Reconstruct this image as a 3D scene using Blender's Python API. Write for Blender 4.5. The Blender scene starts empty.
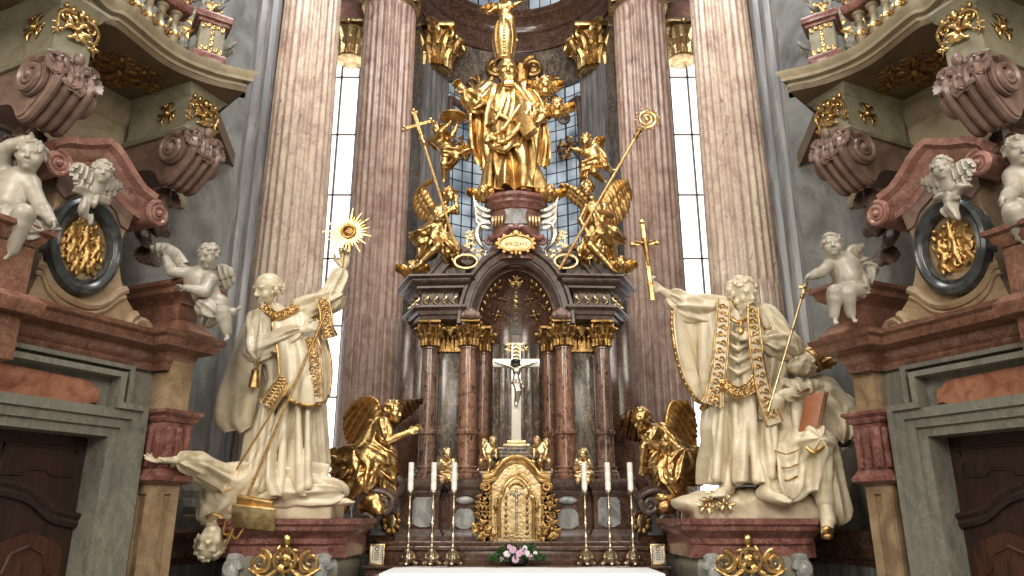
import bpy, bmesh, math, random
import numpy as np
from mathutils import Vector, Matrix

# ---------------------------------------------------------------- camera, light, exposure
FPX = 740.0; PITCH = math.radians(17.2); CAMX = -0.055; CAMZ = 1.6
SC = bpy.context.scene
COL = SC.collection
cam_d = bpy.data.cameras.new('camera'); cam = bpy.data.objects.new('camera', cam_d); COL.objects.link(cam)
cam.location = (CAMX, 0, CAMZ); cam.rotation_euler = (math.pi/2 + PITCH, 0, 0)
cam_d.sensor_width = 36.0; cam_d.lens = FPX*36.0/1024.0; cam_d.clip_end = 200
SC.camera = cam
SC.view_settings.view_transform = 'Standard'; SC.view_settings.look = 'None'
SC.view_settings.gamma = 1.0; SC.view_settings.use_curve_mapping = False
SC.view_settings.exposure = -0.14
w = bpy.data.worlds.new('nave_daylight'); SC.world = w; w.use_nodes = True
nt = w.node_tree; bg = nt.nodes['Background']
bg.inputs[0].default_value = (1.0, 0.96, 0.9, 1); bg.inputs[1].default_value = 0.21
def area(name, loc, target, sx, sy, power, col):
    d = bpy.data.lights.new(name, 'AREA'); d.shape = 'RECTANGLE'; d.size = sx; d.size_y = sy
    d.energy = power; d.color = col
    o = bpy.data.objects.new(name, d); COL.objects.link(o); o.location = loc
    o.rotation_euler = (Vector(target)-Vector(loc)).to_track_quat('-Z', 'Y').to_euler()
    return o
# tall nave windows behind and to the sides of the photographer
area('nave_window_light', (-5.5, -2.5, 9.0), (0.5, 10, 3.5), 2.6, 5.0, 980, (1.0, 0.94, 0.83))
area('nave_window_light', (6.0, -2.0, 8.5), (-0.5, 10, 3.5), 2.6, 5.0, 800, (1.0, 0.94, 0.84))
area('nave_window_light', (0.0, -6.0, 7.0), (0, 10, 3.5), 6.0, 5.0, 680, (1.0, 0.92, 0.80))
area('dome_light', (0.0, 5.6, 13.5), (0, 9.5, 3.0), 5.0, 3.0, 800, (0.98, 0.98, 1.0))

# ---------------------------------------------------------------- picture <-> place
cp, sp = math.cos(PITCH), math.sin(PITCH)
def ray(px, py):
    a = (px-512.0)/FPX; b = (288.0-py)/FPX
    return np.array([a, cp-b*sp, sp+b*cp])
CAMP = np.array([CAMX, 0.0, CAMZ])
def P(px, py, Y):
    d = ray(px, py); return CAMP + d*(Y/d[1])
def PZ(px, py, z):
    d = ray(px, py); return CAMP + d*((z-CAMZ)/d[2])
def PPL(px, py, o, n):
    d = ray(px, py); return CAMP + d*(np.dot(np.array(o)-CAMP, n)/np.dot(d, n))
def V(*a): return np.array(a, dtype=float)
def nrm(v):
    v = np.array(v, float); l = np.linalg.norm(v); return v/l if l > 1e-9 else v
def lerp(a, b, t): return a+(b-a)*t

# ---------------------------------------------------------------- objects
class G: mir = 1; root_loc = {}
def _m(v): return np.array([v[0]*G.mir, v[1], v[2]], float)
def tagit(o, label=None, cat=None, group=None, kind=None):
    if label: o['label'] = label
    if cat: o['category'] = cat
    if group: o['group'] = group
    if kind: o['kind'] = kind
    return o
def thing(name, label, cat, loc=(0, 0, 0), group=None):
    o = bpy.data.objects.new(name, None); COL.objects.link(o)
    l = _m(loc); o.location = l; o.empty_display_size = 0.1
    G.root_loc[o.name] = l
    return tagit(o, label, cat, group)
def mesh_obj(name, verts, faces, mat, parent=None, smooth=40.0, loc=None):
    """verts in world (author) space; mirrored by G.mir; stored relative to the top-level thing"""
    v = np.array(verts, dtype=np.float64).reshape(-1, 3).copy()
    if G.mir < 0: v[:, 0] *= -1
    off = np.zeros(3)
    if parent is not None:
        r = parent
        while r.parent is not None: r = r.parent
        off = G.root_loc.get(r.name, np.zeros(3))
    elif loc is not None: off = _m(loc)
    v -= off
    me = bpy.data.meshes.new(name)
    if isinstance(faces, np.ndarray):
        F = faces if G.mir > 0 else faces[:, ::-1]
        n, k = F.shape
        me.vertices.add(len(v)); me.vertices.foreach_set('co', v.ravel())
        me.loops.add(n*k); me.loops.foreach_set('vertex_index', np.ascontiguousarray(F).ravel().astype(np.int32))
        me.polygons.add(n); me.polygons.foreach_set('loop_start', np.arange(0, n*k, k, dtype=np.int32))
        me.update(calc_edges=True)
    else:
        me.from_pydata(v.tolist(), [], [tuple(f) if G.mir > 0 else tuple(f)[::-1] for f in faces])
        me.update()
    if smooth:
        me.polygons.foreach_set('use_smooth', np.ones(len(me.polygons), dtype=bool))
        if smooth < 179: me.set_sharp_from_angle(angle=math.radians(smooth))
    if mat is not None: me.materials.append(mat)
    o = bpy.data.objects.new(name, me); COL.objects.link(o)
    if parent is not None: o.parent = parent
    elif loc is not None:
        o.location = off; G.root_loc[o.name] = off
    return o
def dup(root, loc, label=None, group=None):
    """copy of a thing with its parts and sub-parts"""
    r = root.copy(); COL.objects.link(r); r.location = loc
    if label: r['label'] = label
    if group: r['group'] = group
    G.root_loc[r.name] = np.array(loc, float)
    for ch in list(root.children):
        c = ch.copy(); COL.objects.link(c); c.parent = r
        for g in list(ch.children):
            d = g.copy(); COL.objects.link(d); d.parent = c
    return r

# ---------------------------------------------------------------- curves
def catmull(pts, n, closed=False):
    """smooth curve through pts, n samples"""
    p = np.array(pts, float); m = len(p)
    if m == 2 and not closed:
        t = np.linspace(0, 1, n)[:, None]; return p[0]*(1-t)+p[1]*t
    if closed:
        ts = np.linspace(0, m, n, endpoint=False)
        i = np.floor(ts).astype(int); t = (ts-i)[:, None]
        p0, p1, p2, p3 = p[(i-1) % m], p[i % m], p[(i+1) % m], p[(i+2) % m]
    else:
        q = np.vstack([2*p[0]-p[1], p, 2*p[-1]-p[-2]])
        ts = np.linspace(0, m-1, n); i = np.minimum(np.floor(ts).astype(int), m-2); t = (ts-i)[:, None]
        p0, p1, p2, p3 = q[i], q[i+1], q[i+2], q[i+3]
    return 0.5*((2*p1)+(-p0+p2)*t+(2*p0-5*p1+4*p2-p3)*t*t+(-p0+3*p1-3*p2+p3)*t**3)
def spiral(c, e1, e2, r0, r1, turns, n=40, a0=0.0):
    c = np.array(c, float); t = np.linspace(0, 1, n); a = a0+t*turns*2*math.pi; r = r0+(r1-r0)*t
    return c+np.outer(r*np.cos(a), e1)+np.outer(r*np.sin(a), e2)

# ---------------------------------------------------------------- mesh builder
class MB:
    def __init__(s): s.v = []; s.f = []; s.n = 0
    def add(s, v, f):
        v = np.array(v, float).reshape(-1, 3); s.v.append(v); b = s.n
        s.f.extend([tuple(int(i)+b for i in q) for q in f]); s.n += len(v); return s
    def build(s, name, mat, parent=None, smooth=40.0, loc=None):
        return mesh_obj(name, np.vstack(s.v), s.f, mat, parent, smooth, loc)
    def hexa(s, p):   # 8 points: bottom 4 (ccw), top 4
        return s.add(p, [(3, 2, 1, 0), (4, 5, 6, 7), (0, 1, 5, 4), (1, 2, 6, 5), (2, 3, 7, 6), (3, 0, 4, 7)])
    def box(s, lo, hi, bev=0.0):
        lo = np.array(lo, float); hi = np.array(hi, float)
        if bev <= 0:
            x0, y0, z0 = lo; x1, y1, z1 = hi
            return s.hexa([(x0, y0, z0), (x1, y0, z0), (x1, y1, z0), (x0, y1, z0), (x0, y0, z1), (x1, y0, z1), (x1, y1, z1), (x0, y1, z1)])
        return s.rbox((lo+hi)/2, np.eye(3), (hi-lo)/2, bev)
    def rbox(s, c, R, h, bev=0.01):
        """oriented box (rows of R are axes), bevelled"""
        bm = bmesh.new(); bmesh.ops.create_cube(bm, size=2.0)
        for vv in bm.verts: vv.co = Vector((vv.co.x*h[0], vv.co.y*h[1], vv.co.z*h[2]))
        if bev > 0: bmesh.ops.bevel(bm, geom=bm.edges[:], offset=bev, segments=2, affect='EDGES', profile=0.5)
        R = np.array(R, float); v = np.array([vv.co[:] for vv in bm.verts]) @ R + np.array(c, float)
        f = [[vv.index for vv in ff.verts] for ff in bm.faces]; bm.free()
        return s.add(v, f)
    def lathe(s, prof, c=(0, 0, 0), n=24, axis=(0, 0, 1), a0=0, a1=2*math.pi, squash=(1, 1), x=None):
        """prof: (r, h) from bottom to top"""
        ax = nrm(axis); e1 = nrm(x) if x is not None else (V(1, 0, 0) if abs(ax[0]) < 0.9 else V(0, 1, 0))
        e1 = nrm(e1-ax*np.dot(e1, ax)); e2 = np.cross(ax, e1)
        full = abs(a1-a0-2*math.pi) < 1e-6; m = n if full else n+1
        a = a0+(a1-a0)*np.arange(m)/n
        pr = np.array(prof, float); k = len(pr)
        ring = np.outer(np.cos(a)*squash[0], e1)+np.outer(np.sin(a)*squash[1], e2)
        v = np.array(c, float)+pr[:, 0][:, None, None]*ring[None]+(pr[:, 1][:, None]*ax[None])[:, None, :]
        f = []
        for i in range(k-1):
            for j in range(n):
                j2 = (j+1) % m
                f.append((i*m+j, i*m+j2, (i+1)*m+j2, (i+1)*m+j))
        if full:
            if pr[0, 0] > 1e-6: f.append(tuple(range(m-1, -1, -1)))
            if pr[-1, 0] > 1e-6: f.append(tuple((k-1)*m+j for j in range(m)))
        return s.add(v.reshape(-1, 3), f)
    def tube(s, pts, r, n=8, closed=False, flat=None, cap=True):
        """tube along pts, r scalar or per point; flat=(normal dir, factor) squashes it along a direction"""
        p = np.array(pts, float); m = len(p); r = np.broadcast_to(np.array(r, float), (m,))
        t = np.roll(p, -1, 0)-np.roll(p, 1, 0)
        if not closed: t[0] = p[1]-p[0]; t[-1] = p[-1]-p[-2]
        t /= np.maximum(np.linalg.norm(t, axis=1), 1e-9)[:, None]
        ref = nrm(flat[0]) if flat is not None else (V(0, 0, 1) if abs(t[0][2]) < 0.9 else V(1, 0, 0))
        fac = flat[1] if flat is not None else 1.0
        a = np.arange(n)*2*math.pi/n; v = []
        u = None
        for i in range(m):
            if flat is not None or u is None: u = ref-t[i]*np.dot(ref, t[i])
            else: u = u-t[i]*np.dot(u, t[i])
            if np.linalg.norm(u) < 1e-6: u = np.cross(t[i], V(0.3, 0.8, 0.2))
            u = nrm(u); w_ = np.cross(t[i], u)
            v.append(p[i]+np.outer(np.cos(a)*r[i]*fac, u)+np.outer(np.sin(a)*r[i], w_))
        v = np.vstack(v); f = []
        for i in range(m if closed else m-1):
            i2 = (i+1) % m
            for j in range(n):
                j2 = (j+1) % n; f.append((i*n+j, i*n+j2, i2*n+j2, i2*n+j))
        if not closed and cap:
            f.append(tuple(range(n-1, -1, -1))); f.append(tuple((m-1)*n+j for j in range(n)))
        return s.add(v, f)
    def ell(s, c, r, R=None, nu=12, nv=8):
        r = np.broadcast_to(np.array(r, float), (3,))
        th = np.linspace(0, math.pi, nv+1); ph = np.arange(nu)*2*math.pi/nu
        v = [np.array([math.sin(t)*math.cos(q), math.sin(t)*math.sin(q), -math.cos(t)]) for t in th[1:-1] for q in ph]
        v = [V(0, 0, -1)]+v+[V(0, 0, 1)]; v = np.array(v)*r
        if R is not None: v = v @ np.array(R, float)
        f = []
        for j in range(nu): f.append((0, 1+(j+1) % nu, 1+j))
        for i in range(nv-2):
            for j in range(nu):
                a = 1+i*nu+j; b = 1+i*nu+(j+1) % nu; f.append((a, b, b+nu, a+nu))
        t = len(v)-1
        for j in range(nu): f.append((t, 1+(nv-2)*nu+j, 1+(nv-2)*nu+(j+1) % nu))
        return s.add(v+np.array(c, float), f)
    def prism(s, poly, fr, w0, w1):
        """poly: 2D points (ccw) in frame fr=(o,e1,e2,e3), extruded along e3 from w0 to w1"""
        o, e1, e2, e3 = [np.array(q, float) for q in fr]; p = np.array(poly, float); m = len(p)
        base = o+np.outer(p[:, 0], e1)+np.outer(p[:, 1], e2)
        v = np.vstack([base+e3*w0, base+e3*w1])
        f = [tuple(range(m-1, -1, -1)), tuple(range(m, 2*m))]+[(i, (i+1) % m, m+(i+1) % m, m+i) for i in range(m)]
        return s.add(v, f)
    def sweep(s, path, prof, up=None, normals=None, closed=False, caps=True):
        """path: 3D points, prof: (outward, up) pairs; up: constant up direction; outward = up x tangent, mitred"""
        p = np.array(path, float); m = len(p); pr = np.array(prof, float); k = len(pr); v = []
        up = nrm(up)
        for i in range(m):
            a = p[i]-p[i-1] if (i > 0 or closed) else p[1]-p[0]
            b = p[(i+1) % m]-p[i] if (i < m-1 or closed) else p[-1]-p[-2]
            na = nrm(np.cross(nrm(a), up)); nb = nrm(np.cross(nrm(b), up))
            h = nrm(na+nb); h = h/max(np.dot(h, na), 0.3)
            v.append(p[i]+np.outer(pr[:, 0], h)+np.outer(pr[:, 1], up))
        v = np.vstack(v); f = []
        for i in range(m if closed else m-1):
            i2 = (i+1) % m
            for j in range(k):
                j2 = (j+1) % k; f.append((i*k+j, i2*k+j, i2*k+j2, i*k+j2))
        if not closed and caps:
            f.append(tuple(range(k))); f.append(tuple((m-1)*k+j for j in range(k-1, -1, -1)))
        return s.add(v, f)
    def grid(s, g, thick=0.0, flip=False):
        """(nu,nv,3) grid, optional thickness"""
        g = np.array(g, float); nu, nv = g.shape[:2]
        q = [(i*nv+j, i*nv+j+1, (i+1)*nv+j+1, (i+1)*nv+j) for i in range(nu-1) for j in range(nv-1)]
        if flip: q = [x[::-1] for x in q]
        if thick <= 0: return s.add(g.reshape(-1, 3), q)
        N = gridn(g)*(-1 if flip else 1); a = g.reshape(-1, 3); b = (g-N*thick).reshape(-1, 3); n = nu*nv
        f = list(q)+[tuple(x+n for x in y[::-1]) for y in q]
        rim = [i*nv for i in range(nu)]+[(nu-1)*nv+j for j in range(1, nv)]+[i*nv+nv-1 for i in range(nu-2, -1, -1)]+[j for j in range(nv-2, 0, -1)]
        for i in range(len(rim)):
            x, y = rim[i], rim[(i+1) % len(rim)]; q4 = (x, y, y+n, x+n)
            f.append(q4[::-1] if flip else q4)
        return s.add(np.vstack([a, b]), f)
def gridn(g):
    du = np.gradient(g, axis=0); dv = np.gradient(g, axis=1); N = np.cross(dv, du)
    return -N/np.maximum(np.linalg.norm(N, axis=2), 1e-9)[..., None]
def loft(rows, nu, nv, amp=0.0, nf=6, seed=0, ramp=True):
    """smooth sheet through rows of points; folds run along u, amp growing with u"""
    R = np.array([catmull(r, nv) for r in rows]); g = np.empty((nu, nv, 3))
    for j in range(nv): g[:, j] = catmull(R[:, j], nu)
    if amp:
        rng = np.random.RandomState(seed); u = np.linspace(0, 1, nu)[:, None]; v = np.linspace(0, 1, nv)[None]
        p1, p2, p3 = rng.rand(3)*6.28
        s_ = np.sin(2*math.pi*nf*v+p1+1.2*np.sin(3*u+p2))+0.5*np.sin(2*math.pi*nf*1.7*v+p3+2*u)
        A = amp*((0.25+0.75*u) if ramp else 1.0); g = g+gridn(g)*(s_*A)[..., None]
    return g

# ---------------------------------------------------------------- sculpting with distance fields
class Sdf:
    def __init__(s, h): s.h = h; s.ops = []
    def _a(s, fn, lo, hi, k, op): s.ops.append((fn, np.array(lo, float), np.array(hi, float), k, op)); return s
    def ell(s, c, r, R=None, k=0.03, op='u', fold=None):
        c = np.array(c, float); r = np.broadcast_to(np.array(r, float), (3,)).copy(); m = r.max()
        RR = np.eye(3) if R is None else np.array(R, float)
        def fn(X, Y, Z):
            x, y, z = X-c[0], Y-c[1], Z-c[2]
            a = (RR[0, 0]*x+RR[0, 1]*y+RR[0, 2]*z); b = (RR[1, 0]*x+RR[1, 1]*y+RR[1, 2]*z); d = (RR[2, 0]*x+RR[2, 1]*y+RR[2, 2]*z)
            k0 = np.sqrt((a/r[0])**2+(b/r[1])**2+(d/r[2])**2)
            k1 = np.sqrt((a/r[0]**2)**2+(b/r[1]**2)**2+(d/r[2]**2)**2)+1e-6
            return k0*(k0-1)/k1
        return s._a(s._f(fn, fold), c-m, c+m, k, op)
    def cap(s, a, b, ra, rb=None, k=0.03, op='u', fold=None, pleat=None):
        """tapered limb; fold=(dir, freq, amp) wrinkles across, pleat=(n, amp, seed) folds running along it"""
        a = np.array(a, float); b = np.array(b, float); rb = ra if rb is None else rb; m = max(ra, rb)+(pleat[1]*1.6 if pleat else 0); ba = b-a; L = max(np.dot(ba, ba), 1e-9)
        d0 = nrm(ba); e1 = nrm(np.cross(d0, V(0.21, 0.93, 0.3))); e2 = np.cross(d0, e1)
        ph = np.random.RandomState(pleat[2]).rand(4)*6.28 if pleat else None
        def fn(X, Y, Z):
            x, y, z = X-a[0], Y-a[1], Z-a[2]
            t = np.clip((x*ba[0]+y*ba[1]+z*ba[2])/L, 0, 1)
            d = np.sqrt((x-t*ba[0])**2+(y-t*ba[1])**2+(z-t*ba[2])**2)-(ra+(rb-ra)*t)
            if pleat:
                th = np.arctan2(x*e2[0]+y*e2[1]+z*e2[2], x*e1[0]+y*e1[1]+z*e1[2]); n = pleat[0]
                d = d*0.8-pleat[1]*(np.sin(n*th+ph[0]+1.3*np.sin(3*t+ph[1]))+0.6*np.sin((n+3)*th+ph[2]-2*t)+0.3*np.sin((2*n+1)*th+ph[3]))*(0.5+0.5*t)
            return d
        return s._a(s._f(fn, fold), np.minimum(a, b)-m, np.maximum(a, b)+m, k, op)
    def chain(s, pts, r, k=0.02, fold=None, pleat=None):
        r = np.broadcast_to(np.array(r, float), (len(pts),))
        for i in range(len(pts)-1): s.cap(pts[i], pts[i+1], r[i], r[i+1], k, fold=fold, pleat=pleat)
        return s
    def box(s, c, h, R=None, rd=0.01, k=0.01, op='u'):
        c = np.array(c, float); h = np.array(h, float); RR = np.eye(3) if R is None else np.array(R, float); m = np.linalg.norm(h)
        def fn(X, Y, Z):
            x, y, z = X-c[0], Y-c[1], Z-c[2]
            q = [np.abs(RR[i, 0]*x+RR[i, 1]*y+RR[i, 2]*z)-h[i]+rd for i in range(3)]
            return np.sqrt(sum(np.maximum(e, 0)**2 for e in q))+np.minimum(np.maximum(np.maximum(q[0], q[1]), q[2]), 0)-rd
        return s._a(fn, c-m, c+m, k, op)
    def robe(s, rows, n=9, amp=0.06, seed=0, k=0.04, tw=0.0):
        """rows: (z, cx, cy, rx, ry, fold strength) top or bottom first; folded drapery around a near-vertical axis"""
        r = np.array(sorted(rows), float); rng = np.random.RandomState(seed); p = rng.rand(5)*6.28
        z0, z1 = r[0, 0], r[-1, 0]
        lo = [np.min(r[:, 1]-r[:, 3])*1.0-0.08, np.min(r[:, 2]-r[:, 4])-0.08, z0]; hi = [np.max(r[:, 1]+r[:, 3])+0.08, np.max(r[:, 2]+r[:, 4])+0.08, z1]
        def fn(X, Y, Z):
            I = [np.interp(Z[0, 0], r[:, 0], r[:, i])[None, None] for i in range(1, 6)]
            x = (X-I[0])/I[2]; y = (Y-I[1])/I[3]; q = np.sqrt(x*x+y*y); th = np.arctan2(y, x)+tw*Z
            wv = np.sin(n*th+p[0]+1.5*np.sin(2.2*Z+p[1]))+0.6*np.sin((n+4)*th+p[2]-1.2*np.sin(3*Z+p[4]))+0.35*np.sin((2*n+1)*th+p[3]+2*Z)
            wv = np.sign(wv)*np.abs(wv)**0.8
            rr = 1+amp*I[4]*wv
            d = (q-rr)*np.minimum(I[2], I[3])*0.75
            return np.maximum(d, np.maximum(Z-z1, z0-Z))
        return s._a(fn, lo, hi, k, 'u')
    def _f(s, fn, fold):
        if fold is None: return fn
        d, fr, am = np.array(fold[0], float), fold[1], fold[2]
        d = nrm(d); w_ = nrm(np.cross(d, V(0.31, 0.55, 0.77)))
        def g(X, Y, Z):
            a = X*d[0]+Y*d[1]+Z*d[2]; b = X*w_[0]+Y*w_[1]+Z*w_[2]
            return fn(X, Y, Z)+am*(np.sin(fr*a+1.5*np.sin(fr*0.35*b))+0.5*np.sin(fr*1.9*a+2.0*np.sin(fr*0.5*b+1)))
        return g
    def mesh(s, smooth_it=0):
        h = s.h; lo = np.min([o[1] for o in s.ops if o[4] == 'u'], 0)-4*h; hi = np.max([o[2] for o in s.ops if o[4] == 'u'], 0)+4*h
        n = np.ceil((hi-lo)/h).astype(int)+1
        if np.prod(n.astype(float)) > 4e7: raise ValueError('sculpture grid too large %s' % n)
        f = np.full(n, 0.5, np.float32); ax = [(lo[i]+h*np.arange(n[i])).astype(np.float32) for i in range(3)]
        for fn, a, b, k, op in s.ops:
            mg = k+3*h+0.01
            i0 = np.clip(np.floor((a-mg-lo)/h).astype(int), 0, n-1); i1 = np.clip(np.ceil((b+mg-lo)/h).astype(int)+1, 1, n)
            if np.any(i1 <= i0): continue
            sl = tuple(slice(i0[q], i1[q]) for q in range(3))
            d = fn(ax[0][sl[0]][:, None, None], ax[1][sl[1]][None, :, None], ax[2][sl[2]][None, None, :]).astype(np.float32)
            c = f[sl]
            if op == 'u':
                hh = np.maximum(k-np.abs(c-d), 0)/max(k, 1e-6); f[sl] = np.minimum(c, d)-hh*hh*k*0.25
            else:
                hh = np.maximum(k-np.abs(c+d), 0)/max(k, 1e-6); f[sl] = np.maximum(c, -d)+hh*hh*k*0.25
        f[0] = f[-1] = 0.5; f[:, 0] = f[:, -1] = 0.5; f[:, :, 0] = f[:, :, -1] = 0.5
        return nets(f, lo, h, smooth_it)
    def build(s, name, mat, parent=None, smooth_it=1, loc=None):
        v, q = s.mesh(smooth_it); return mesh_obj(name, v, q, mat, parent, 180, loc)
def nets(f, lo, h, smooth_it=0):
    sg = f < 0; n = np.array(f.shape)
    C = [(i, j, k) for i in (0, 1) for j in (0, 1) for k in (0, 1)]
    al = np.ones(n-1, bool); an = np.zeros(n-1, bool)
    for i, j, k in C:
        q = sg[i:n[0]-1+i, j:n[1]-1+j, k:n[2]-1+k]; al &= q; an |= q
    act = an & ~al; idx = np.argwhere(act); vid = np.full(n-1, -1, np.int32); vid[act] = np.arange(len(idx))
    I, J, K = idx.T; acc = np.zeros((len(idx), 3)); cnt = np.zeros(len(idx))
    for a in C:
        for d in range(3):
            if a[d]: continue
            b = list(a); b[d] = 1
            fa = f[I+a[0], J+a[1], K+a[2]]; fb = f[I+b[0], J+b[1], K+b[2]]; cr = (fa < 0) != (fb < 0)
            t = np.where(cr, fa/np.where(cr, fa-fb, 1), 0)
            p = np.tile(np.array(a, float), (len(idx), 1)); p[:, d] += t
            acc += p*cr[:, None]; cnt += cr
    v = idx+acc/np.maximum(cnt, 1)[:, None]
    Q = []
    for d in range(3):
        e1, e2 = (d+1) % 3, (d+2) % 3
        s0 = [slice(None)]*3; s1 = [slice(None)]*3; s0[d] = slice(0, -1); s1[d] = slice(1, None)
        a = sg[tuple(s0)]; b = sg[tuple(s1)]; ch = a != b
        E = np.argwhere(ch); fl = a[ch]
        ok = np.all(E[:, [e1, e2]] > 0, axis=1) & np.all(E[:, [e1, e2]] < (n[[e1, e2]]-1), axis=1); E = E[ok]; fl = fl[ok]
        def at(o1, o2):
            q = E.copy(); q[:, e1] += o1; q[:, e2] += o2; return vid[q[:, 0], q[:, 1], q[:, 2]]
        q = np.stack([at(-1, -1), at(0, -1), at(0, 0), at(-1, 0)], 1)
        q[~fl] = q[~fl][:, ::-1]; Q.append(q)
    Q = np.vstack(Q); v = lo+v*h
    for _ in range(smooth_it):
        s_ = np.zeros_like(v); c_ = np.zeros(len(v))
        for a in range(4):
            i, j = Q[:, a], Q[:, (a+1) % 4]
            for d in range(3): s_[:, d] += np.bincount(i, v[j, d], len(v))+np.bincount(j, v[i, d], len(v))
            c_ += np.bincount(i, minlength=len(v))+np.bincount(j, minlength=len(v))
        v = v*0.5+0.5*s_/np.maximum(c_, 1)[:, None]
    return v, Q
# ---------------------------------------------------------------- materials (procedural)
def srgb(r, g, b):
    f = lambda c: (c/255.0/12.92) if c/255.0 <= 0.04045 else ((c/255.0+0.055)/1.055)**2.4
    return (f(r), f(g), f(b), 1.0)
def base_mat(name):
    m = bpy.data.materials.new(name); m.use_nodes = True; nt = m.node_tree
    return m, nt, nt.nodes['Principled BSDF']
def ramp_node(nt, fac, stops):
    r = nt.nodes.new('ShaderNodeValToRGB'); el = r.color_ramp.elements
    while len(el) < len(stops): el.new(0.5)
    for e, (p, c) in zip(el, stops): e.position = p; e.color = c
    nt.links.new(fac, r.inputs[0]); return r.outputs[0]
def coords(nt, stretch, rot=(0, 0, 0)):
    t = nt.nodes.new('ShaderNodeTexCoord'); mp = nt.nodes.new('ShaderNodeMapping')
    mp.inputs['Scale'].default_value = stretch; mp.inputs['Rotation'].default_value = rot
    nt.links.new(t.outputs['Object'], mp.inputs[0]); return mp.outputs[0]
def noise(nt, vec, scale, detail=6, rough=0.6, dist=0.0):
    n = nt.nodes.new('ShaderNodeTexNoise'); n.inputs['Scale'].default_value = scale; n.inputs['Detail'].default_value = detail
    n.inputs['Roughness'].default_value = rough; n.inputs['Distortion'].default_value = dist
    nt.links.new(vec, n.inputs['Vector']); return n.outputs['Fac']
def mix(nt, fac, a, b, mode='MIX'):
    m = nt.nodes.new('ShaderNodeMix'); m.data_type = 'RGBA'; m.blend_type = mode
    for sock, val in ((m.inputs[0], fac), (m.inputs[6], a), (m.inputs[7], b)):
        if hasattr(val, 'is_output'): nt.links.new(val, sock)
        else: sock.default_value = val
    return m.outputs[2]
def bump(nt, bs, h, strength, dist=0.02):
    b = nt.nodes.new('ShaderNodeBump'); b.inputs['Strength'].default_value = strength; b.inputs['Distance'].default_value = dist
    nt.links.new(h, b.inputs['Height']); nt.links.new(b.outputs[0], bs.inputs['Normal'])
def marble(name, stops, scale=3.0, stretch=(1, 1, 1), rough=0.3, veins=None, bmp=0.0, dist=1.5, rot=(0, 0, 0), spots=None):
    m, nt, bs = base_mat(name); v = coords(nt, stretch, rot)
    n = noise(nt, v, scale, 8, 0.62, dist); c = ramp_node(nt, n, stops)
    if veins:
        col, sc, wd, am = veins
        q = noise(nt, v, sc, 6, 0.65, 2.0)
        f = ramp_node(nt, q, [(0.5-wd, (0, 0, 0, 1)), (0.5, (am, am, am, 1)), (0.5+wd, (0, 0, 0, 1))])
        c = mix(nt, f, c, col)
    if spots:
        col, sc, th = spots
        q = noise(nt, v, sc, 3, 0.5, 0.5); f = ramp_node(nt, q, [(th, (0, 0, 0, 1)), (th+0.06, (1, 1, 1, 1))])
        c = mix(nt, f, c, col)
    nt.links.new(c, bs.inputs['Base Color'])
    bs.inputs['Roughness'].default_value = rough
    if bmp: bump(nt, bs, n, bmp)
    return m
def plain(name, col, rough=0.5, metal=0.0, var=0.0, bmp=0.0, scale=12.0):
    m, nt, bs = base_mat(name); bs.inputs['Roughness'].default_value = rough; bs.inputs['Metallic'].default_value = metal
    bs.inputs['Base Color'].default_value = col
    if var or bmp:
        n = noise(nt, coords(nt, (1, 1, 1)), scale, 6, 0.6, 0.5)
        d = tuple(x*(1-var) for x in col[:3])+(1,); u = tuple(min(1, x*(1+var*0.6)) for x in col[:3])+(1,)
        nt.links.new(ramp_node(nt, n, [(0.3, d), (0.7, u)]), bs.inputs['Base Color'])
        if bmp: bump(nt, bs, n, bmp, 0.01)
    return m
def gold(name, lo, hi, r0=0.22, r1=0.42, bmp=0.25, scale=9.0):
    m, nt, bs = base_mat(name); v = coords(nt, (1, 1, 1)); n = noise(nt, v, scale, 6, 0.65, 0.6)
    nt.links.new(ramp_node(nt, n, [(0.30, lo), (0.62, hi)]), bs.inputs['Base Color'])
    bs.inputs['Metallic'].default_value = 1.0
    r = nt.nodes.new('ShaderNodeMapRange'); r.inputs[3].default_value = r1; r.inputs[4].default_value = r0
    nt.links.new(n, r.inputs[0]); nt.links.new(r.outputs[0], bs.inputs['Roughness'])
    n2 = noise(nt, v, scale*3.5, 3, 0.5, 0.3); bump(nt, bs, n2, bmp, 0.02)
    return m
M = {}
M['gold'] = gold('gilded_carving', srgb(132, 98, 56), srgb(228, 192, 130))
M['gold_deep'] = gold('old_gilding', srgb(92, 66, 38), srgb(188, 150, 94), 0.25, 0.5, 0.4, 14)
M['gold_pale'] = gold('pale_gilding', srgb(160, 126, 82), srgb(230, 206, 160), 0.25, 0.45)
M['gold_leaf'] = gold('gilded_trim', srgb(150, 112, 62), srgb(214, 176, 116), 0.3, 0.5, 0.2, 20)
M['brass_pale'] = gold('pale_silvered_brass', srgb(150, 132, 104), srgb(226, 212, 184), 0.2, 0.4)
M['silver'] = gold('worn_silver', srgb(120, 112, 102), srgb(225, 215, 200), 0.2, 0.4)
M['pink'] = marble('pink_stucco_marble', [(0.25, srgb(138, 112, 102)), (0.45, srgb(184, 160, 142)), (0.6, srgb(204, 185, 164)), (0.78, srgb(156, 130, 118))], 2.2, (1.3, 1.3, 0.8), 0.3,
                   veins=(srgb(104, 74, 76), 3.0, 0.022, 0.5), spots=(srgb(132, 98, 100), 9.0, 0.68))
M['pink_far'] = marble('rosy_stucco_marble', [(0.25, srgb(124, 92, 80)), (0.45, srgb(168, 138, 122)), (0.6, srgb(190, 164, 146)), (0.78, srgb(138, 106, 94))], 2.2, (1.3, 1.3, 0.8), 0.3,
                   veins=(srgb(88, 58, 58), 3.0, 0.022, 0.5), spots=(srgb(112, 76, 76), 9.0, 0.68))
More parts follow.
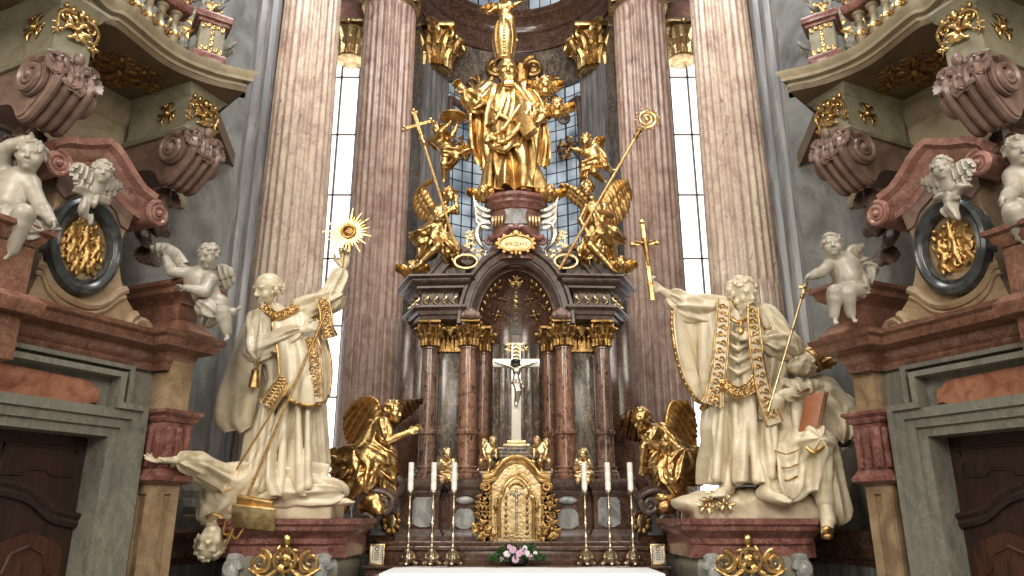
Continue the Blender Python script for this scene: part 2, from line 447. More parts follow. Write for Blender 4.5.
M['grey'] = marble('blue_grey_marble', [(0.25, srgb(66, 69, 74)), (0.5, srgb(108, 110, 112)), (0.62, srgb(140, 138, 134)), (0.8, srgb(82, 83, 87))], 2.2, (2.5, 2.5, 0.25), 0.35,
                   veins=(srgb(140, 118, 100), 3.0, 0.04, 0.5))
M['wallgrey'] = marble('grey_wall_marble', [(0.25, srgb(70, 72, 72)), (0.45, srgb(112, 114, 110)), (0.6, srgb(134, 136, 134)), (0.75, srgb(92, 90, 84))], 1.3, (1, 1, 0.8), 0.35,
                   veins=(srgb(140, 140, 136), 2.6, 0.02, 0.35))
M['greyblue'] = marble('grey_green_marble', [(0.25, srgb(78, 78, 72)), (0.5, srgb(124, 122, 112)), (0.7, srgb(104, 100, 90))], 2.5, (1, 1, 0.5), 0.35,
                   veins=(srgb(164, 154, 132), 3.4, 0.022, 0.5))
M['red'] = marble('red_marble', [(0.25, srgb(72, 42, 38)), (0.5, srgb(116, 72, 64)), (0.65, srgb(142, 98, 88)), (0.8, srgb(94, 56, 50))], 4.0, (1, 1, 1), 0.28,
                   veins=(srgb(196, 160, 150), 6.0, 0.02, 0.5))
M['rosered'] = marble('rose_red_marble', [(0.25, srgb(96, 62, 54)), (0.5, srgb(150, 106, 94)), (0.65, srgb(172, 130, 116)), (0.8, srgb(122, 80, 70))], 3.5, (1, 1, 1), 0.28, veins=(srgb(200, 170, 158), 5.0, 0.02, 0.5))
M['redbrown'] = marble('red_brown_marble', [(0.25, srgb(72, 46, 36)), (0.5, srgb(116, 78, 62)), (0.7, srgb(134, 96, 78))], 3.0, (1, 1, 1), 0.28,
                   veins=(srgb(190, 160, 140), 5.0, 0.02, 0.4))
M['mauve'] = marble('mauve_marble', [(0.25, srgb(80, 60, 53)), (0.5, srgb(122, 97, 86)), (0.7, srgb(144, 120, 107))], 3.0, (1, 1, 1), 0.35)
M['ochre'] = marble('ochre_marble', [(0.25, srgb(104, 84, 64)), (0.5, srgb(154, 130, 100)), (0.7, srgb(172, 150, 120))], 2.5, (1, 1, 1), 0.35,
                   veins=(srgb(120, 96, 78), 4.0, 0.03, 0.5))
M['cream'] = marble('cream_stucco', [(0.25, srgb(122, 108, 86)), (0.5, srgb(160, 146, 120)), (0.7, srgb(172, 158, 132))], 2.5, (1, 1, 1), 0.45)
M['olive'] = marble('olive_stucco', [(0.25, srgb(104, 98, 80)), (0.5, srgb(142, 136, 114)), (0.7, srgb(156, 150, 128))], 2.5, (1, 1, 1), 0.45)
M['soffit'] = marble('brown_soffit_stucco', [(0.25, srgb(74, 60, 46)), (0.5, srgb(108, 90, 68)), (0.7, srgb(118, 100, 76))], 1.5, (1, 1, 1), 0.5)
M['saint'] = marble('white_polished_stucco', [(0.25, srgb(168, 150, 120)), (0.5, srgb(208, 194, 166)), (0.7, srgb(220, 208, 184))], 2.2, (1, 1, 1), 0.32)
M['putto'] = marble('grey_white_stucco', [(0.25, srgb(122, 114, 101)), (0.5, srgb(164, 156, 142)), (0.7, srgb(180, 173, 160))], 3.0, (1, 1, 1), 0.36)
M['dark'] = marble('dark_brown_marble', [(0.25, srgb(40, 30, 26)), (0.5, srgb(74, 57, 49)), (0.65, srgb(94, 76, 66)), (0.8, srgb(54, 40, 35))], 4.0, (1, 1, 1), 0.36,
                   veins=(srgb(160, 140, 128), 6.0, 0.02, 0.4))
M['darkred'] = marble('dark_red_marble', [(0.25, srgb(46, 29, 22)), (0.5, srgb(80, 55, 43)), (0.7, srgb(100, 75, 61))], 5.0, (1, 1, 1), 0.2,
                   veins=(srgb(170, 140, 128), 7.0, 0.02, 0.4))
M['altarcol'] = marble('speckled_red_marble', [(0.25, srgb(62, 40, 32)), (0.45, srgb(114, 76, 59)), (0.6, srgb(146, 108, 86)), (0.78, srgb(84, 56, 45))], 9.0, (1, 1, 0.6), 0.14,
                   veins=(srgb(206, 180, 160), 9.0, 0.02, 0.5), spots=(srgb(64, 40, 38), 16.0, 0.62))
M['altarcol2'] = marble('speckled_brown_marble', [(0.25, srgb(54, 39, 33)), (0.45, srgb(94, 69, 57)), (0.6, srgb(126, 98, 82)), (0.78, srgb(70, 52, 44))], 9.0, (1, 1, 0.6), 0.14,
                   veins=(srgb(190, 168, 150), 9.0, 0.02, 0.5), spots=(srgb(58, 42, 40), 16.0, 0.6))
M['altargrey'] = marble('smoky_grey_marble', [(0.25, srgb(50, 45, 41)), (0.5, srgb(88, 80, 73)), (0.65, srgb(114, 104, 95)), (0.8, srgb(66, 58, 53))], 2.6, (1.4, 1.4, 0.6), 0.2,
                   veins=(srgb(196, 172, 140), 3.5, 0.022, 0.6))
M['panelgrey'] = marble('light_grey_marble', [(0.25, srgb(92, 94, 94)), (0.5, srgb(150, 150, 146)), (0.7, srgb(176, 174, 168))], 4.0, (1, 1, 0.7), 0.22,
                   veins=(srgb(96, 90, 84), 5.0, 0.03, 0.5))
M['wood'] = marble('dark_stained_wood', [(0.25, srgb(26, 17, 14)), (0.5, srgb(48, 31, 25)), (0.7, srgb(60, 40, 31))], 3.0, (6, 6, 0.8), 0.35)
M['wood_red'] = marble('red_brown_wood', [(0.25, srgb(38, 22, 17)), (0.5, srgb(66, 38, 28)), (0.7, srgb(78, 47, 34))], 3.0, (6, 6, 0.8), 0.35)
M['shade'] = plain('recess_shade_tone', srgb(60, 52, 46), 0.7, 0, 0.25)  # corner wall coloured dark to stand in for the gap's shade
M['cloth'] = plain('white_altar_linen', srgb(238, 240, 242), 0.8, 0, 0.03, 0.1, 4)
M['wax'] = plain('white_wax', srgb(240, 236, 226), 0.4, 0, 0.03)
M['leaf'] = plain('green_leaves', srgb(52, 82, 34), 0.5, 0, 0.5, 0, 30)
M['petal'] = plain('pale_lilac_petals', srgb(222, 188, 208), 0.6, 0, 0.15, 0, 20)
M['petal_w'] = plain('white_petals', srgb(238, 232, 236), 0.6, 0, 0.1, 0, 20)
M['paper'] = plain('cream_card', srgb(232, 224, 206), 0.6, 0, 0.04)
M['ink'] = plain('dark_ink', srgb(60, 44, 36), 0.6)
M['lead'] = plain('lead_bars', srgb(52, 50, 50), 0.5, 0.3)
M['bronze'] = plain('shaded_wing_bronze', srgb(84, 58, 34), 0.35, 0.8, 0.3, 0.3, 20)  # dark tone imitates shadow on the angels' far wings
M['book'] = plain('brown_leather_cover', srgb(150, 92, 56), 0.45, 0, 0.15)
M['pages'] = plain('aged_pages', srgb(214, 190, 150), 0.6, 0, 0.1)
M['iron'] = plain('dark_iron', srgb(50, 46, 44), 0.4, 0.7)
def glow(name, col, strength):
    m, nt, bs = base_mat(name); bs.inputs['Base Color'].default_value = (0.05, 0.05, 0.05, 1); bs.inputs['Roughness'].default_value = 0.15
    bs.inputs['Emission Color'].default_value = col; bs.inputs['Emission Strength'].default_value = strength; return m
M['day'] = glow('bright_daylit_panes', (1.0, 0.99, 0.98, 1), 2.6)
def panes(name, lo, hi, s0, scale):
    m, nt, bs = base_mat(name); v = coords(nt, (1, 1, 1))
    vo = nt.nodes.new('ShaderNodeTexNoise'); vo.inputs['Scale'].default_value = scale; vo.inputs['Detail'].default_value = 2
    nt.links.new(v, vo.inputs['Vector'])
    c = ramp_node(nt, vo.outputs['Fac'], [(0.35, lo), (0.65, hi)])
    bs.inputs['Base Color'].default_value = srgb(90, 100, 110); bs.inputs['Roughness'].default_value = 0.12
    nt.links.new(c, bs.inputs['Emission Color']); bs.inputs['Emission Strength'].default_value = s0
    return m
M['panes'] = panes('grey_blue_leaded_glass', srgb(74, 86, 96), srgb(214, 224, 232), 0.8, 1.5)
# ---------------------------------------------------------------- the setting
AW = math.radians(25)
E1 = V(math.sin(AW), math.cos(AW), 0); E2 = V(0, 0, 1); E3 = V(math.cos(AW), -math.sin(AW), 0)
OW = P(143, 430, 7.3); OW[2] = 0
UZ = V(0, 0, 1)
def W(u, z, w_=0.0): return OW+E1*u+E2*z+E3*w_
def uz(px, py, w_=0.0):
    q = PPL(px, py, OW+E3*w_, E3)-OW; return (np.dot(q, E1), q[2])
def wfr(w_=0.0): return (OW+E3*w_, E1, E2, E3)
def struct(mb, name, mat, smooth=40.0):
    o = mb.build(name, mat, None, smooth); o['kind'] = 'structure'; return o

b = MB(); b.box((-9, -8, -0.2), (9, 16, 0)); struct(b, 'floor', M['greyblue'])

def giant_column(name, label, x, y, r, z0, z1, zc, mat, capital):
    t = thing(name, label, 'column', (x, y, z0), 'fluted giant columns of the apse')
    N, S = 24, 8
    a = np.arange(N*S)*2*math.pi/(N*S); ph = (np.arange(N*S) % S)/S
    fl = np.where((ph > 0.2), np.sin((ph-0.2)/0.8*math.pi), 0.0)
    rows = []
    for z, op in ((z0+0.5, 0), (zc-0.03, 0), (zc+0.05, 0.35), (zc+0.13, 1), (zc+1.5, 1), (z1-1.0, 1), (z1-0.16, 1), (z1-0.08, 0.4), (z1-0.03, 0), (z1, 0)):
        R = r*(1-(0.0 if capital else 0.16)*max(0, (z-zc)/(z1-zc))**1.2)
        cab = -0.018*fl+0.030*np.where(ph > 0.2, np.sin((ph-0.2)/0.8*math.pi)**2, 0)-0.03*np.where((ph > 0.17) & (ph < 0.33), 1, 0)-0.03*np.where(ph > 0.9, 1, 0)
        dep = (1-op)*(cab if z <= zc+0.06 else 0*fl)+op*(-0.075*fl)
        rr = R*(1+dep); rows.append(np.stack([x+rr*np.cos(a), y+rr*np.sin(a), np.full(N*S, z)], 1))
    m = N*S; f = [(i*m+j, i*m+(j+1) % m, (i+1)*m+(j+1) % m, (i+1)*m+j) for i in range(len(rows)-1) for j in range(m)]
    mb = MB(); mb.add(np.vstack(rows), f); mb.build('shaft', mat, t, 50)
    mb = MB(); mb.lathe([(r*1.35, 0), (r*1.35, 0.14), (r*1.28, 0.16), (r*1.32, 0.24), (r*1.25, 0.31), (r*1.1, 0.34), (r*1.08, 0.40), (r*1.16, 0.43), (r*1.16, 0.48), (r*1.02, 0.52), (r, 0.55)], (x, y, z0), 48)
    mb.build('base', M['greyblue'], t)
    rt = r*(1.0 if capital else 0.84)
    mb = MB(); mb.lathe([(rt*0.99, 0), (rt*1.03, 0.0), (rt*1.03, 0.03), (rt*1.07, 0.045), (rt*1.11, 0.085), (rt*1.07, 0.125), (rt*0.98, 0.13)], (x, y, z1-0.04), 48)
    mb.build('astragal', M['gold_pale'] if capital else M['cream'], t)
    if capital:
        mb = MB(); zt = z1+0.09
        mb.lathe([(rt*0.97, 0), (rt*0.98, 0.4), (rt*1.15, 0.9), (rt*1.3, 1.1)], (x, y, zt), 32)
        for row, (nn, h, o) in enumerate(((8, 0.5, 0), (8, 0.9, 0.5))):
            for i in range(nn):
                a_ = (i+o)*2*math.pi/nn; d = V(math.cos(a_), math.sin(a_), 0)
                acanthus(mb, V(x, y, zt)+d*rt, d, UZ, h, 0.32)
        mb.build('capital', M['gold_deep'], t)
    return t
def leafy(mb, c, e1, e2, e3, r, n=7, seed=0, cover=1.0):
    """a bunch of rocaille leaves and small scrolls filling a disc of radius r in plane (e1,e2), relief along e3"""
    rng = np.random.RandomState(seed)
    for i in range(n):
        a = 2*math.pi*i/n+rng.uniform(-0.2, 0.2); d = e1*math.cos(a)+e2*math.sin(a); q = -e1*math.sin(a)+e2*math.cos(a); sg = 1 if i % 2 else -1
        p = [c+d*r*0.1, c+d*r*0.45+q*sg*r*0.12+e3*r*0.12, c+d*r*0.8+q*sg*r*0.02+e3*r*0.16, c+d*r*1.0+q*sg*r*-0.22+e3*r*0.1]
        pts = catmull(p, 12); mb.tube(pts, r*np.array([.10, .14, .17, .18, .18, .17, .16, .15, .13, .11, .08, .04]), 7, flat=(e3, 0.6))
        mb.tube(spiral(c+d*r*0.62+q*sg*r*0.34+e3*r*0.12, d, q*sg, r*0.2, r*0.04, 1.2, 16, rng.uniform(0, 6)), np.linspace(r*0.07, r*0.04, 16), 6)
    mb.ell(c+e3*r*0.12, r*0.24)

def acanthus(mb, base, out, up, h, w_, curl=0.35, lobes=4):
    """a curling leaf standing at base, leaning outward at its tip"""
    side = np.cross(out, up); nu = 13; nv = 7; g = np.zeros((nu, nv, 3))
    for i in range(nu):
        t = i/(nu-1); hh = h*(t if t < 0.8 else 0.8+0.1*math.sin((t-0.8)/0.2*math.pi)); o = h*(0.06+curl*max(0, t-0.35)**1.5*1.5)
        wd = w_*0.5*(0.55+0.75*math.sin(math.pi*min(1, t*0.9+0.08)))*(1.08-0.42*((lobes*t*1.5) % 1.0)**1.5)*(1 if t < 0.85 else 0.7)
        for j in range(nv):
            q = (j/(nv-1)*2-1); g[i, j] = base+up*hh+out*(o-abs(q)*0.2*w_+0.10*w_*math.cos(q*7))+side*q*wd
    mb.grid(g, 0.03*h+0.006, True)

def capital(mb, c, r, h, nl=8):
    c = np.array(c, float)
    mb.lathe([(r*1.0, 0), (r*1.12, 0.03*h), (r*1.0, 0.06*h), (r*1.0, 0.5*h), (r*1.2, 0.8*h), (r*1.35, 0.86*h)], c, 16)
    for i in range(nl):
        for hh, o, ww in ((0.48, 0, 0.85), (0.78, 0.5, 0.75)):
            a = (i+o)*2*math.pi/nl; d = V(math.cos(a), math.sin(a), 0); acanthus(mb, c+d*r+UZ*0.05*h, d, UZ, h*hh, r*ww, 0.5, 3)
    for i in range(4):
        a = math.pi/4+i*math.pi/2; d = V(math.cos(a), math.sin(a), 0)
        mb.tube(spiral(c+d*r*1.45+UZ*h*0.76, d, UZ, h*0.17, h*0.04, 1.8, 22, 1.6), np.linspace(h*0.075, h*0.05, 22), 6)
        mb.ell(c+d*r*1.45+UZ*h*0.76, h*0.07, nu=8, nv=6)
    q = r*1.5
    mb.rbox(c+UZ*h*0.95, np.eye(3), (q, q, h*0.06), h*0.03)
    for i in range(4):
        a = i*math.pi/2; mb.ell(c+V(math.cos(a), math.sin(a), 0)*q+UZ*h*0.92, (r*0.25, r*0.25, h*0.1), nu=8, nv=6)
for nm, lab, x, y, r, z0, z1, zc, mat, cap_ in (
    ('giant_column', 'large pink fluted marble column left of the tall window slit, behind the saint with the sunburst', -3.17, 9.75, 0.475, 1.47, 11.6, 4.55, 'pink', False),
    ('giant_column', 'large pink fluted marble column behind the bearded saint, at the right edge of the apse', 3.17, 9.75, 0.475, 1.47, 11.6, 4.55, 'pink', False),
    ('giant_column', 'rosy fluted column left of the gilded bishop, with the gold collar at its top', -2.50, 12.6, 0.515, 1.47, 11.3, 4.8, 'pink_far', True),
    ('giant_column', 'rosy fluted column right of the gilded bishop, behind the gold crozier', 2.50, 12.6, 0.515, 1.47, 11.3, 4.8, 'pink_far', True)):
    giant_column(nm, lab, x, y, r, z0, z1, zc, M[mat], cap_)

# apse wall: half cylinder behind the altar
AC = V(0, 12.9, 0); AR = 2.15
def ap(deg, r=AR): a = math.radians(deg); return V(AC[0]+r*math.sin(a), AC[1]+r*math.cos(a), 0)
def arc_wall(mb, d0, d1, z0, z1, r0=AR, r1=AR+0.3, n=24):
    g = []
    for r in (r0, r1):
        for z in (z0, z1):
            g.append(np.array([ap(d, r)+UZ*z for d in np.linspace(d0, d1, n)]))
    a, b_, c, d = g; v = np.vstack(g); f = []
    for i in range(n-1):
        f += [(i, i+1, n+i+1, n+i), (2*n+i+1, 2*n+i, 3*n+i, 3*n+i+1), (n+i, n+i+1, 3*n+i+1, 3*n+i), (i+1, i, 2*n+i, 2*n+i+1)]
    f += [(0, n, 3*n, 2*n), (n-1, 3*n-1, 4*n-1, 2*n-1)]
    mb.add(v, f)
WD = 43
b = MB(); arc_wall(b, -90, -WD, 0, 16); arc_wall(b, WD, 90, 0, 16); arc_wall(b, -WD, WD, 0, 4.2); arc_wall(b, -WD, WD, 11.0, 13.05); arc_wall(b, -9, 9, 13.05, 16); arc_wall(b, -WD, WD, 15.7, 16)
struct(b, 'wall_apse', M['altargrey'])
def curved_window(name, d0, d1, z0, z1, nc, nr, mat, r=AR+0.12):
    b = MB(); arc_wall(b, d0, d1, z0, z1, r, r+0.03); o = struct(b, name, mat)
    lb = MB()
    for i in range(nc+1):
        d = d0+(d1-d0)*i/nc; p = ap(d, r-0.01); lb.tube([p+UZ*z0, p+UZ*z1], 0.013 if i % 3 else 0.022, 5)
    for k in range(nr+1):
        z = z0+(z1-z0)*k/nr; lb.tube([ap(d, r-0.01)+UZ*z for d in np.linspace(d0, d1, 20)], 0.012, 5)
    lb.build('glazing_bars', M['lead'], o)
curved_window('window_1', -WD, WD, 4.2, 11.0, 14, 26, M['panes'])
curved_window('window_2', -WD, -9, 13.05, 15.7, 5, 9, M['panes'])
curved_window('window_3', 9, WD, 13.05, 15.7, 5, 9, M['panes'])
for i, s in enumerate((-1, 1)):
    G.mir = 1
    x0, x1 = s*2.15, s*5.2
    b = MB(); b.box((min(x0, x1), 13.75, 1.0), (max(x0, x1), 13.8, 11.9)); o = struct(b, 'window_%d' % (4+i), M['day'])
    lb = MB()
    for x in np.linspace(x0, x1, 9): lb.box((x-0.02, 13.7, 1.0), (x+0.02, 13.74, 11.9))
    for z in np.linspace(1.0, 11.9, 9): lb.box((min(x0, x1), 13.7, z-0.015), (max(x0, x1), 13.74, z+0.015))
    lb.build('glazing_bars', plain('pale_window_bars', srgb(150, 140, 132), 0.5), o)
    b = MB(); b.box((min(x0, x1), 13.6, 0), (max(x0, x1), 13.85, 1.0)); b.box((min(x0, x1), 13.6, 11.9), (max(x0, x1), 13.85, 16)); struct(b, 'wall_'+('left_window', 'right_window')[i], M['mauve'])
for s in (-1, 1):
    G.mir = 1; c = P(516+s*166, 62, 13.35)
    t = thing('window_capital', 'small gilded capital at the head of the bright window slit, %s of the apse' % ('left', 'right')[s > 0], 'capital', c); b = MB(); capital(b, c, 0.26, 0.8); b.build('leaves', M['gold_pale'], t); b = MB(); b.box((c[0]-0.5, 13.1, c[2]+0.78), (c[0]+0.5, 13.6, c[2]+1.3), 0.03); b.build('impost', M['rosered'], t)
# entablature of the apse: dark red cornice above the leaded window
prof = [(0, 0), (0.05, 0), (0.07, 0.1), (0.05, 0.14), (0.05, 0.46), (0.10, 0.5), (0.12, 0.62), (0.24, 0.74), (0.30, 0.78), (0.30, 0.86), (0.34, 0.9), (0.34, 0.95), (0, 0.95)]
b = MB(); pth = [ap(d)+UZ*12.05 for d in np.linspace(-90, 90, 48)]
b.sweep(pth, prof, UZ); struct(b, 'trim_1', M['darkred'])
# inner window surround: curvy dark moulding at head and sides
for s in (1, -1):
    G.mir = s
    b = MB(); q = lambda d, z: ap(d, AR-0.03)+UZ*z
    b.tube(catmull([q(-44, 4.4), q(-44, 7.5), q(-43, 10.2), q(-38, 10.45), q(-30, 10.35), q(-26, 10.7), q(-18, 11.0), q(-8, 10.9), q(0, 11.2)], 60), 0.085, 8)
    b.tube(spiral(q(-31, 10.12), E1*0+V(1, 0, 0), UZ, 0.16, 0.03, 1.6, 28), np.linspace(0.06, 0.03, 28), 7)
    b.tube(catmull([q(-43, 9.0), q(-36, 9.35), q(-30, 9.15), q(-27, 9.45)], 30), np.linspace(0.08, 0.04, 30), 8)
    struct(b, 'trim_%d' % (2 if s > 0 else 3), M['dark'])
    for k, (dg, z, sc_) in enumerate(((-23, 11.0, 0.46), (-34, 9.4, 0.36))):
        t = thing('shell_ornament', ('%s gilded shell ornament %s the leaded window, %s of the bishop\'s mitre' % (('upper', 'lower')[k], ('above', 'beside the top of')[k], ('left', 'right')[s < 0])), 'ornament', q(dg, z))
        rad = nrm(AC-ap(dg)); tan = V(rad[1], -rad[0], 0)
        mb = MB()
        leafy(mb, q(dg, z)+rad*0.08, tan, UZ, rad, sc_*0.62, 8, k+5); leafy(mb, q(dg, z-sc_*0.7)+rad*0.08, tan, UZ, rad, sc_*0.4, 6, k+9)
        mb.build('shell', M['gold_deep'], t)
        mb = MB()
        for e in (-1, 1):
            mb.tube(spiral(q(dg, z-0.05)+tan*e*sc_*0.45+rad*0.06, tan*e, UZ, sc_*0.3, 0.02, 1.3, 22), np.linspace(sc_*0.1, 0.015, 22), 7)
        mb.ell(q(dg, z-0.16)+rad*0.06, (sc_*0.22, 0.07, sc_*0.3)); mb.build('scrolls', M['dark'], t)
    # pilaster with gilded capital beside the leaded window
    dg = 56; r_ = AR-0.02; cc = ap(-dg, r_); rad = nrm(AC-ap(-dg)); tan = V(-rad[1], rad[0], 0); tan = tan if tan[0] > 0 else -tan
    t = thing('apse_pilaster', 'grey pilaster with gilded scrolled capital %s of the leaded window' % ('left', 'right')[s < 0], 'pilaster', cc)
    mb = MB()
    for dx in (-0.27, -0.09, 0.09, 0.27):
        mb.rbox(cc+tan*dx+rad*0.05+UZ*6.0, [tan, rad, UZ], (0.085, 0.09, 5.0), 0.03)
    mb.build('shaft', M['grey'], t)
    mb = MB(); c0 = cc+UZ*10.85
    capital(mb, c0+rad*0.02, 0.3, 1.05, 10)
    for e in (-1, 1): mb.tube(spiral(c0+tan*e*0.42+UZ*0.82+rad*0.3, tan*e, UZ, 0.22, 0.04, 2, 40), np.linspace(0.07, 0.04, 40), 7)
    mb.build('capital', M['gold'], t)
    # fluted grey pilaster carrying on behind the giant column
    pa = P(226, 250, 8.95); pb = P(266, 250, 9.75); d = nrm((pb-pa)*V(1, 1, 0)); nrm_ = V(d[1], -d[0], 0)
    L = np.linalg.norm((pb-pa)[:2]); o = V(pa[0], pa[1], 0)
    t = thing('grey_pilaster', 'blue-grey fluted pilaster at the outer side of the %s giant column' % ('left', 'right')[s < 0], 'pilaster', o+UZ*1.47)
    poly = [(-0.35, -0.45), (L+0.3, -0.45), (L+0.3, 0)]
    nn = 5; xs = np.linspace(L+0.3, -0.1, nn*9+1)
    for i, xx in enumerate(xs[1:-1]):
        ph = (i % 9)/9.0; dpt = -0.075*math.sin((ph-0.3)/0.7*math.pi) if ph > 0.3 else 0.0
        poly.append((xx, dpt))
    poly += [(-0.1, 0), (-0.1, -0.12), (-0.22, -0.12), (-0.22, -0.2), (-0.35, -0.2)]
    mb = MB(); mb.prism(poly[::-1], (o, d, nrm_, UZ), 2.02, 11.6); mb.build('shaft', M['grey'], t, 25)
    mb = MB(); ppoly = [V(*(o+d*-0.3))+UZ*1.47, V(*(o+d*(L+0.2)))+UZ*1.47]
    mb.sweep(ppoly, [(-0.3, 0), (0.12, 0), (0.12, 0.14), (0.09, 0.16), (0.12, 0.24), (0.09, 0.3), (0.05, 0.34), (0.07, 0.42), (0.02, 0.5), (0, 0.56), (-0.3, 0.56)], UZ); mb.build('base', M['greyblue'], t)
    # dado below the pilasters: grey block under a red ledge
    p0 = o+d*-1.0+nrm_*0.1; p1 = o+d*(L+0.2)+nrm_*0.1; p2 = p1+V(1.6, 0.3, 0)
    b = MB(); b.sweep([p0, p1, p2], [(-0.35, 0), (0, 0), (0, 1.12), (-0.35, 1.12)], UZ); struct(b, 'wall_%s_dado' % ('left', 'right')[s < 0], M['grey'])
    b = MB(); b.sweep([p0+UZ*1.10, p1+UZ*1.10, p2+UZ*1.10], [(-0.35, 0), (0.02, 0), (0.03, 0.05), (0.09, 0.09), (0.10, 0.2), (0.15, 0.25), (0.16, 0.34), (0.05, 0.37), (-0.35, 0.37)], UZ); struct(b, 'trim_%d' % (4 if s > 0 else 5), M['darkred'])
    # side wall behind the portal, set back from it
    UC = 1.48
    b = MB(); b.prism([(-4.5, 0), (UC, 0), (UC, 11), (-4.5, 11)], wfr(-0.75), -0.3, 0.0)
    struct(b, 'wall_'+('left', 'right')[s < 0], M['wallgrey'])
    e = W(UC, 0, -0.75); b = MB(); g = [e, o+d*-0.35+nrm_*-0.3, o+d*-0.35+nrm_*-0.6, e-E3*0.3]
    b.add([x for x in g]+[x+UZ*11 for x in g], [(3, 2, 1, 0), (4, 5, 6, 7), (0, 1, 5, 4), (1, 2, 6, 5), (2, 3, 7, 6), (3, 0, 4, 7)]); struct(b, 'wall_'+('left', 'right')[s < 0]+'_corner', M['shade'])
G.mir = 1

# ---------------------------------------------------------------- side portals and balconies (built left, mirrored right)
def side_portal(s):
    G.mir = s; LR = ('left', 'right')[s < 0]
    t = thing('side_portal', 'grey and red marble door surround with broken scroll pediment on the %s side wall' % LR, 'portal', W(-0.9, 0, 0))
    # wall slab around the door opening
    ul, ur, zt = -2.1, -0.40, 2.31
    b = MB(); b.prism([(-3.2, 0), (ul, 0), (ul, zt), (ur, zt), (ur, 0), (0.15, 0), (0.15, 3.3), (-3.2, 3.3)], wfr(0), -0.7, 0.0); b.build('door_surround', M['greyblue'], t)
    # stepped architrave with ears
    def band(i, w0, w1, inset):
        m = MB(); k = inset
        outer = [(ur+k, 0), (ur+k, zt+k), (ul-k, zt+k), (ul-k, 0)]; k2 = k+0.085
        o2 = [(ur+k2, 0), (ur+k2, zt+k2), (ul-k2, zt+k2), (ul-k2, 0)]
        poly = outer+o2[::-1]; m.prism(poly, wfr(0), w0, w1); return m
    b = MB()
    for i in range(3):
        k = i*0.085; d = 0.05+0.035*i
        b.prism([(ur+k, 0), (ur+k+0.085, 0), (ur+k+0.085, zt+k+0.085), (ul-k-0.085, zt+k+0.085), (ul-k-0.085, 0), (ul-k, 0), (ul-k, zt+k), (ur+k, zt+k)], wfr(0), 0.0, d)
    b.prism([(ur+0.255, 0), (ur+0.31, 0), (ur+0.31, 2.62), (ur+0.02, 2.62), (ur+0.02, 2.9), (-1.9, 2.9), (-1.9, 2.85), (ur-0.04, 2.85), (ur-0.04, 2.565), (ur+0.255, 2.565)], wfr(0), 0.0, 0.16)
    b.prism([(ur+0.08, 2.62), (ur+0.13, 2.62), (ur+0.13, 2.98), (-1.9, 2.98), (-1.9, 2.94), (ur+0.08, 2.94)], wfr(0), 0.0, 0.12)
    b.build('architrave', M['greyblue'], t)
    # red panel above the lintel
    c = [(-1.9, 2.57), (-0.66, 2.56), (-0.6, 2.6), (-0.54, 2.6), (-0.54, 2.72), (-0.6, 2.73), (-0.66, 2.79), (-1.9, 2.82)]
    b = MB(); b.prism(c, wfr(0), 0.0, 0.03); b.build('lintel_panel', marble('salmon_marble_'+LR, [(0.3, srgb(128, 76, 56)), (0.5, srgb(166, 112, 88)), (0.7, srgb(184, 134, 108))], 5, (1, 1, 1), 0.35), t)
    # pier at the far end
    pf, pu = 0.30, 0.26; pw = pf if s > 0 else pf-0.13
    b = MB(); b.prism([(0.02, 0), (pu, 0), (pu, 3.4), (0.02, 3.4)], wfr(0), -0.7, pw-0.03)
    b.prism([(0.02, 0), (pu, 0), (pu, 0.25), (0.02, 0.25)], wfr(0), -0.7, pw+0.02)
    # raised margins around sunk panels on the near side and front of the pier
    def face(mb, c0, ax, L, z0, z1, nrm3, mg, dp):
        for (a0, a1, q0, q1) in ((0, mg, z0, z1), (L-mg, L, z0, z1), (mg, L-mg, z0, z0+mg), (mg, L-mg, z1-mg, z1)):
            pts = [c0+ax*a0+UZ*q0, c0+ax*a1+UZ*q0, c0+ax*a1+UZ*q1, c0+ax*a0+UZ*q1]
            mb.add(pts+[p+nrm3*dp for p in pts], [(3, 2, 1, 0), (4, 5, 6, 7), (0, 1, 5, 4), (1, 2, 6, 5), (2, 3, 7, 6), (3, 0, 4, 7)])
    face(b, W(0.02, 0, -0.02), E3, pw-0.01, 0.3, 1.9, -E1, 0.09, 0.03)
    face(b, W(0.0, 0, pw-0.03), E1, pu, 0.3, 1.9, E3, 0.09, 0.03)
    b.build('pier', M['ochre'], t)
    # small red fluted pedestal cap on the pier
    def ring(mb, z, prof, out=0.0, uu=pu):
        mb.sweep([W(uu, z, -0.6), W(uu, z, pw), W(0, z, pw), W(0, z, -0.6)][::-1], prof, UZ)
    b = MB(); z0, z1 = 1.98, 2.50
    b.prism([(-0.03, z0), (pu+0.03, z0), (pu+0.03, z1), (-0.03, z1)], wfr(0), 0.0, pw+0.03)
    ring(b, z1-0.02, [(-0.1, 0), (0.05, 0), (0.07, 0.03), (0.06, 0.05), (0.10, 0.08), (0.10, 0.11), (-0.1, 0.11)])
    ring(b, z0-0.08, [(-0.1, 0), (0.04, 0), (0.08, 0.03), (0.08, 0.07), (0.05, 0.1), (0.04, 0.13), (-0.1, 0.13)])
    for k in (0.05, 0.15, 0.25):
        b.rbox(W(-0.03, (z0+z1)/2, k+0.02), [E1, E3, UZ], (0.03, 0.03, 0.19), 0.012); b.rbox(W(k-0.02, (z0+z1)/2, pw+0.03), [E1, E3, UZ], (0.03, 0.03, 0.19), 0.012)
    b.build('pier_cap', M['red'], t)
    pw = pf
    # main cornice, breaking forward over the pier
    zc = 2.98
    prof = [(-0.2, 0), (0.03, 0), (0.05, 0.05), (0.04, 0.07), (0.09, 0.12), (0.10, 0.17), (0.22, 0.21), (0.24, 0.25), (0.24, 0.285), (0.28, 0.31), (0.29, 0.35), (-0.2, 0.36)]
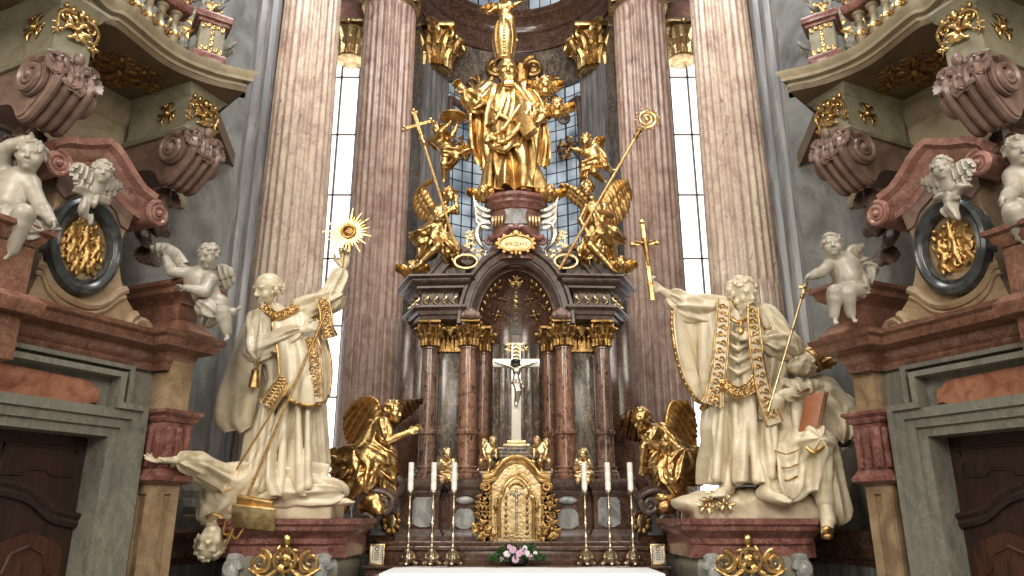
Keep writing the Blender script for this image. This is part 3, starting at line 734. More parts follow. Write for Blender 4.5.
    b = MB(); b.sweep([W(-3.2, zc, 0.02), W(0.0, zc, 0.02), W(0.0, zc, pw-0.10), W(pu-0.08, zc, pw-0.10), W(pu-0.08, zc, -0.6)], prof, UZ); b.build('cornice', M['redbrown'], t)
    # frieze block and its own cornice over the pier (the putto's seat)
    b = MB(); b.prism([(0.0, 3.34), (pu-0.03, 3.34), (pu-0.03, 3.78), (0.0, 3.78)], wfr(0), -0.6, pw-0.03)
    ring(b, 3.66, [(-0.2, 0), (0.0, 0), (0.03, 0.05), (0.10, 0.1), (0.11, 0.15), (0.15, 0.18), (0.15, 0.22), (-0.2, 0.22)])
    ring(b, 3.32, [(-0.2, 0), (0.12, 0), (0.12, 0.05), (0.07, 0.1), (0.03, 0.16), (-0.2, 0.16)])
    b.build('pier_block', M['redbrown'], t)
    b = MB(); b.prism([(-0.05, 3.87), (pu+0.05, 3.87), (pu+0.05, 3.9), (-0.05, 3.9)], wfr(0), -0.6, pw+0.05); b.build('block_top', M['redbrown'], t)
    # near pier block (partly outside the picture)
    b = MB(); q0 = P(62, 300, 5.75); wn = 0.52; un, zn = uz(58, 233, 0.51); un -= 0.09; zl = uz(33, 297, 0.5)[1]
    b.prism([(un-0.6, zl-0.5), (un, zl-0.5), (un, zn-0.04), (un-0.6, zn-0.04)], wfr(0), -0.4, 0.4)
    b.sweep([W(un-0.7, zn-0.15, 0.42), W(un, zn-0.15, 0.42), W(un, zn-0.15, -0.3)], [(-0.5, 0), (0.0, 0), (0.04, 0.05), (0.05, 0.09), (0.09, 0.11), (0.09, 0.15), (-0.5, 0.15)], UZ)
    b.sweep([W(un-0.7, zl-0.14, 0.42), W(un, zl-0.14, 0.42), W(un, zl-0.14, -0.3)], [(-0.4, 0), (0.08, 0), (0.1, 0.04), (0.1, 0.1), (0.04, 0.16), (-0.4, 0.16)], UZ)
    b.build('near_block', M['redbrown'], t)
    # ochre attic field holding the medallion, traced in the wall plane
    tr = lambda L, w_=0.0: [uz(x, y, w_) for x, y in L]
    att = tr([(16, 312), (152, 344), (146, 326), (134, 316), (124, 300), (118, 280), (116, 262), (119, 240), (126, 224), (137, 205), (126, 178), (110, 156), (62, 160), (56, 190), (42, 232), (38, 262), (33, 280)], 0.02)
    b = MB(); b.prism(att, wfr(0), -0.5, 0.06); b.build('attic_field', M['ochre'], t)
    # raised apron moulding under the medallion
    ap_ = [W(*uz(x, y, 0.06), 0.06) for x, y in ((36, 264), (44, 268), (50, 283), (60, 294), (74, 302), (90, 306), (105, 303), (117, 294), (126, 290))]
    b = MB(); b.tube(catmull(ap_, 50), 0.045, 8); b.tube(catmull([p-UZ*0.07 for p in ap_], 50), 0.028, 8)
    c0 = W(*uz(134, 331), 0.08)
    b.tube(spiral(c0, E1, UZ, 0.15, 0.03, 2.0, 50, 2.0), np.linspace(0.05, 0.03, 50), 8); b.ell(c0, (0.05, 0.05, 0.05))
    b.build('apron_moulding', M['ochre'], t)
    # mauve field under the pediment
    mv = tr([(56, 186), (58, 172), (110, 160), (128, 182), (140, 208), (133, 214), (127, 230), (121, 226), (116, 212), (104, 198), (84, 190), (64, 198)], 0.08)
    b = MB(); b.prism(mv, wfr(0), 0.05, 0.09); b.build('spandrel_panel', M['mauve'], t)
    # broken scroll pediment
    pth = [W(*uz(x, y, 0.25), 0.0) for x, y in ((60, 150), (72, 147), (92, 149), (112, 148), (120, 158), (130, 175), (142, 192), (156, 203))]
    pth = catmull(pth[:4], 14).tolist()+catmull(pth[3:], 18).tolist()[1:]
    prof = [(-0.5, -0.02), (-0.06, -0.02), (0.12, -0.02), (0.14, 0.03), (0.12, 0.05), (0.2, 0.10), (0.22, 0.15), (0.3, 0.18), (0.31, 0.24), (-0.5, 0.24)]
    b = MB(); pp = np.array(pth); v = []; k = len(prof)
    for i in range(len(pp)):
        tg = nrm(pp[min(i+1, len(pp)-1)]-pp[max(i-1, 0)]); n2 = nrm(np.cross(E3, tg)); n2 = n2 if n2[2] > 0 else -n2
        v += [pp[i]+E3*(a*0.8)+n2*(c_-0.14) for a, c_ in prof]
    f = [(i*k+j, (i+1)*k+j, (i+1)*k+(j+1) % k, i*k+(j+1) % k) for i in range(len(pp)-1) for j in range(k)]+[tuple(range(k)), tuple((len(pp)-1)*k+j for j in range(k-1, -1, -1))]
    b.add(v, f)
    for (x, y), sg, r0, a0 in (((158, 214), 1, 0.125, 1.6), ((58, 163), -1, 0.12, 1.4)):
        c = W(*uz(x, y, 0.22), 0.02)
        b.lathe([(0.001, -0.3), (r0*0.95, -0.3), (r0*0.95, 0.19), (r0*0.8, 0.205), (0.001, 0.205)], c, 20, E3)
        b.tube(spiral(c+E3*0.2, E1*sg, UZ, r0, 0.02, 2.2, 60, a0), np.linspace(0.03, 0.02, 60), 7); b.ell(c+E3*0.22, (0.035,)*3)
    b.build('scroll_pediment', M['rosered'], t)
    # medallion: its own thing, hung on the attic
    cu, cz = uz(84, 246, 0.1); mc = W(cu, cz, 0.06)
    md = thing('oval_medallion', 'oval gilded relief in a dark frame on the %s portal, below the scroll pediment' % LR, 'medallion', mc)
    b = MB(); ru, rz = 0.345, 0.45
    ang = np.linspace(0, 2*math.pi, 65)[:-1]
    el = lambda k: [mc+E1*math.cos(a)*ru*k+UZ*math.sin(a)*rz*k for a in ang]
    v = []; prof = [(0.70, 0.02), (0.70, 0.05), (0.74, 0.085), (0.80, 0.07), (0.86, 0.08), (0.92, 0.12), (1.0, 0.10), (1.04, 0.04), (1.04, -0.04)]
    for kk, ww in prof: v += [p+E3*ww for p in el(kk)]
    n = 64; f = [(i*n+j, (i)*n+(j+1) % n, (i+1)*n+(j+1) % n, (i+1)*n+j) for i in range(len(prof)-1) for j in range(n)]
    f = [q[::-1] for q in f]; b.add(v, f); b.build('frame', marble('black_green_marble_'+LR, [(0.3, srgb(38, 40, 40)), (0.6, srgb(78, 80, 80)), (0.75, srgb(100, 100, 98))], 5, (1, 1, 1), 0.22), md)
    S = Sdf(0.008); rng = np.random.RandomState(11 if s > 0 else 23)
    R3 = [E1, E3, UZ]
    S.ell(mc+E3*-0.03, (ru*0.74, 0.045, rz*0.74), R3, 0.004)
    figs = [(-0.09, -0.08, .8), (0.05, -0.12, .75), (0.0, 0.06, .9), (-0.13, 0.08, .7), (0.13, 0.02, .8), (0.12, -0.17, .5), (-0.04, -0.2, .5)] if s > 0 else [(0.0, 0.1, 1.0), (-0.02, -0.08, .8), (-0.12, -0.13, .6), (0.1, -0.15, .6), (0.12, 0.0, .5), (-0.13, 0.02, .5)]
    for fx, fz, sc_ in figs:
        c = mc+E1*fx+UZ*fz+E3*0.03; h = 0.13*sc_
        S.ell(c+UZ*h*0.95, (0.024, 0.024, 0.03), R3, 0.008); tl = rng.uniform(-0.3, 0.3)
        S.cap(c+UZ*h*0.65, c-UZ*h*0.1+E1*tl*0.1, 0.028, 0.03, 0.008); S.cap(c-UZ*h*0.2+E1*(tl*0.1+0.015), c-UZ*h*1.0+E1*0.03, 0.026, 0.016, 0.006); S.cap(c-UZ*h*0.2+E1*(tl*0.1-0.015), c-UZ*h*1.0-E1*0.03, 0.026, 0.016, 0.006)
        for e in (-1, 1):
            q = c+E1*e*0.05+UZ*(h*rng.uniform(0.0, 0.9)); S.chain([c+UZ*h*0.6+E1*e*0.02, q, q+E1*e*0.02+UZ*rng.uniform(-0.05, 0.06)], [0.013, 0.012, 0.011], 0.008)
    for _ in range(26):
        a = rng.uniform(0, 6.28); rr = rng.uniform(0.2, 0.62)
        S.ell(mc+E1*math.cos(a)*rr*ru+UZ*math.sin(a)*rr*rz+E3*0.025, rng.uniform(0.014, 0.03, 3), R3, 0.01)
    S.build('relief', M['gold_leaf'], md, 0)
    # wooden door, its own movable thing in the setting
    dm = MB(); dw = -0.22
    dm.prism([(ul, 0), (ur, 0), (ur, zt), (ul, zt)], wfr(dw), -0.08, 0.0)
    door = dm.build('door_%d' % (1 if s > 0 else 2), M['wood'], None); door['kind'] = 'structure'
    uc = -1.25
    dm = MB()
    for a0, a1 in ((ul, uc-0.05), (uc+0.05, ur)):
        L = a1-a0
        dm.prism([(a0+0.08, 0.1), (a1-0.08, 0.1), (a1-0.08, 1.3), (a1-0.16, 1.4), (a0+L*0.5, 1.48), (a0+0.16, 1.4), (a0+0.08, 1.3)], wfr(dw), 0, 0.03)
        pts = [(a0+0.14, 0.2), (a1-0.14, 0.2), (a1-0.14, 1.1), (a1-0.22, 1.16), (a1-0.26, 1.3), (a0+L*0.5, 1.36), (a0+0.26, 1.3), (a0+0.22, 1.16), (a0+0.14, 1.1)]
        dm.tube([W(u, z, dw+0.03) for u, z in pts], 0.018, 6, True)
    dm.build('door_panel', M['wood_red'], door)
    dm = MB()
    arc = [(ul, 1.5), (ul+0.25, 1.56), (ul+0.5, 1.72), (uc, 1.78), (ur-0.5, 1.72), (ur-0.25, 1.56), (ur, 1.5)]
    dm.sweep([W(u, z, dw) for u, z in catmull([(a, b_, 0) for a, b_ in arc], 30)[:, :2]], [(0, 0), (0.04, 0), (0.06, 0.04), (0.05, 0.07), (0.08, 0.1), (0.08, 0.13), (0, 0.13)], UZ)
    for u0, u1 in ((ul+0.1, uc-0.1), (uc+0.1, ur-0.1)):
        dm.tube([W(u, z, dw) for u, z in ((u0, 1.95), (u0+0.2, 1.95), (u0+0.25, 2.0), (u1-0.25, 2.0), (u1-0.2, 1.95), (u1, 1.95), (u1, 2.2), (u0, 2.2))], 0.016, 6, True)
    dm.rbox(W(uc, 0.8, dw+0.03), [E1, E3, UZ], (0.04, 0.04, 0.75), 0.015)
    for z in (1.45, 1.62, 1.85): dm.ell(W(uc, z, dw+0.06), (0.055, 0.045, 0.09), [E1, E3, UZ])
    dm.build('door_moulding', M['wood'], door)
    G.mir = 1
for s in (1, -1): side_portal(s)

def balcony(s):
    G.mir = s; LR = ('left', 'right')[s < 0]
    ZB = 6.1
    edge = [PZ(x, y, ZB) for x, y in ((252, 84), (214, 75), (173, 57), (127, 20), (97, 0))][::-1]
    edge = [edge[0]+V(0.12, -1.6, 0)]+edge
    ed = catmull(edge, 40)
    t = thing('balcony', 'curved stone balcony with a moulded cornice edge high on the %s side' % LR, 'balcony', edge[-1])
    end = [ed[-1]+V(-0.55, 0.55, 0), ed[-1]+V(-1.3, 1.0, 0)]
    prof = [(-0.25, -0.05), (-0.13, -0.05), (-0.12, -0.02), (-0.07, -0.01), (-0.06, 0.02), (0.0, 0.03), (0.01, 0.06), (0.0, 0.07), (0.03, 0.11), (0.04, 0.14), (-0.25, 0.14)]
    b = MB(); b.sweep(list(ed)+end, prof, UZ); b.build('cornice_edge', M['cream'], t)
    # slab with soffit
    back = [W(u, 0, -0.75) for u in (1.4, 0.5, -0.5, -1.5, -2.6, -4.0)]
    poly = [((p-E3*0.09)[0], (p-E3*0.09)[1]) for p in list(ed)+end[:1]]+[(p[0], p[1]) for p in back]
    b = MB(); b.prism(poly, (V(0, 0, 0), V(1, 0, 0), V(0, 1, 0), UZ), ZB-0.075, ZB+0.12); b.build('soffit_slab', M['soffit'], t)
    # band on the wall under the soffit
    b = MB(); b.sweep([W(-4, 5.15, -0.75), W(0.7, 5.15, -0.75)], [(-0.05, 0), (0.03, 0), (0.06, 0.04), (0.06, 0.09), (0.02, 0.12), (0.02, 0.62), (0.1, 0.7), (0.12, 0.8), (0.22, 0.92), (-0.05, 0.92)], UZ); b.build('wall_frieze', M['cream'], t)
    # gilded rocaille on the soffit
    go = thing('soffit_ornament', 'dark gilded leaf ornament under the %s balcony' % LR, 'ornament', PZ(118, 72, ZB-0.1))
    b = MB(); c = PZ(120, 70, ZB-0.06)
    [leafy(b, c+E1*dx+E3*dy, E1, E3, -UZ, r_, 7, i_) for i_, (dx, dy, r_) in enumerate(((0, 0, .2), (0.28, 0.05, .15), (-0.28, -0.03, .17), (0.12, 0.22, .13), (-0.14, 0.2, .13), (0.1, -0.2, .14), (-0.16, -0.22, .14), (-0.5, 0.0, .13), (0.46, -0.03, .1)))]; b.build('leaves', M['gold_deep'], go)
    # two consoles
    for k, (cx, cy, nm) in enumerate(((191, 90, 'far'), (62, -2, 'near'))):
        c = PZ(cx, cy, ZB-0.12); fu = 0.36 if k == 0 else 0.34; d0 = 0.9; o = V(c[0], c[1], 0)
        f = lambda u, z, w_: o+E1*u+UZ*z+E3*w_
        lab = 'scroll bracket with gilded block under the %s balcony, %s' % (LR, ('at its end by the pilaster', 'the nearer one')[k])
        ct = thing('console', lab, 'bracket', f(0.1, 4.9, -0.3), None)
        z1 = ZB-0.08; z0 = z1-(0.56 if k == 0 else 0.66)
        b = MB(); b.prism([(0, z0), (fu, z0), (fu, z1), (0, z1)], (o, E1, UZ, E3), -d0, 0)
        b.sweep([f(0, z1-0.1, -d0), f(0, z1-0.1, 0), f(fu, z1-0.1, 0), f(fu, z1-0.1, -d0)], [(-0.1, 0), (0.0, 0), (0.03, 0.03), (0.04, 0.06), (0.08, 0.1), (0.08, 0.13), (-0.1, 0.13)], UZ)
        b.sweep([f(0, z0, -d0), f(0, z0, 0), f(fu, z0, 0), f(fu, z0, -d0)], [(-0.1, 0), (0.05, 0), (0.07, 0.03), (0.05, 0.06), (0.01, 0.1), (-0.1, 0.1)], UZ)
        b.build('block', M['olive'], ct)
        b = MB()
        leafy(b, f(fu/2, z1-0.27, 0.02), E1, UZ, E3, 0.13, 7, 3); b.ell(f(fu/2, z1-0.12, 0.05), (0.035, 0.03, 0.05), [E1, E3, UZ])
        for q in range(5): b.ell(f(0.04+q*(fu-0.08)/4, z1-0.09, 0.03), (0.022, 0.02, 0.035), [E1, E3, UZ], 7, 5)
        for e in (0, 1):
            sg = e*2-1
            b.tube(spiral(f(fu/2+sg*0.13, z1-0.20, 0.03), E1*sg, UZ, 0.055, 0.012, 1.5, 20), 0.012, 6)
            b.tube(catmull([f(fu/2+sg*0.05, z1-0.14, 0.04), f(fu/2+sg*0.13, z1-0.15, 0.05), f(fu/2+sg*0.19, z1-0.22, 0.04), f(fu/2+sg*0.17, z1-0.34, 0.02), f(fu/2+sg*0.2, z1-0.42, 0.0)], 16), np.linspace(0.022, 0.008, 16), 6)
            leafy(b, f(fu/2+sg*0.17, z1-0.34, 0.02), E1, UZ, E3, 0.06, 5, 4+e)
        leafy(b, f(0.0, z1-0.26, -0.3), E3, UZ, -E1, 0.14, 6, 7)
        b.build('gilded_leaves', M['gold'], ct)
        # S-scroll body: profile in (w,z) extruded along E1
        body = [(-d0, z0), (0.03, z0), (0.10, z0-0.08), (0.12, z0-0.18), (0.08, z0-0.27), (0.0, z0-0.36), (-0.09, z0-0.44), (-0.17, z0-0.50), (-0.26, z0-0.50), (-0.32, z0-0.42), (-0.45, z0-0.34), (-d0, z0-0.30)]
        bb = catmull([(a, z, 0) for a, z in body[1:]], 30)[:, :2].tolist()
        b = MB(); b.prism([body[0]]+bb, (o, E3, UZ, E1), -0.02, fu+0.02)
        for uu in np.linspace(0.03, fu-0.03, 4): b.tube([f(uu, z, a+0.012) for a, z in bb[:24]], 0.042, 7)
        for uu, sg in ((-0.03, -1), (fu+0.03, 1)):
            cc = f(uu, z0-0.19, -0.07)
            b.lathe([(0.001, 0), (0.17, 0), (0.17, 0.03), (0.13, 0.045), (0.001, 0.045)], cc, 24, E1*sg)
            b.tube(spiral(cc+E1*sg*0.05, E3, UZ, 0.165, 0.03, 2.1, 60, 0.8), np.linspace(0.035, 0.025, 60), 7); b.ell(cc+E1*sg*0.05, 0.055)
        b.build('scroll', M['mauve'], ct)
        b = MB()
        for j, (uu, q, h) in enumerate(((fu/2, 0, .3), (fu*0.2, -.3, .24), (fu*0.8, .3, .24))):
            acanthus(b, f(uu, z0+0.02, 0.11), E3, -UZ+E1*q, h, 0.2, 0.3)
        b.tube(spiral(f(fu*0.1, z0-0.02, 0.13), -E1, UZ, 0.06, 0.02, 1.3, 18), 0.024, 6); b.tube(spiral(f(fu*0.9, z0-0.02, 0.13), E1, UZ, 0.06, 0.02, 1.3, 18), 0.024, 6)
        b.ell(f(fu/2, z0+0.05, 0.14), (0.05, 0.04, 0.07), [E1, E3, UZ])
        leafy(b, f(fu/2, z0-0.12, 0.12), E1, UZ, E3, 0.17, 8, 12); leafy(b, f(fu*0.15, z0-0.05, 0.10), E1, UZ, E3, 0.11, 6, 13); leafy(b, f(fu*0.85, z0-0.05, 0.10), E1, UZ, E3, 0.11, 6, 14)
        b.build('acanthus', M['mauve'], ct)
        b = MB(); c2 = f(fu/2, z0-0.58, -0.42)
        for j in range(5): acanthus(b, c2+UZ*(0.12-0.16*j)-E3*0.04*j+E1*(0.06*(-1)**j), nrm(E3-E1*0.3*(-1)**j), -UZ, 0.26, 0.22, 0.5)
        b.ell(c2-UZ*0.2, (0.10, 0.09, 0.26), [E1, E3, UZ]); b.build('pendant_leaf', M['dark'], ct)
    # balustrade standing on the balcony edge: rail, balusters, pedestal
    zt = ZB+0.14
    ins = [p+V(-0.17, 0.05, 0) for p in ed]; L = np.array(ins)
    seg = np.r_[0, np.cumsum(np.linalg.norm(np.diff(L, axis=0), axis=1))]
    def along(q): return np.array([np.interp(q, seg, L[:, i]) for i in range(3)])
    tot = seg[-1]
    bl = thing('balustrade', 'stone balustrade with red rail and gilded balusters on the %s balcony' % LR, 'balustrade', along(tot-0.4))
    rail_p = [along(q)+UZ*(zt-ZB) for q in np.linspace(0, tot-0.6, 24)]
    b = MB(); b.sweep([p+UZ*0.50 for p in rail_p], [(-0.1, 0), (0.1, 0), (0.13, 0.04), (0.13, 0.09), (0.09, 0.12), (-0.12, 0.12)], UZ); b.build('rail', M['red'], bl)
    b = MB(); b.sweep(rail_p, [(-0.12, 0), (0.11, 0), (0.11, 0.06), (0.08, 0.09), (-0.12, 0.09)], UZ); b.build('plinth', M['red'], bl)
    prof = [(r_, h_*0.76) for r_, h_ in [(0.065, 0.09), (0.065, 0.13), (0.035, 0.15), (0.055, 0.22), (0.068, 0.28), (0.05, 0.36), (0.03, 0.44), (0.035, 0.48), (0.05, 0.5), (0.035, 0.53), (0.045, 0.6), (0.065, 0.62), (0.065, 0.66)]]
    for i in range(12):
        p = along(tot-0.72-0.165*i)+UZ*(zt-ZB)
        bb = MB(); bb.lathe(prof, p, 12); ob = bb.build('baluster', M['cream'], bl)
        gb = MB(); gb.lathe([(0.05, 0.19), (0.072, 0.20), (0.074, 0.225), (0.06, 0.26)], p, 12)
        for a in range(5): gb.ell(p+V(math.cos(a*1.257)*0.06, math.sin(a*1.257)*0.06, 0.225), (0.02, 0.02, 0.04), nu=6, nv=4)
        gb.build('gilt_band', M['gold'], ob)
    p = along(tot-0.34)+UZ*(zt-ZB); q = nrm(along(tot-0.2)-along(tot-0.5)); nn = V(q[1], -q[0], 0); R = [q, nn, UZ]
    b = MB(); b.rbox(p+UZ*0.29, R, (0.13, 0.12, 0.23), 0.02); b.build('pedestal', M['olive'], bl)
    b = MB(); b.rbox(p+UZ*0.06, R, (0.17, 0.15, 0.05), 0.015); b.build('pedestal_foot', M['red'], bl); b = MB(); b.rbox(p+UZ*0.56, R, (0.19, 0.17, 0.045), 0.02); b.rbox(p+UZ*0.50, R, (0.16, 0.14, 0.025), 0.01); b.build('pedestal_cap', M['red'], bl)
    b = MB()
    for k in range(5):
        for z, h in ((0.46, -0.07), (0.12, 0.06)): b.ell(p+q*(k-2)*0.05+nn*0.125+UZ*(z+h*0.4+(0.015 if k % 2 else 0)), (0.022, 0.015, 0.03 if k % 2 else 0.04), R, 7, 5)
    for k in range(3): b.ell(p+nn*0.125+UZ*(0.22+0.07*k), (0.02, 0.015, 0.04), R, 7, 5)
    b.build('gilt_swags', M['gold'], bl)
    # carved figures and leaves crowning the balcony behind the rail
    cg = thing('carved_trophy', 'grey and gold carved foliage trophy behind the %s balcony rail' % LR, 'ornament', p+V(-0.5, 0.4, 0))
    b = MB(); rng = np.random.RandomState(4)
    for k in range(9): leafy(b, p+V(-0.85+0.09*k, 0.45, 0.55+0.26*(k % 4)), V(1, 0, 0), UZ, V(0, -1, 0), 0.24, 6, k)
    b.build('leaves', M['greyblue'], cg)
    b = MB()
    for k in range(5): leafy(b, p+V(-0.85+0.16*k, 0.35, 0.75+0.22*(k % 3)), V(1, 0, 0), UZ, V(0, -1, 0), 0.15, 6, 30+k)
    b.build('gilded_scrolls', M['gold'], cg)
    G.mir = 1
for s in (1, -1): balcony(s)
# ---------------------------------------------------------------- high altar retable
def mirror2(fn):
    for s in (1, -1): G.mir = s; fn(s)
    G.mir = 1

YB = 10.0
RT = thing('altar_retable', 'dark marble altarpiece with four red columns and an arched niche behind the crucifix', 'altarpiece', (0, YB, 1.0))
ZL = 2.07       # column ledge
ZC0, ZC1 = 3.82, 4.19   # capitals
def arch_pts(hw, rise, z0, y, n=40, a0=0, a1=180):
    a = np.radians(np.linspace(a0, a1, n)); return np.stack([-hw*np.cos(a), np.full(n, y), z0+rise*np.sin(a)], 1)

def retable_half(s):
    LR = ('left', 'right')[s < 0]
    # columns with gilded capitals
    for x, y, r, mat in ((-1.185, 9.98, 0.112, 'altarcol2'), (-0.655, 9.95, 0.118, 'altarcol'), (-0.465, 10.3, 0.085, 'altarcol')):
        b = MB()
        b.lathe([(r*1.5, 0), (r*1.5, 0.05), (r*1.42, 0.06), (r*1.45, 0.09), (r*1.2, 0.12), (r*1.3, 0.15), (r*1.05, 0.17), (r*1.02, 0.2), (r*1.02, 0.56), (r*1.2, 0.58), (r*1.2, 0.62), (r*1.0, 0.64), (r*1.0, 1.2), (r*0.9, ZC0-ZL-0.03), (r*1.0, ZC0-ZL-0.02), (r*1.0, ZC0-ZL)], (x, y, ZL), 32)
        o = b.build('column', M[mat], RT)
        b = MB(); capital(b, (x, y, ZC0), r*0.95, ZC1-ZC0); b.build('capital', M['gold_deep'], o)
    # dark flat pilasters between and behind the columns
    b = MB(); b.box((-1.07, 10.14, ZL), (-0.77, 10.4, ZC0), 0.01)
    b.box((-1.07-0.03, 10.11, ZL), (-0.74, 10.4, ZL+0.12), 0.01); b.build('pilaster', M['altargrey'], RT)
    b = MB()
    for k in range(5): acanthus(b, V(-1.04+0.06*k, 10.13, ZC0+0.02), V(0, -1, 0), UZ, 0.28 if k % 2 else 0.2, 0.09, 0.4)
    for k in (-1.06, -0.78): b.tube(spiral(V(k, 10.08, ZC1-0.08), V(1, 0, 0), UZ, 0.07, 0.02, 1.6, 24), 0.025, 6)
    b.box((-1.07, 10.1, ZC0-0.02), (-0.77, 10.2, ZC1)); b.build('pilaster_capital', M['gold_deep'], RT)
    b = MB(); b.box((-1.42, 10.16, ZL-0.6), (-1.07, 10.45, ZC1+0.1), 0.01); b.box((-1.62, 10.3, ZL-0.6), (-1.4, 10.5, ZC1+0.1), 0.01); b.build('side_pilaster', M['darkred'], RT)
    # entablature block breaking forward over the pair of columns, with splayed outer side
    path = [V(-1.55, 10.4, 0), V(-1.32, 9.83, 0), V(-0.78, 9.8, 0), V(-0.74, 10.4, 0)]
    inner = [V(-1.5, 10.45, 0), V(-0.76, 10.45, 0)]
    b = MB()
    arc_ = [(-0.25, 0), (0.0, 0), (0.01, 0.05), (0.04, 0.06), (0.05, 0.11), (0.1, 0.15), (0.10, 0.18), (-0.25, 0.18)]
    b.sweep([p+UZ*4.19 for p in path], arc_, UZ); b.build('architrave', M['dark'], RT)
    b = MB(); b.sweep([p+UZ*4.36 for p in path], [(-0.3, 0), (-0.02, 0), (-0.02, 0.22), (-0.3, 0.22)], UZ); b.build('frieze', M['dark'], RT)
    b = MB()
    for k in range(4):
        p = lerp(path[1], path[2], (k+0.6)/4.2)+V(0, -0.02, 4.37); b.tube(catmull([p+V(0.03, 0, 0.02), p+V(-0.03, -0.03, 0.07), p+V(0.03, -0.04, 0.12), p+V(-0.02, -0.02, 0.19)], 10), [.012, .02, .022, .022, .022, .02, .02, .018, .014, .01], 6)
    for k in range(3):
        p = lerp(path[0], path[1], (k+0.9)/3.4)+V(-0.02, -0.02, 4.37); b.tube(catmull([p+V(0.03, 0, 0.02), p+V(-0.03, -0.03, 0.07), p+V(0.03, -0.03, 0.12), p+V(-0.02, -0.02, 0.19)], 10), 0.016, 6)
    b.build('gilded_frieze_leaves', M['gold_pale'], RT)
    b = MB()
    corn = [(-0.35, 0), (0.0, 0), (0.02, 0.03), (0.07, 0.05), (0.07, 0.08), (0.14, 0.11), (0.16, 0.14), (0.16, 0.155), (0.21, 0.185), (0.21, 0.21), (-0.35, 0.21)]
    b.sweep([p+UZ*4.57 for p in path], corn, UZ)
    b.prism([(-1.5, 10.44), (-1.3, 9.85), (-0.8, 9.83), (-0.78, 10.44)][::-1], (V(0, 0, 0), V(1, 0, 0), V(0, 1, 0), UZ), 4.2, 4.78); b.build('cornice', M['dark'], RT)
    # scroll pediment rising from the cornice to the pedestal
    sc = catmull([(-1.36, 4.80, 0), (-1.24, 4.86, 0), (-1.1, 5.02, 0), (-0.96, 5.2, 0), (-0.82, 5.27, 0), (-0.68, 5.2, 0)], 26)[:, :2]
    b = MB(); b.prism([(-0.66, 4.93), (-0.66, 5.2)]+[(-0.7, 5.22)]+[(x, z-0.13) for x, z in sc[::-1]][2:]+[(-1.36, 4.93)], (V(0, 0, 0), V(1, 0, 0), UZ, V(0, -1, 0)), -10.4, -9.98) if False else None
    low = [(x+0.02, max(4.77, z-0.18)) for x, z in sc]
    b.prism(low+sc[::-1].tolist(), (V(0, 0, 0), V(1, 0, 0), UZ, V(0, -1, 0)), -10.4, -9.9)
    b.prism([(x, z+0.045) for x, z in sc][::-1]+[(x, z-0.03) for x, z in sc], (V(0, 0, 0), V(1, 0, 0), UZ, V(0, -1, 0)), -10.42, -9.86)
    b.tube(spiral(V(-0.67, 9.9, 5.11), V(1, 0, 0), UZ, 0.11, 0.02, 1.9, 40, 1.4), np.linspace(0.05, 0.03, 40), 7); b.lathe([(0.001, 0), (0.1, 0), (0.1, 0.5), (0.001, 0.5)], (-0.67, 9.92, 5.11), 20, (0, 1, 0))
    b.build('scroll', M['dark'], RT)
    b = MB(); b.prism([(-1.28, 4.77), (-0.72, 4.77), (-0.72, 5.05), (-0.82, 5.12), (-0.95, 5.05), (-1.1, 4.9)], (V(0, 0, 0), V(1, 0, 0), UZ, V(0, -1, 0)), -10.35, -9.98); b.build('scroll_infill', M['altargrey'], RT)
    # silver oval and foliage beside the pedestal
    b = MB(); c = V(-0.70, 9.80, 5.02)
    b.tube([c+V(math.cos(a)*0.16, 0, math.sin(a)*0.10) for a in np.linspace(0, 6.28, 30)[:-1]], 0.025, 6, True)
    for k, (dx, dz, r) in enumerate(((0.02, 0.22, .1), (0.1, 0.34, .08), (0.02, 0.44, .07), (0.2, 0.16, .08))): leafy(b, c+V(dx, 0.1, dz), V(1, 0, 0), UZ, V(0, -1, 0), r, 5, k)
    b.tube(catmull([c+V(0, 0.1, 0.05), c+V(0.05, 0.1, 0.2), c+V(0.0, 0.1, 0.35), c+V(0.08, 0.1, 0.5)], 16), 0.02, 6)
    b.build('foliage', M['gold_pale'], RT)
    # crescent silver feathers at the pedestal sides
    b = MB()
    for k in range(4):
        z = 5.98-0.09*k; L = 0.2-0.012*k
        p = catmull([V(-0.36, 9.86, z-0.16), V(-0.46, 9.84, z-0.16), V(-0.46-L*0.55, 9.82, z-0.08), V(-0.42-L, 9.82, z+0.06)], 12)
        b.tube(p, [.02, .03, .036, .04, .04, .038, .034, .03, .025, .018, .012, .004], 7, flat=(V(0, 1, 0), 0.5))
    p = catmull([V(-0.36, 9.86, 5.62), V(-0.5, 9.84, 5.6), V(-0.55, 9.84, 5.45), V(-0.5, 9.84, 5.3), V(-0.4, 9.86, 5.22)], 16); b.tube(p, np.r_[np.linspace(.02, .05, 8), np.linspace(.05, .015, 8)], 7)
    p = catmull([V(-0.42, 9.86, 5.2), V(-0.44, 9.84, 5.1), V(-0.4, 9.84, 4.98)], 8); b.tube(p, 0.03, 7)
    b.build('silver_feathers', M['silver'], RT)
mirror2(retable_half)
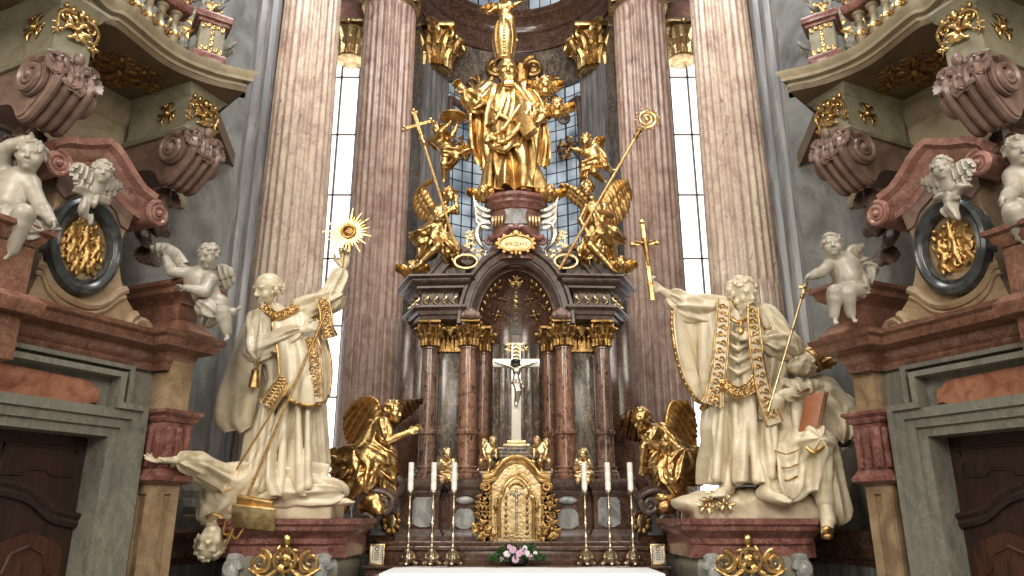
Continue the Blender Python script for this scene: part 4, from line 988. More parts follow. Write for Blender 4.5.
# arch over the niche
b = MB(); N = 40
layers = [(0.60, 0.90, 10.05, 0.0), (0.60, 0.90, 9.90, 0.0), (0.64, 0.95, 9.86, 0), (0.67, 0.98, 9.86, 0), (0.67, 0.98, 9.82, 0), (0.74, 1.06, 9.80, 0), (0.76, 1.09, 9.75, 0), (0.80, 1.13, 9.74, 0), (0.82, 1.16, 9.78, 0), (0.82, 1.16, 10.3, 0)]
g = np.array([arch_pts(h, r, 4.12, y, N) for h, r, y, _ in layers]); b.grid(g.transpose(1, 0, 2), 0, False); b.build('arch', M['dark'], RT)
b = MB()
for s in (-1, 1):
    for k in range(3): b.ell((s*0.62, 9.8, 4.24+0.02*k), (0.14-0.03*k, 0.09, 0.07))
    for k in range(5): b.ell((s*(0.52+0.05*k), 9.74, 4.27-abs(k-2)*0.02), (0.035, 0.03, 0.05), nu=8, nv=6)
    b.build('shell', M['mauve'], RT); b = MB()
# niche: half-round wall and half dome
NR = 0.6; NY = 10.05
ang = np.radians(np.linspace(0, 180, 33))
b = MB(); g = np.array([[V(-NR*math.cos(a), NY+NR*0.9*math.sin(a), z) for a in ang] for z in (1.6, 4.12)]); b.grid(g, 0.05); b.build('niche_wall', M['darkred'], RT)
b = MB(); g = np.array([[V(-NR*math.cos(a)*math.cos(t), NY+NR*0.9*math.sin(a)*math.cos(t), 4.12+0.9*math.sin(t)) for a in ang] for t in np.radians(np.linspace(0, 89, 18))]); b.grid(g, 0.05); b.build('half_dome', M['darkred'], RT)
b = MB()   # grey streaked strips lining the niche
for k, x in enumerate((-0.42, -0.3, -0.18, -0.06, 0.06, 0.18, 0.3, 0.42)):
    y = NY+0.9*math.sqrt(max(0, NR*NR-x*x)); tx = nrm(V(1, -0.9*x/max(math.sqrt(NR*NR-x*x), .1), 0)); b.rbox(V(x, y-0.03, 3.05), [tx, V(-tx[1], tx[0], 0), UZ], (0.05, 0.03, 0.95), 0.012)
b.build('niche_fluting', M['altargrey'], RT)
b = MB(); g = [V(-NR*math.cos(a), NY+NR*0.9*math.sin(a), 4.05) for a in ang]
b.sweep(g[::-1], [(0, 0), (-0.03, 0), (-0.05, 0.04), (-0.05, 0.09), (-0.08, 0.12), (-0.08, 0.15), (0, 0.16)], UZ) if False else None
b.tube(g, 0.05, 8); b.tube([p+V(0, 0, 0.09) for p in g], 0.03, 8); b.build('niche_cornice', M['dark'], RT)
# dome ribs, gilt inlay and the central band
dome = lambda a, t, k=0.97: V(-NR*k*math.cos(a)*math.cos(t), NY+NR*0.9*k*math.sin(a)*math.cos(t), 4.12+0.9*k*math.sin(t))
b = MB()
for a in (0.35, 0.75, math.pi-0.75, math.pi-0.35): b.tube([dome(a, t) for t in np.radians(np.linspace(4, 80, 16))], 0.02, 6)
b.tube([dome(a, 0.06) for a in np.linspace(0.05, math.pi-0.05, 24)], 0.022, 6); b.build('dome_rib', M['dark'], RT)
b = MB(); b.grid(np.array([[dome(math.pi/2+o, t, 0.94) for o in (-0.16, -0.05, 0.05, 0.16)] for t in np.radians(np.linspace(2, 70, 14))]), 0.03); b.build('dome_band', M['dark'], RT)
b = MB()
for t in np.radians(np.linspace(14, 62, 9)): b.tube(catmull([dome(math.pi/2-0.05, t-0.03, .9), dome(math.pi/2+0.05, t, .9), dome(math.pi/2-0.05, t+0.03, .9)], 7), 0.012, 5)
for e in (-0.1, 0.1): b.tube([dome(math.pi/2+e, t, .905) for t in np.radians(np.linspace(12, 66, 12))], 0.007, 5)
leafy(b, dome(math.pi/2, math.radians(72), .85), V(1, 0, 0), nrm(V(0, -0.5, 1)), nrm(V(0, -1, -0.5)), 0.1, 6, 1)
b.build('gilt_band', M['gold'], RT)
for a, t, r in ((0.95, 22, .075), (math.pi-0.95, 22, .075), (1.05, 42, .06), (math.pi-1.05, 42, .06), (0.55, 44, .045), (math.pi-0.55, 44, .045), (0.5, 28, .04), (math.pi-0.5, 28, .04), (0.6, 56, .04), (math.pi-0.6, 56, .04)):
    c = dome(a, math.radians(t), .87); n_ = nrm(V(0, NY, 4.12)-c); u_ = nrm(np.cross(UZ, n_)); v_ = np.cross(n_, u_)
    b = MB(); b.ell(c, r*0.16, None, 6, 4)
    for d in (u_, -u_, v_, -v_): b.ell(c+d*r*0.5+n_*0.01, (r*0.17, 0.012, r*0.42), [np.cross(d, n_), n_, d], 7, 5); b.ell(c+d*r*0.95+n_*0.01, r*0.14, None, 6, 4)
    b.build('gilt_cross', M['gold'], RT)
for sgn in (1, -1):
    b = MB()
    for a in np.linspace(0.13, 0.27, 2):
        b.tube([dome(math.pi/2-sgn*(math.pi/2-a), t, .885) for t in np.radians(np.linspace(14, 64, 10))], 0.006, 4)
        for t in np.radians(np.linspace(14, 64, 7)):
            c = dome(math.pi/2-sgn*(math.pi/2-a), t, .88); b.ell(c, (0.012, 0.012, 0.03), None, 6, 4)
    b.build('gilt_husks', M['gold'], RT)
# pedestal for the bishop, crowning the arch
b = MB()
def ped_ring(mb, z, hw, y, prof):
    p = [V(-hw, 10.45, z), V(-hw, y+0.08, z)]+[V(-hw*0.82+hw*1.64*t, y-0.10*math.sin(math.pi*t)*1.0, z) for t in np.linspace(0, 1, 9)]+[V(hw, y+0.08, z), V(hw, 10.45, z)]
    mb.sweep(p, prof, UZ)
body = [(-0.3, 0), (0.03, 0), (0.03, 0.2), (-0.01, 0.25), (0.0, 0.62), (0.0, 0.86), (-0.3, 0.86)]
ped_ring(b, 5.06, 0.35, 9.86, body)
b.box((-0.33, 9.95, 5.0), (0.33, 10.45, 6.0)); b.build('bishop_pedestal', M['redbrown'], RT)
b = MB(); ped_ring(b, 5.83, 0.36, 9.84, [(-0.36, 0), (0.0, 0), (0.02, 0.05), (0.06, 0.08), (0.06, 0.12), (0.1, 0.16), (0.1, 0.2), (0.08, 0.22), (-0.36, 0.22)])
for s in (-1, 1):
    b.tube(catmull([(0, 9.70, 5.47), (s*0.1, 9.70, 5.50), (s*0.2, 9.72, 5.40), (s*0.32, 9.78, 5.36), (s*0.38, 9.84, 5.42)], 24), 0.035, 8)
    b.tube(spiral(V(s*0.38, 9.84, 5.35), V(s, 0, 0), UZ, 0.07, 0.02, 1.5, 24, 1.5), 0.025, 6)
b.box((-0.36, 9.84, 6.0), (0.36, 10.45, 6.05), 0.02); b.ell((0, 9.69, 5.5), (0.05, 0.04, 0.06))
b.build('pedestal_moulding', M['red'], RT)
b = MB(); b.prism([(-0.16, 5.58), (0.16, 5.58), (0.13, 5.68), (0.16, 5.8), (-0.16, 5.8), (-0.13, 5.68)], (V(0, 0, 0), V(1, 0, 0), UZ, V(0, -1, 0)), -9.9, -9.755); b.build('pedestal_panel', M['panelgrey'], RT)
for s in (-1, 1):
    b = MB()
    for k in range(4): b.tube(catmull([(s*(0.19+0.045*k), 9.79+0.012*k, 5.72), (s*(0.2+0.045*k), 9.75+0.012*k, 5.66), (s*(0.2+0.045*k), 9.77+0.012*k, 5.55)], 7), [.012, .02, .022, .022, .02, .015, .006], 6)
    b.build('pedestal_gilding', M['gold_pale'], RT)
# inscribed gilded cartouche
c = V(0, 9.68, 5.24)
b = MB(); b.prism([(math.cos(a)*0.22, math.sin(a)*0.105*(1-0.25*(math.sin(a) < 0)*math.exp(-(math.cos(a)/0.3)**2))) for a in np.linspace(0, 2*math.pi, 41)[:-1]], (c, V(1, 0, 0), UZ, V(0, -1, 0)), -0.14, 0.02)
cart = b.build('cartouche', M['gold_pale'], RT)
b = MB(); b.tube([c+V(math.cos(a)*0.235, -0.02, math.sin(a)*0.12*(1-0.2*(math.sin(a) < 0)*math.exp(-(math.cos(a)/0.3)**2))) for a in np.linspace(0, 2*math.pi, 41)[:-1]], 0.02, 7, True)
for i in range(14):
    a = i*2*math.pi/14; q = c+V(math.cos(a)*0.262, -0.01, math.sin(a)*0.14); d = nrm(V(math.cos(a), 0, math.sin(a)*1.5))
    b.ell(q, (0.028, 0.02, 0.045 if i % 2 else 0.03), [np.cross(d, V(0, 1, 0)), V(0, 1, 0), d], 7, 5)
b.ell(c+V(0, -0.02, 0.15), (0.06, 0.03, 0.05)); b.ell(c+V(0, -0.02, -0.14), (0.03, 0.03, 0.05)); b.build('cartouche_frame', M['gold_leaf'], cart)
def text_obj(name, body, c, size, mat, parent, ex=(1, 0, 0), up=(0, 0, 1), squeeze=1.0):
    cu = bpy.data.curves.new(name, 'FONT'); cu.body = body; cu.size = size; cu.align_x = 'CENTER'; cu.align_y = 'CENTER'; cu.extrude = 0.003
    o = bpy.data.objects.new(name, cu); COL.objects.link(o); me = o.to_mesh()
    v = np.array([q.co[:] for q in me.vertices]); f = [tuple(p.vertices) for p in me.polygons]; o.to_mesh_clear(); bpy.data.objects.remove(o); bpy.data.curves.remove(cu)
    ex = np.array(ex, float); up = np.array(up, float); n = np.cross(ex, up)
    w_ = np.array(c)+np.outer(v[:, 0]*squeeze, ex)+np.outer(v[:, 1], up)+np.outer(v[:, 2], n)
    return mesh_obj(name, w_, f, mat, parent, 0)
text_obj('inscription', 'VITIS COLAVTE', c+V(0, -0.025, -0.012), 0.062, M['ink'], cart, squeeze=0.72)
# predella: the base zone below the columns
b = MB()
pz = [V(-1.62, 10.5, 0), V(-1.45, 9.78, 0), V(-0.98, 9.74, 0), V(-0.96, 9.86, 0), V(-0.86, 9.86, 0), V(-0.84, 9.72, 0), V(-0.46, 9.72, 0), V(-0.44, 10.0, 0), V(0.44, 10.0, 0), V(0.46, 9.72, 0), V(0.84, 9.72, 0), V(0.86, 9.86, 0), V(0.96, 9.86, 0), V(0.98, 9.74, 0), V(1.45, 9.78, 0), V(1.62, 10.5, 0)]
b.sweep([p+UZ*1.30 for p in pz], [(-0.2, 0), (0.0, 0), (0.0, 0.6), (-0.2, 0.6)], UZ)
b.prism([(p[0], p[1]+0.08) for p in pz], (V(0, 0, 0), V(1, 0, 0), V(0, 1, 0), UZ), 0.6, 2.05); b.build('predella', M['darkred'], RT)
b = MB(); b.sweep([p+UZ*1.86 for p in pz], [(-0.2, 0), (0.01, 0), (0.03, 0.04), (0.02, 0.06), (0.06, 0.1), (0.08, 0.14), (0.08, 0.18), (0.03, 0.21), (-0.2, 0.21)], UZ)
b.sweep([p+UZ*1.3 for p in pz], [(-0.2, 0), (0.08, 0), (0.08, 0.07), (0.05, 0.1), (0.03, 0.15), (-0.2, 0.16)], UZ); b.build('predella_mouldings', M['dark'], RT)
for s in (-1, 1):
    R3 = (V(0, 0, 0), V(1, 0, 0), UZ, V(0, -1, 0))
    b = MB(); x0 = -1.32; pts = [(-0.14, 1.52), (-0.05, 1.48), (0.05, 1.48), (0.14, 1.52), (0.14, 1.8), (0.11, 1.82), (0.11, 1.84), (-0.11, 1.84), (-0.11, 1.82), (-0.14, 1.8)]
    b.prism([(s*-1.17+x, z) for x, z in pts], R3, -9.9, -9.74); b.build('panel', M['panelgrey'], RT)
    b = MB(); b.prism([(s*-0.65+x*0.9, z-0.02) for x, z in pts[:5]+[(0.14, 1.66), (0.08, 1.72), (-0.08, 1.72), (-0.14, 1.66)]], R3, -9.9, -9.70); b.build('panel', M['panelgrey'], RT)
    b = MB(); b.ell((s*-0.65, 9.7, 1.8), (0.12, 0.05, 0.05)); b.build('boss', M['panelgrey'], RT)
    b = MB()
    for k in range(4): leafy(b, V(s*(-0.47+0.02*(k % 2)), 9.68, 1.42+0.13*k), V(1, 0, 0), UZ, V(0, -1, 0), 0.08, 5, k+(7 if s > 0 else 0))
    b.build('gilded_drop', M['gold_deep'], RT)
    # splayed wing of the predella with gilded cartouche
    A_, B_ = V(s*-1.42, 9.86, 0), V(s*-1.98, 9.95, 0); d = nrm(B_-A_); n_ = V(0, -1, 0) if True else None; n_ = nrm(V(-d[1], d[0], 0)); n_ = n_ if n_[1] < 0 else -n_
    fr = (A_, d, UZ, n_)
    b = MB(); w_ = [(0, 1.3), (0.56, 1.3), (0.56, 1.42), (0.42, 1.62), (0.34, 1.8), (0.28, 2.06), (0.0, 2.06)]
    w2 = [(0.04, 1.38), (0.46, 1.38), (0.38, 1.6), (0.28, 1.9), (0.04, 1.9)]
    if s > 0: w_ = w_[::-1]; w2 = w2[::-1]
    b.prism(w_, fr, -0.35, 0.0); b.build('wing', M['darkred'], RT)
    b = MB(); b.prism(w2, fr, -0.1, 0.02); b.build('panel', M['panelgrey'], RT)
    b = MB(); c = A_+d*0.17+UZ*1.55+n_*0.03
    b.ell(c, (0.075, 0.025, 0.10), [d, n_, UZ]); bo = b.build('gilded_plaque', M['gold_pale'], RT)
    b = MB()
    for i in range(10):
        a = i*math.pi/5; b.ell(c+d*math.cos(a)*0.1+UZ*math.sin(a)*0.13+n_*0.01, (0.04, 0.025, 0.045), [d, n_, UZ], 7, 5)
    b.build('plaque_frame', M['gold_deep'], bo)
    # big volute that carries the kneeling angel
    vq = lambda x, y: P(x, y, 9.42)*V(-s, 1, 1) if s > 0 else P(x, y, 9.42)
    b = MB(); path = catmull([vq(641, 509), vq(638, 500), vq(646, 493), vq(658, 491), vq(668, 496), vq(675, 508), vq(674, 521), vq(667, 529)], 44)
    b.tube(path, np.r_[np.linspace(0.05, 0.085, 22), np.linspace(0.085, 0.06, 22)], 10, flat=(V(0, 1, 0), 1.9))
    b.tube([p+V(0, -0.15, 0) for p in path], np.r_[np.linspace(0.02, 0.035, 22), np.linspace(0.035, 0.02, 22)], 7)
    sx = s if False else -s
    b.tube(spiral(vq(648, 505)+V(0, -0.14, 0), V(sx, 0, 0), UZ, 0.11, 0.02, 1.5, 30, 2.6), np.linspace(0.045, 0.025, 30), 8)
    b.tube(spiral(vq(666, 522)+V(0, -0.14, 0), V(-sx, 0, 0), UZ, 0.10, 0.02, 1.5, 30, -0.6), np.linspace(0.04, 0.025, 30), 8)
    b.tube(catmull([vq(636, 478), vq(630, 484), vq(634, 492), vq(640, 500), vq(640, 512)], 24), np.linspace(0.06, 0.04, 24), 8, flat=(V(0, 1, 0), 1.6))
    b.build('volute', M['dark'], RT)
# stepped gradine behind the altar table
b = MB()
for z0, z1, y, hw in ((0.0, 1.03, 9.1, 1.75), (1.03, 1.06, 9.06, 1.78), (1.06, 1.22, 9.34, 1.72), (1.22, 1.27, 9.30, 1.76), (1.27, 1.32, 9.5, 1.7)):
    b.box((-hw, y, z0), (hw, 10.2, z1), 0.01)
b.build('gradine', M['darkred'], RT)
# altar table under its linen
t = thing('altar_table', 'stone altar table hidden beneath the white linen', 'altar', (0, 8.5, 0))
b = MB(); b.box((-1.3, 8.2, 0), (1.3, 8.95, 0.98), 0.02); b.build('block', M['redbrown'], t); b = MB(); b.box((-1.46, 8.05, 0.98), (1.5, 9.0, 1.036), 0.01); b.build('slab', M['redbrown'], t)
CLZ = 0.085
xl, xr = P(394, 567, 9.0)[0], P(648, 567, 9.0)[0]
b = MB(); nx, ny = 60, 24; g = np.zeros((nx, ny, 3))
for i in range(nx):
    x = lerp(xl, xr, i/(nx-1))
    for j in range(ny):
        q = j/(ny-1); L = q*1.6
        if L < 0.99: g[i, j] = (x, 9.02-L, 0.965+0.002*math.sin(x*9+L*5)+CLZ)
        else: dr = L-0.99; g[i, j] = (x, 8.03-0.02*math.sin(x*6)*min(1, dr*3)-0.02, 0.965-dr+CLZ)
b.grid(g, 0.008, True)
for sx, xx in ((-1, xl), (1, xr)):
    g = np.zeros((8, 16, 3))
    for i in range(8):
        for j in range(16): g[i, j] = (xx+sx*(0.004+0.05*i/7+0.012*math.sin(j*1.1)*i/7), 9.02-0.99*j/15, 0.965-0.35*i/7+CLZ)
    b.grid(g, 0.008, sx > 0)
o = b.build('tablecloth', M['cloth'], None, 60, (0, 8.5, 0.96)); tagit(o, 'white linen cloth covering the altar table at the bottom centre', 'tablecloth')
# tabernacle
T = thing('tabernacle', 'gilded arched tabernacle with a small crucifix on its door, behind the flowers', 'tabernacle', (0, 9.55, 1.3))
FR = (V(0, 0, 0), V(1, 0, 0), UZ, V(0, -1, 0))
hd = lambda hw, z0, zs, r, n=24: [(-hw, z0)]+[(hw, z0)]+[(hw, zs)]+[(hw*0.78*math.cos(a)+(0), zs+0.06+r*math.sin(a)) for a in np.linspace(0.15, math.pi-0.15, n)]+[(-hw, zs)]
b = MB(); b.prism(hd(0.34, 1.3, 2.0, 0.24), FR, -10.0, -9.58); b.build('body', M['gold_deep'], T)
b = MB(); b.prism(hd(0.30, 1.32, 1.98, 0.2), FR, -9.6, -9.53); b.build('front', M['gold_pale'], T)
b = MB(); b.prism(hd(0.17, 1.36, 1.86, 0.14), FR, -9.54, -9.51); door = b.build('door', M['gold_pale'], T)
b = MB()
out = [V(x, 9.53, z) for x, z in ((-0.42, 2.03), (-0.36, 2.03), (-0.28, 2.06), (-0.22, 2.14), (-0.12, 2.24), (0, 2.27), (0.12, 2.24), (0.22, 2.14), (0.28, 2.06), (0.36, 2.03), (0.42, 2.03))]
oc = catmull(out, 48); b.tube(oc, 0.035, 8); b.tube([p+V(0, -0.04, 0.055) for p in oc], 0.03, 8); b.tube([p+V(0, 0.06, 0.09) for p in oc], 0.05, 8)
b.build('cornice', M['gold'], T)
b = MB(); inn = [V(x, 9.52, z) for x, z in ((-0.21, 1.36), (-0.21, 1.78), (-0.17, 1.86), (-0.14, 1.96), (-0.07, 2.04), (0, 2.07), (0.07, 2.04), (0.14, 1.96), (0.17, 1.86), (0.21, 1.78), (0.21, 1.36))]
b.tube(catmull(inn, 50), 0.024, 8); b.tube([p+V(0, 0.01, 0)+nrm(p-V(0, 9.52, 1.6))*0.045 for p in catmull(inn, 50)], 0.014, 6); b.build('door_frame', M['gold'], T)
for s in (-1, 1):
    b = MB()
    for k in range(7): b.ell((s*0.13, 9.5, 1.42+0.07*k), (0.02, 0.015, 0.035), nu=7, nv=5)
    b.build('door_husks', M['gold_deep'], door); b = MB()
    b.ell((s*0.255, 9.52, 1.72), (0.02, 0.02, 0.07)); b.ell((s*0.255, 9.52, 1.72), (0.035, 0.02, 0.035)); b.build('escutcheon', M['gold_deep'], T)
b = MB()
for k in range(7):
    a = math.radians(20+23.3*k); b.ell((0.09*math.cos(a), 9.5, 1.93+0.07*math.sin(a)), (0.02, 0.015, 0.02), nu=7, nv=5)
b.build('door_lunette', M['gold_deep'], door)
b = MB(); b.tube([V(0, 9.49, 1.44), V(0, 9.49, 1.95)], 0.012, 6); b.tube([V(-0.085, 9.49, 1.88), V(0.085, 9.49, 1.88)], 0.011, 6); b.ell((0, 9.475, 1.84), (0.02, 0.015, 0.045)); b.ell((0, 9.475, 1.905), 0.018)
b.tube(catmull([V(-0.08, 9.475, 1.89), V(-0.03, 9.475, 1.87), V(0, 9.475, 1.865), V(0.03, 9.475, 1.87), V(0.08, 9.475, 1.89)], 10), 0.008, 5); b.tube([V(0, 9.475, 1.82), V(0.005, 9.475, 1.73)], 0.013, 6); b.build('door_crucifix', M['silver'], door)
for s in (-1, 1):
    b = MB()
    for k in range(6): leafy(b, V(s*(0.36+0.03*(k % 2)), 9.52, 1.40+0.11*k), V(1, 0, 0), UZ, V(0, -1, 0), 0.06 if k else 0.12, 6, k)
    leafy(b, V(s*0.43, 9.48, 1.46), V(1, 0, 0), UZ, V(0, -1, 0), 0.13, 7, 20)
    b.tube(spiral(V(s*0.38, 9.5, 1.96), V(s, 0, 0), UZ, 0.06, 0.02, 1.4, 20), 0.022, 6)
    b.build('scrollwork', M['gold_deep'], T)
b = MB(); b.rbox((0, 9.66, 2.37), np.eye(3), (0.3, 0.14, 0.03), 0.012); b.rbox((0, 9.66, 2.42), np.eye(3), (0.26, 0.12, 0.03), 0.012); b.rbox((0, 9.68, 2.33), np.eye(3), (0.36, 0.16, 0.025), 0.012)
b.prism([(-0.42, 2.06), (0.42, 2.06), (0.36, 2.2), (0.3, 2.33), (-0.3, 2.33), (-0.36, 2.2)], FR, -9.9, -9.62); b.build('top_plinth', M['altargrey'], T)
# crucifix on the tabernacle
CX = thing('altar_crucifix', 'silver-white crucifix standing on the tabernacle in front of the niche', 'crucifix', (0, 9.66, 2.45))
zb = 2.45; xs = 0.0; zcr = P(515, 363.5, 9.66)[2]; ztp = P(515, 343, 9.66)[2]
b = MB(); b.rbox((0, 9.66, zb+0.02), np.eye(3), (0.17, 0.1, 0.02), 0.008); b.rbox((0, 9.66, zb+0.06), np.eye(3), (0.12, 0.08, 0.025), 0.008); b.build('base', M['gold_pale'], CX)
b = MB(); b.box((-0.062, 9.64, zb+0.07), (0.062, 9.70, ztp), 0.006); b.box((-0.31, 9.64, zcr-0.05), (0.31, 9.70, zcr+0.06), 0.006); b.build('cross', plain('white_silver_sheet', srgb(236, 230, 218), 0.3, 0.35, 0.06), CX)
b = MB()
for k in range(4): b.tube(catmull([V(-0.05, 9.62, ztp-0.04-0.05*k), V(0, 9.61, ztp-0.02-0.05*k), V(0.05, 9.62, ztp-0.05-0.05*k)], 8), 0.012, 6)
for s in (-1, 1): leafy(b, V(s*0.09, 9.66, ztp-0.06), V(1, 0, 0), UZ, V(0, -1, 0), 0.07, 5, 2)
b.build('title_scroll', M['gold_pale'], CX)
S = Sdf(0.006); cy = 9.60; z = zcr
S.ell((0.0, cy, z-0.01), (0.035, 0.035, 0.045), k=0.01); S.cap((0, cy+0.01, z-0.05), (0.01, cy, z-0.09), 0.02, k=0.01)
S.ell((0.005, cy, z-0.11), (0.055, 0.035, 0.07), k=0.02); S.ell((0.0, cy, z-0.2), (0.042, 0.03, 0.06), k=0.02)
for s in (-1, 1): S.chain([(s*0.05, cy, z-0.065), (s*0.14, cy+0.005, z-0.03), (s*0.255, cy+0.02, z+0.005)], [0.021, 0.017, 0.012], 0.015); S.ell((s*0.275, cy+0.02, z+0.012), (0.022, 0.012, 0.012), k=0.008)
for s in (-1, 1): S.chain([(s*0.022, cy, z-0.24), (s*0.02+0.025, cy-0.04, z-0.38), (s*0.012, cy, z-0.53)], [0.032, 0.025, 0.016], 0.015); S.ell((s*0.01, cy-0.015, z-0.56), (0.015, 0.025, 0.03), k=0.01)
S.build('christ_figure', M['silver'], CX)
S = Sdf(0.006); S.ell((0, cy, z-0.26), (0.06, 0.045, 0.045), k=0.02, fold=((0.3, 0, 1), 120, 0.008)); S.cap((0.05, cy, z-0.25), (0.09, cy, z-0.33), 0.022, 0.01, fold=((1, 0, 0), 160, 0.006)); S.build('loincloth', M['silver'], CX)
b = MB(); b.ell((0.0, cy-0.015, z+0.01), (0.042, 0.04, 0.035)); b.tube([V(-0.02+math.cos(a)*0.045, cy-0.03, z-0.01+math.sin(a)*0.045) for a in np.linspace(0, 6.28, 16)[:-1]], 0.012, 5, True); b.build('crown_of_thorns', M['iron'], CX)
# pedestals under the two marble saints
def saint_pedestal(s):
    LR = ('left', 'right')[s < 0]
    t = thing('statue_pedestal', 'red marble corniced pedestal with bulging grey front under the %s marble saint' % LR, 'pedestal', (-2.55, 8.4, 0))
    x0, x1, y0 = -3.05, -1.78, 7.95
    pth = [V(x0-0.05, 9.2, 0), V(x0-0.05, y0+0.15, 0), V(x0+0.2, y0, 0), V(x1-0.15, y0, 0), V(x1, y0+0.15, 0), V(x1, 9.2, 0)]
    b = MB(); b.sweep([p+UZ*1.24 for p in pth], [(-0.3, 0), (-0.08, 0), (-0.07, 0.06), (-0.02, 0.1), (-0.02, 0.15), (0.02, 0.19), (0.08, 0.23), (0.09, 0.27), (0.12, 0.29), (0.12, 0.345), (-0.3, 0.345)], UZ)
    b.prism([(p[0], p[1]+0.05) for p in pth], (V(0, 0, 0), V(1, 0, 0), V(0, 1, 0), UZ), 1.2, 1.58); b.build('cornice', M['red'], t)
    b = MB(); pr = catmull([(0.0, 1.24, 0), (0.06, 1.12, 0), (0.05, 0.95, 0), (-0.02, 0.8, 0), (-0.1, 0.6, 0), (-0.12, 0.0, 0)], 20)[:, :2]
    pp = [V(x0+0.1, 9.2, 0), V(x0+0.1, y0+0.15, 0), V(x0+0.3, y0+0.06, 0), V(x1-0.3, y0+0.06, 0), V(x1-0.12, y0+0.15, 0), V(x1-0.12, 9.2, 0)]
    b.sweep(pp, [(-0.4, 1.24)]+pr.tolist()+[(-0.4, 0)], UZ) ; b.build('body', M['greyblue'], t)
    for xx in (x0+0.18, x1-0.2):
        b = MB(); b.tube(catmull([V(xx, y0+0.06, 1.22), V(xx, y0-0.02, 1.1), V(xx, y0+0.0, 0.95), V(xx, y0+0.1, 0.7)], 16), np.linspace(0.09, 0.05, 16), 8, flat=(V(0, 1, 0), 0.6)); b.tube(spiral(V(xx, y0-0.03, 1.1), V(1, 0, 0), UZ, 0.09, 0.02, 1.4, 20), 0.03, 6)
        b.build('corner_scroll', M['panelgrey'], t)
    b = MB(); c = V(lerp(x0, x1, 0.5)+0.09, y0-0.05, 1.19)
    leafy(b, c, V(1, 0, 0), UZ, V(0, -1, 0), 0.15, 8, 2); b.tube([c+V(math.cos(a)*0.11, -0.03, math.sin(a)*0.11) for a in np.linspace(0, 6.28, 24)[:-1]], 0.02, 6, True)
    for e in (-1, 1):
        b.tube(spiral(c+V(e*0.25, -0.02, -0.02), V(e, 0, 0), UZ, 0.11, 0.02, 1.6, 34, 1.6), np.linspace(0.03, 0.015, 34), 7, flat=(V(0, 1, 0), 0.7))
        b.tube(catmull([c+V(e*0.08, -0.02, -0.1), c+V(e*0.2, -0.03, -0.16), c+V(e*0.36, -0.02, -0.08)], 12), np.linspace(0.03, 0.01, 12), 7)
    b.ell(c+V(0, -0.02, 0.19), (0.05, 0.03, 0.06)); b.ell(c+V(0, -0.02, -0.2), (0.03, 0.03, 0.07)); b.ell(c+V(0, -0.01, 0), (0.07, 0.03, 0.07))
    b.build('gilded_cartouche', M['gold'], t)
mirror2(saint_pedestal)
# ---------------------------------------------------------------- carved figures
def basis(f, u):
    f = nrm(f); r = nrm(np.cross(f, np.array(u, float))); u = np.cross(r, f); return f, u, r
def head(S, c, f, u, H, beard=0, chub=0, mouth=True):
    """head of height H centred at c, looking along f"""
    c = np.array(c, float); f, u, r = basis(f, u); R = [r, f, u]; q = lambda a, b, d: c+(r*a+f*b+u*d)*H
    w_ = 0.04 if chub else 0
    S.ell(q(0, -0.04, 0.12), np.array([0.36+w_, 0.44, 0.38])*H, R, k=0.05*H)
    S.ell(q(0, 0.12, -0.18), np.array([0.27+w_*1.6, 0.27, 0.31])*H, R, k=0.12*H)
    S.ell(q(0, 0.27, -0.41), np.array([0.11, 0.10, 0.09])*H, R, k=0.08*H)
    for s in (-1, 1):
        S.ell(q(s*0.17, 0.27, -0.14), np.array([0.12+w_, 0.10, 0.12+w_])*H, R, k=0.08*H)
        S.ell(q(s*0.155, 0.415, 0.01), np.array([0.085, 0.07, 0.06])*H, R, k=0.04*H, op='s')
        S.ell(q(s*0.155, 0.335, 0.01), np.array([0.066, 0.055, 0.05])*H, R, k=0.01*H)
        S.ell(q(s*0.155, 0.365, 0.035), np.array([0.08, 0.05, 0.022])*H, R, k=0.02*H)
        S.ell(q(s*0.16, 0.365, 0.10), np.array([0.11, 0.06, 0.035])*H, R, k=0.05*H)
        S.ell(q(s*(0.37+w_), -0.03, -0.03), np.array([0.04, 0.08, 0.12])*H, R, k=0.03*H)
        S.ell(q(s*0.05, 0.44, -0.15), np.array([0.045, 0.05, 0.035])*H, R, k=0.03*H)
    S.cap(q(0, 0.37, 0.06), q(0, 0.475, -0.125), 0.038*H, 0.055*H, k=0.05*H)
    if mouth:
        S.ell(q(0, 0.36, -0.245), np.array([0.10, 0.06, 0.028])*H, R, k=0.03*H); S.ell(q(0, 0.35, -0.30), np.array([0.085, 0.06, 0.03])*H, R, k=0.03*H)
        S.ell(q(0, 0.43, -0.272), np.array([0.09, 0.03, 0.012])*H, R, k=0.015*H, op='s')
    if beard:
        for a, b, d, l in ((0, 0.3, -0.42, 0.5), (-0.13, 0.24, -0.36, 0.42), (0.13, 0.24, -0.36, 0.42), (-0.22, 0.12, -0.25, 0.3), (0.22, 0.12, -0.25, 0.3)):
            S.cap(q(a, b, d), q(a*0.6, b+0.06, d-l*beard), 0.135*H, 0.06*H, k=0.05*H, fold=(u*0.2+r, 60/H*0.35, 0.022*H))
        for s in (-1, 1): S.cap(q(0.02*s, 0.41, -0.22), q(s*0.16, 0.34, -0.32), 0.035*H, 0.025*H, k=0.02*H)
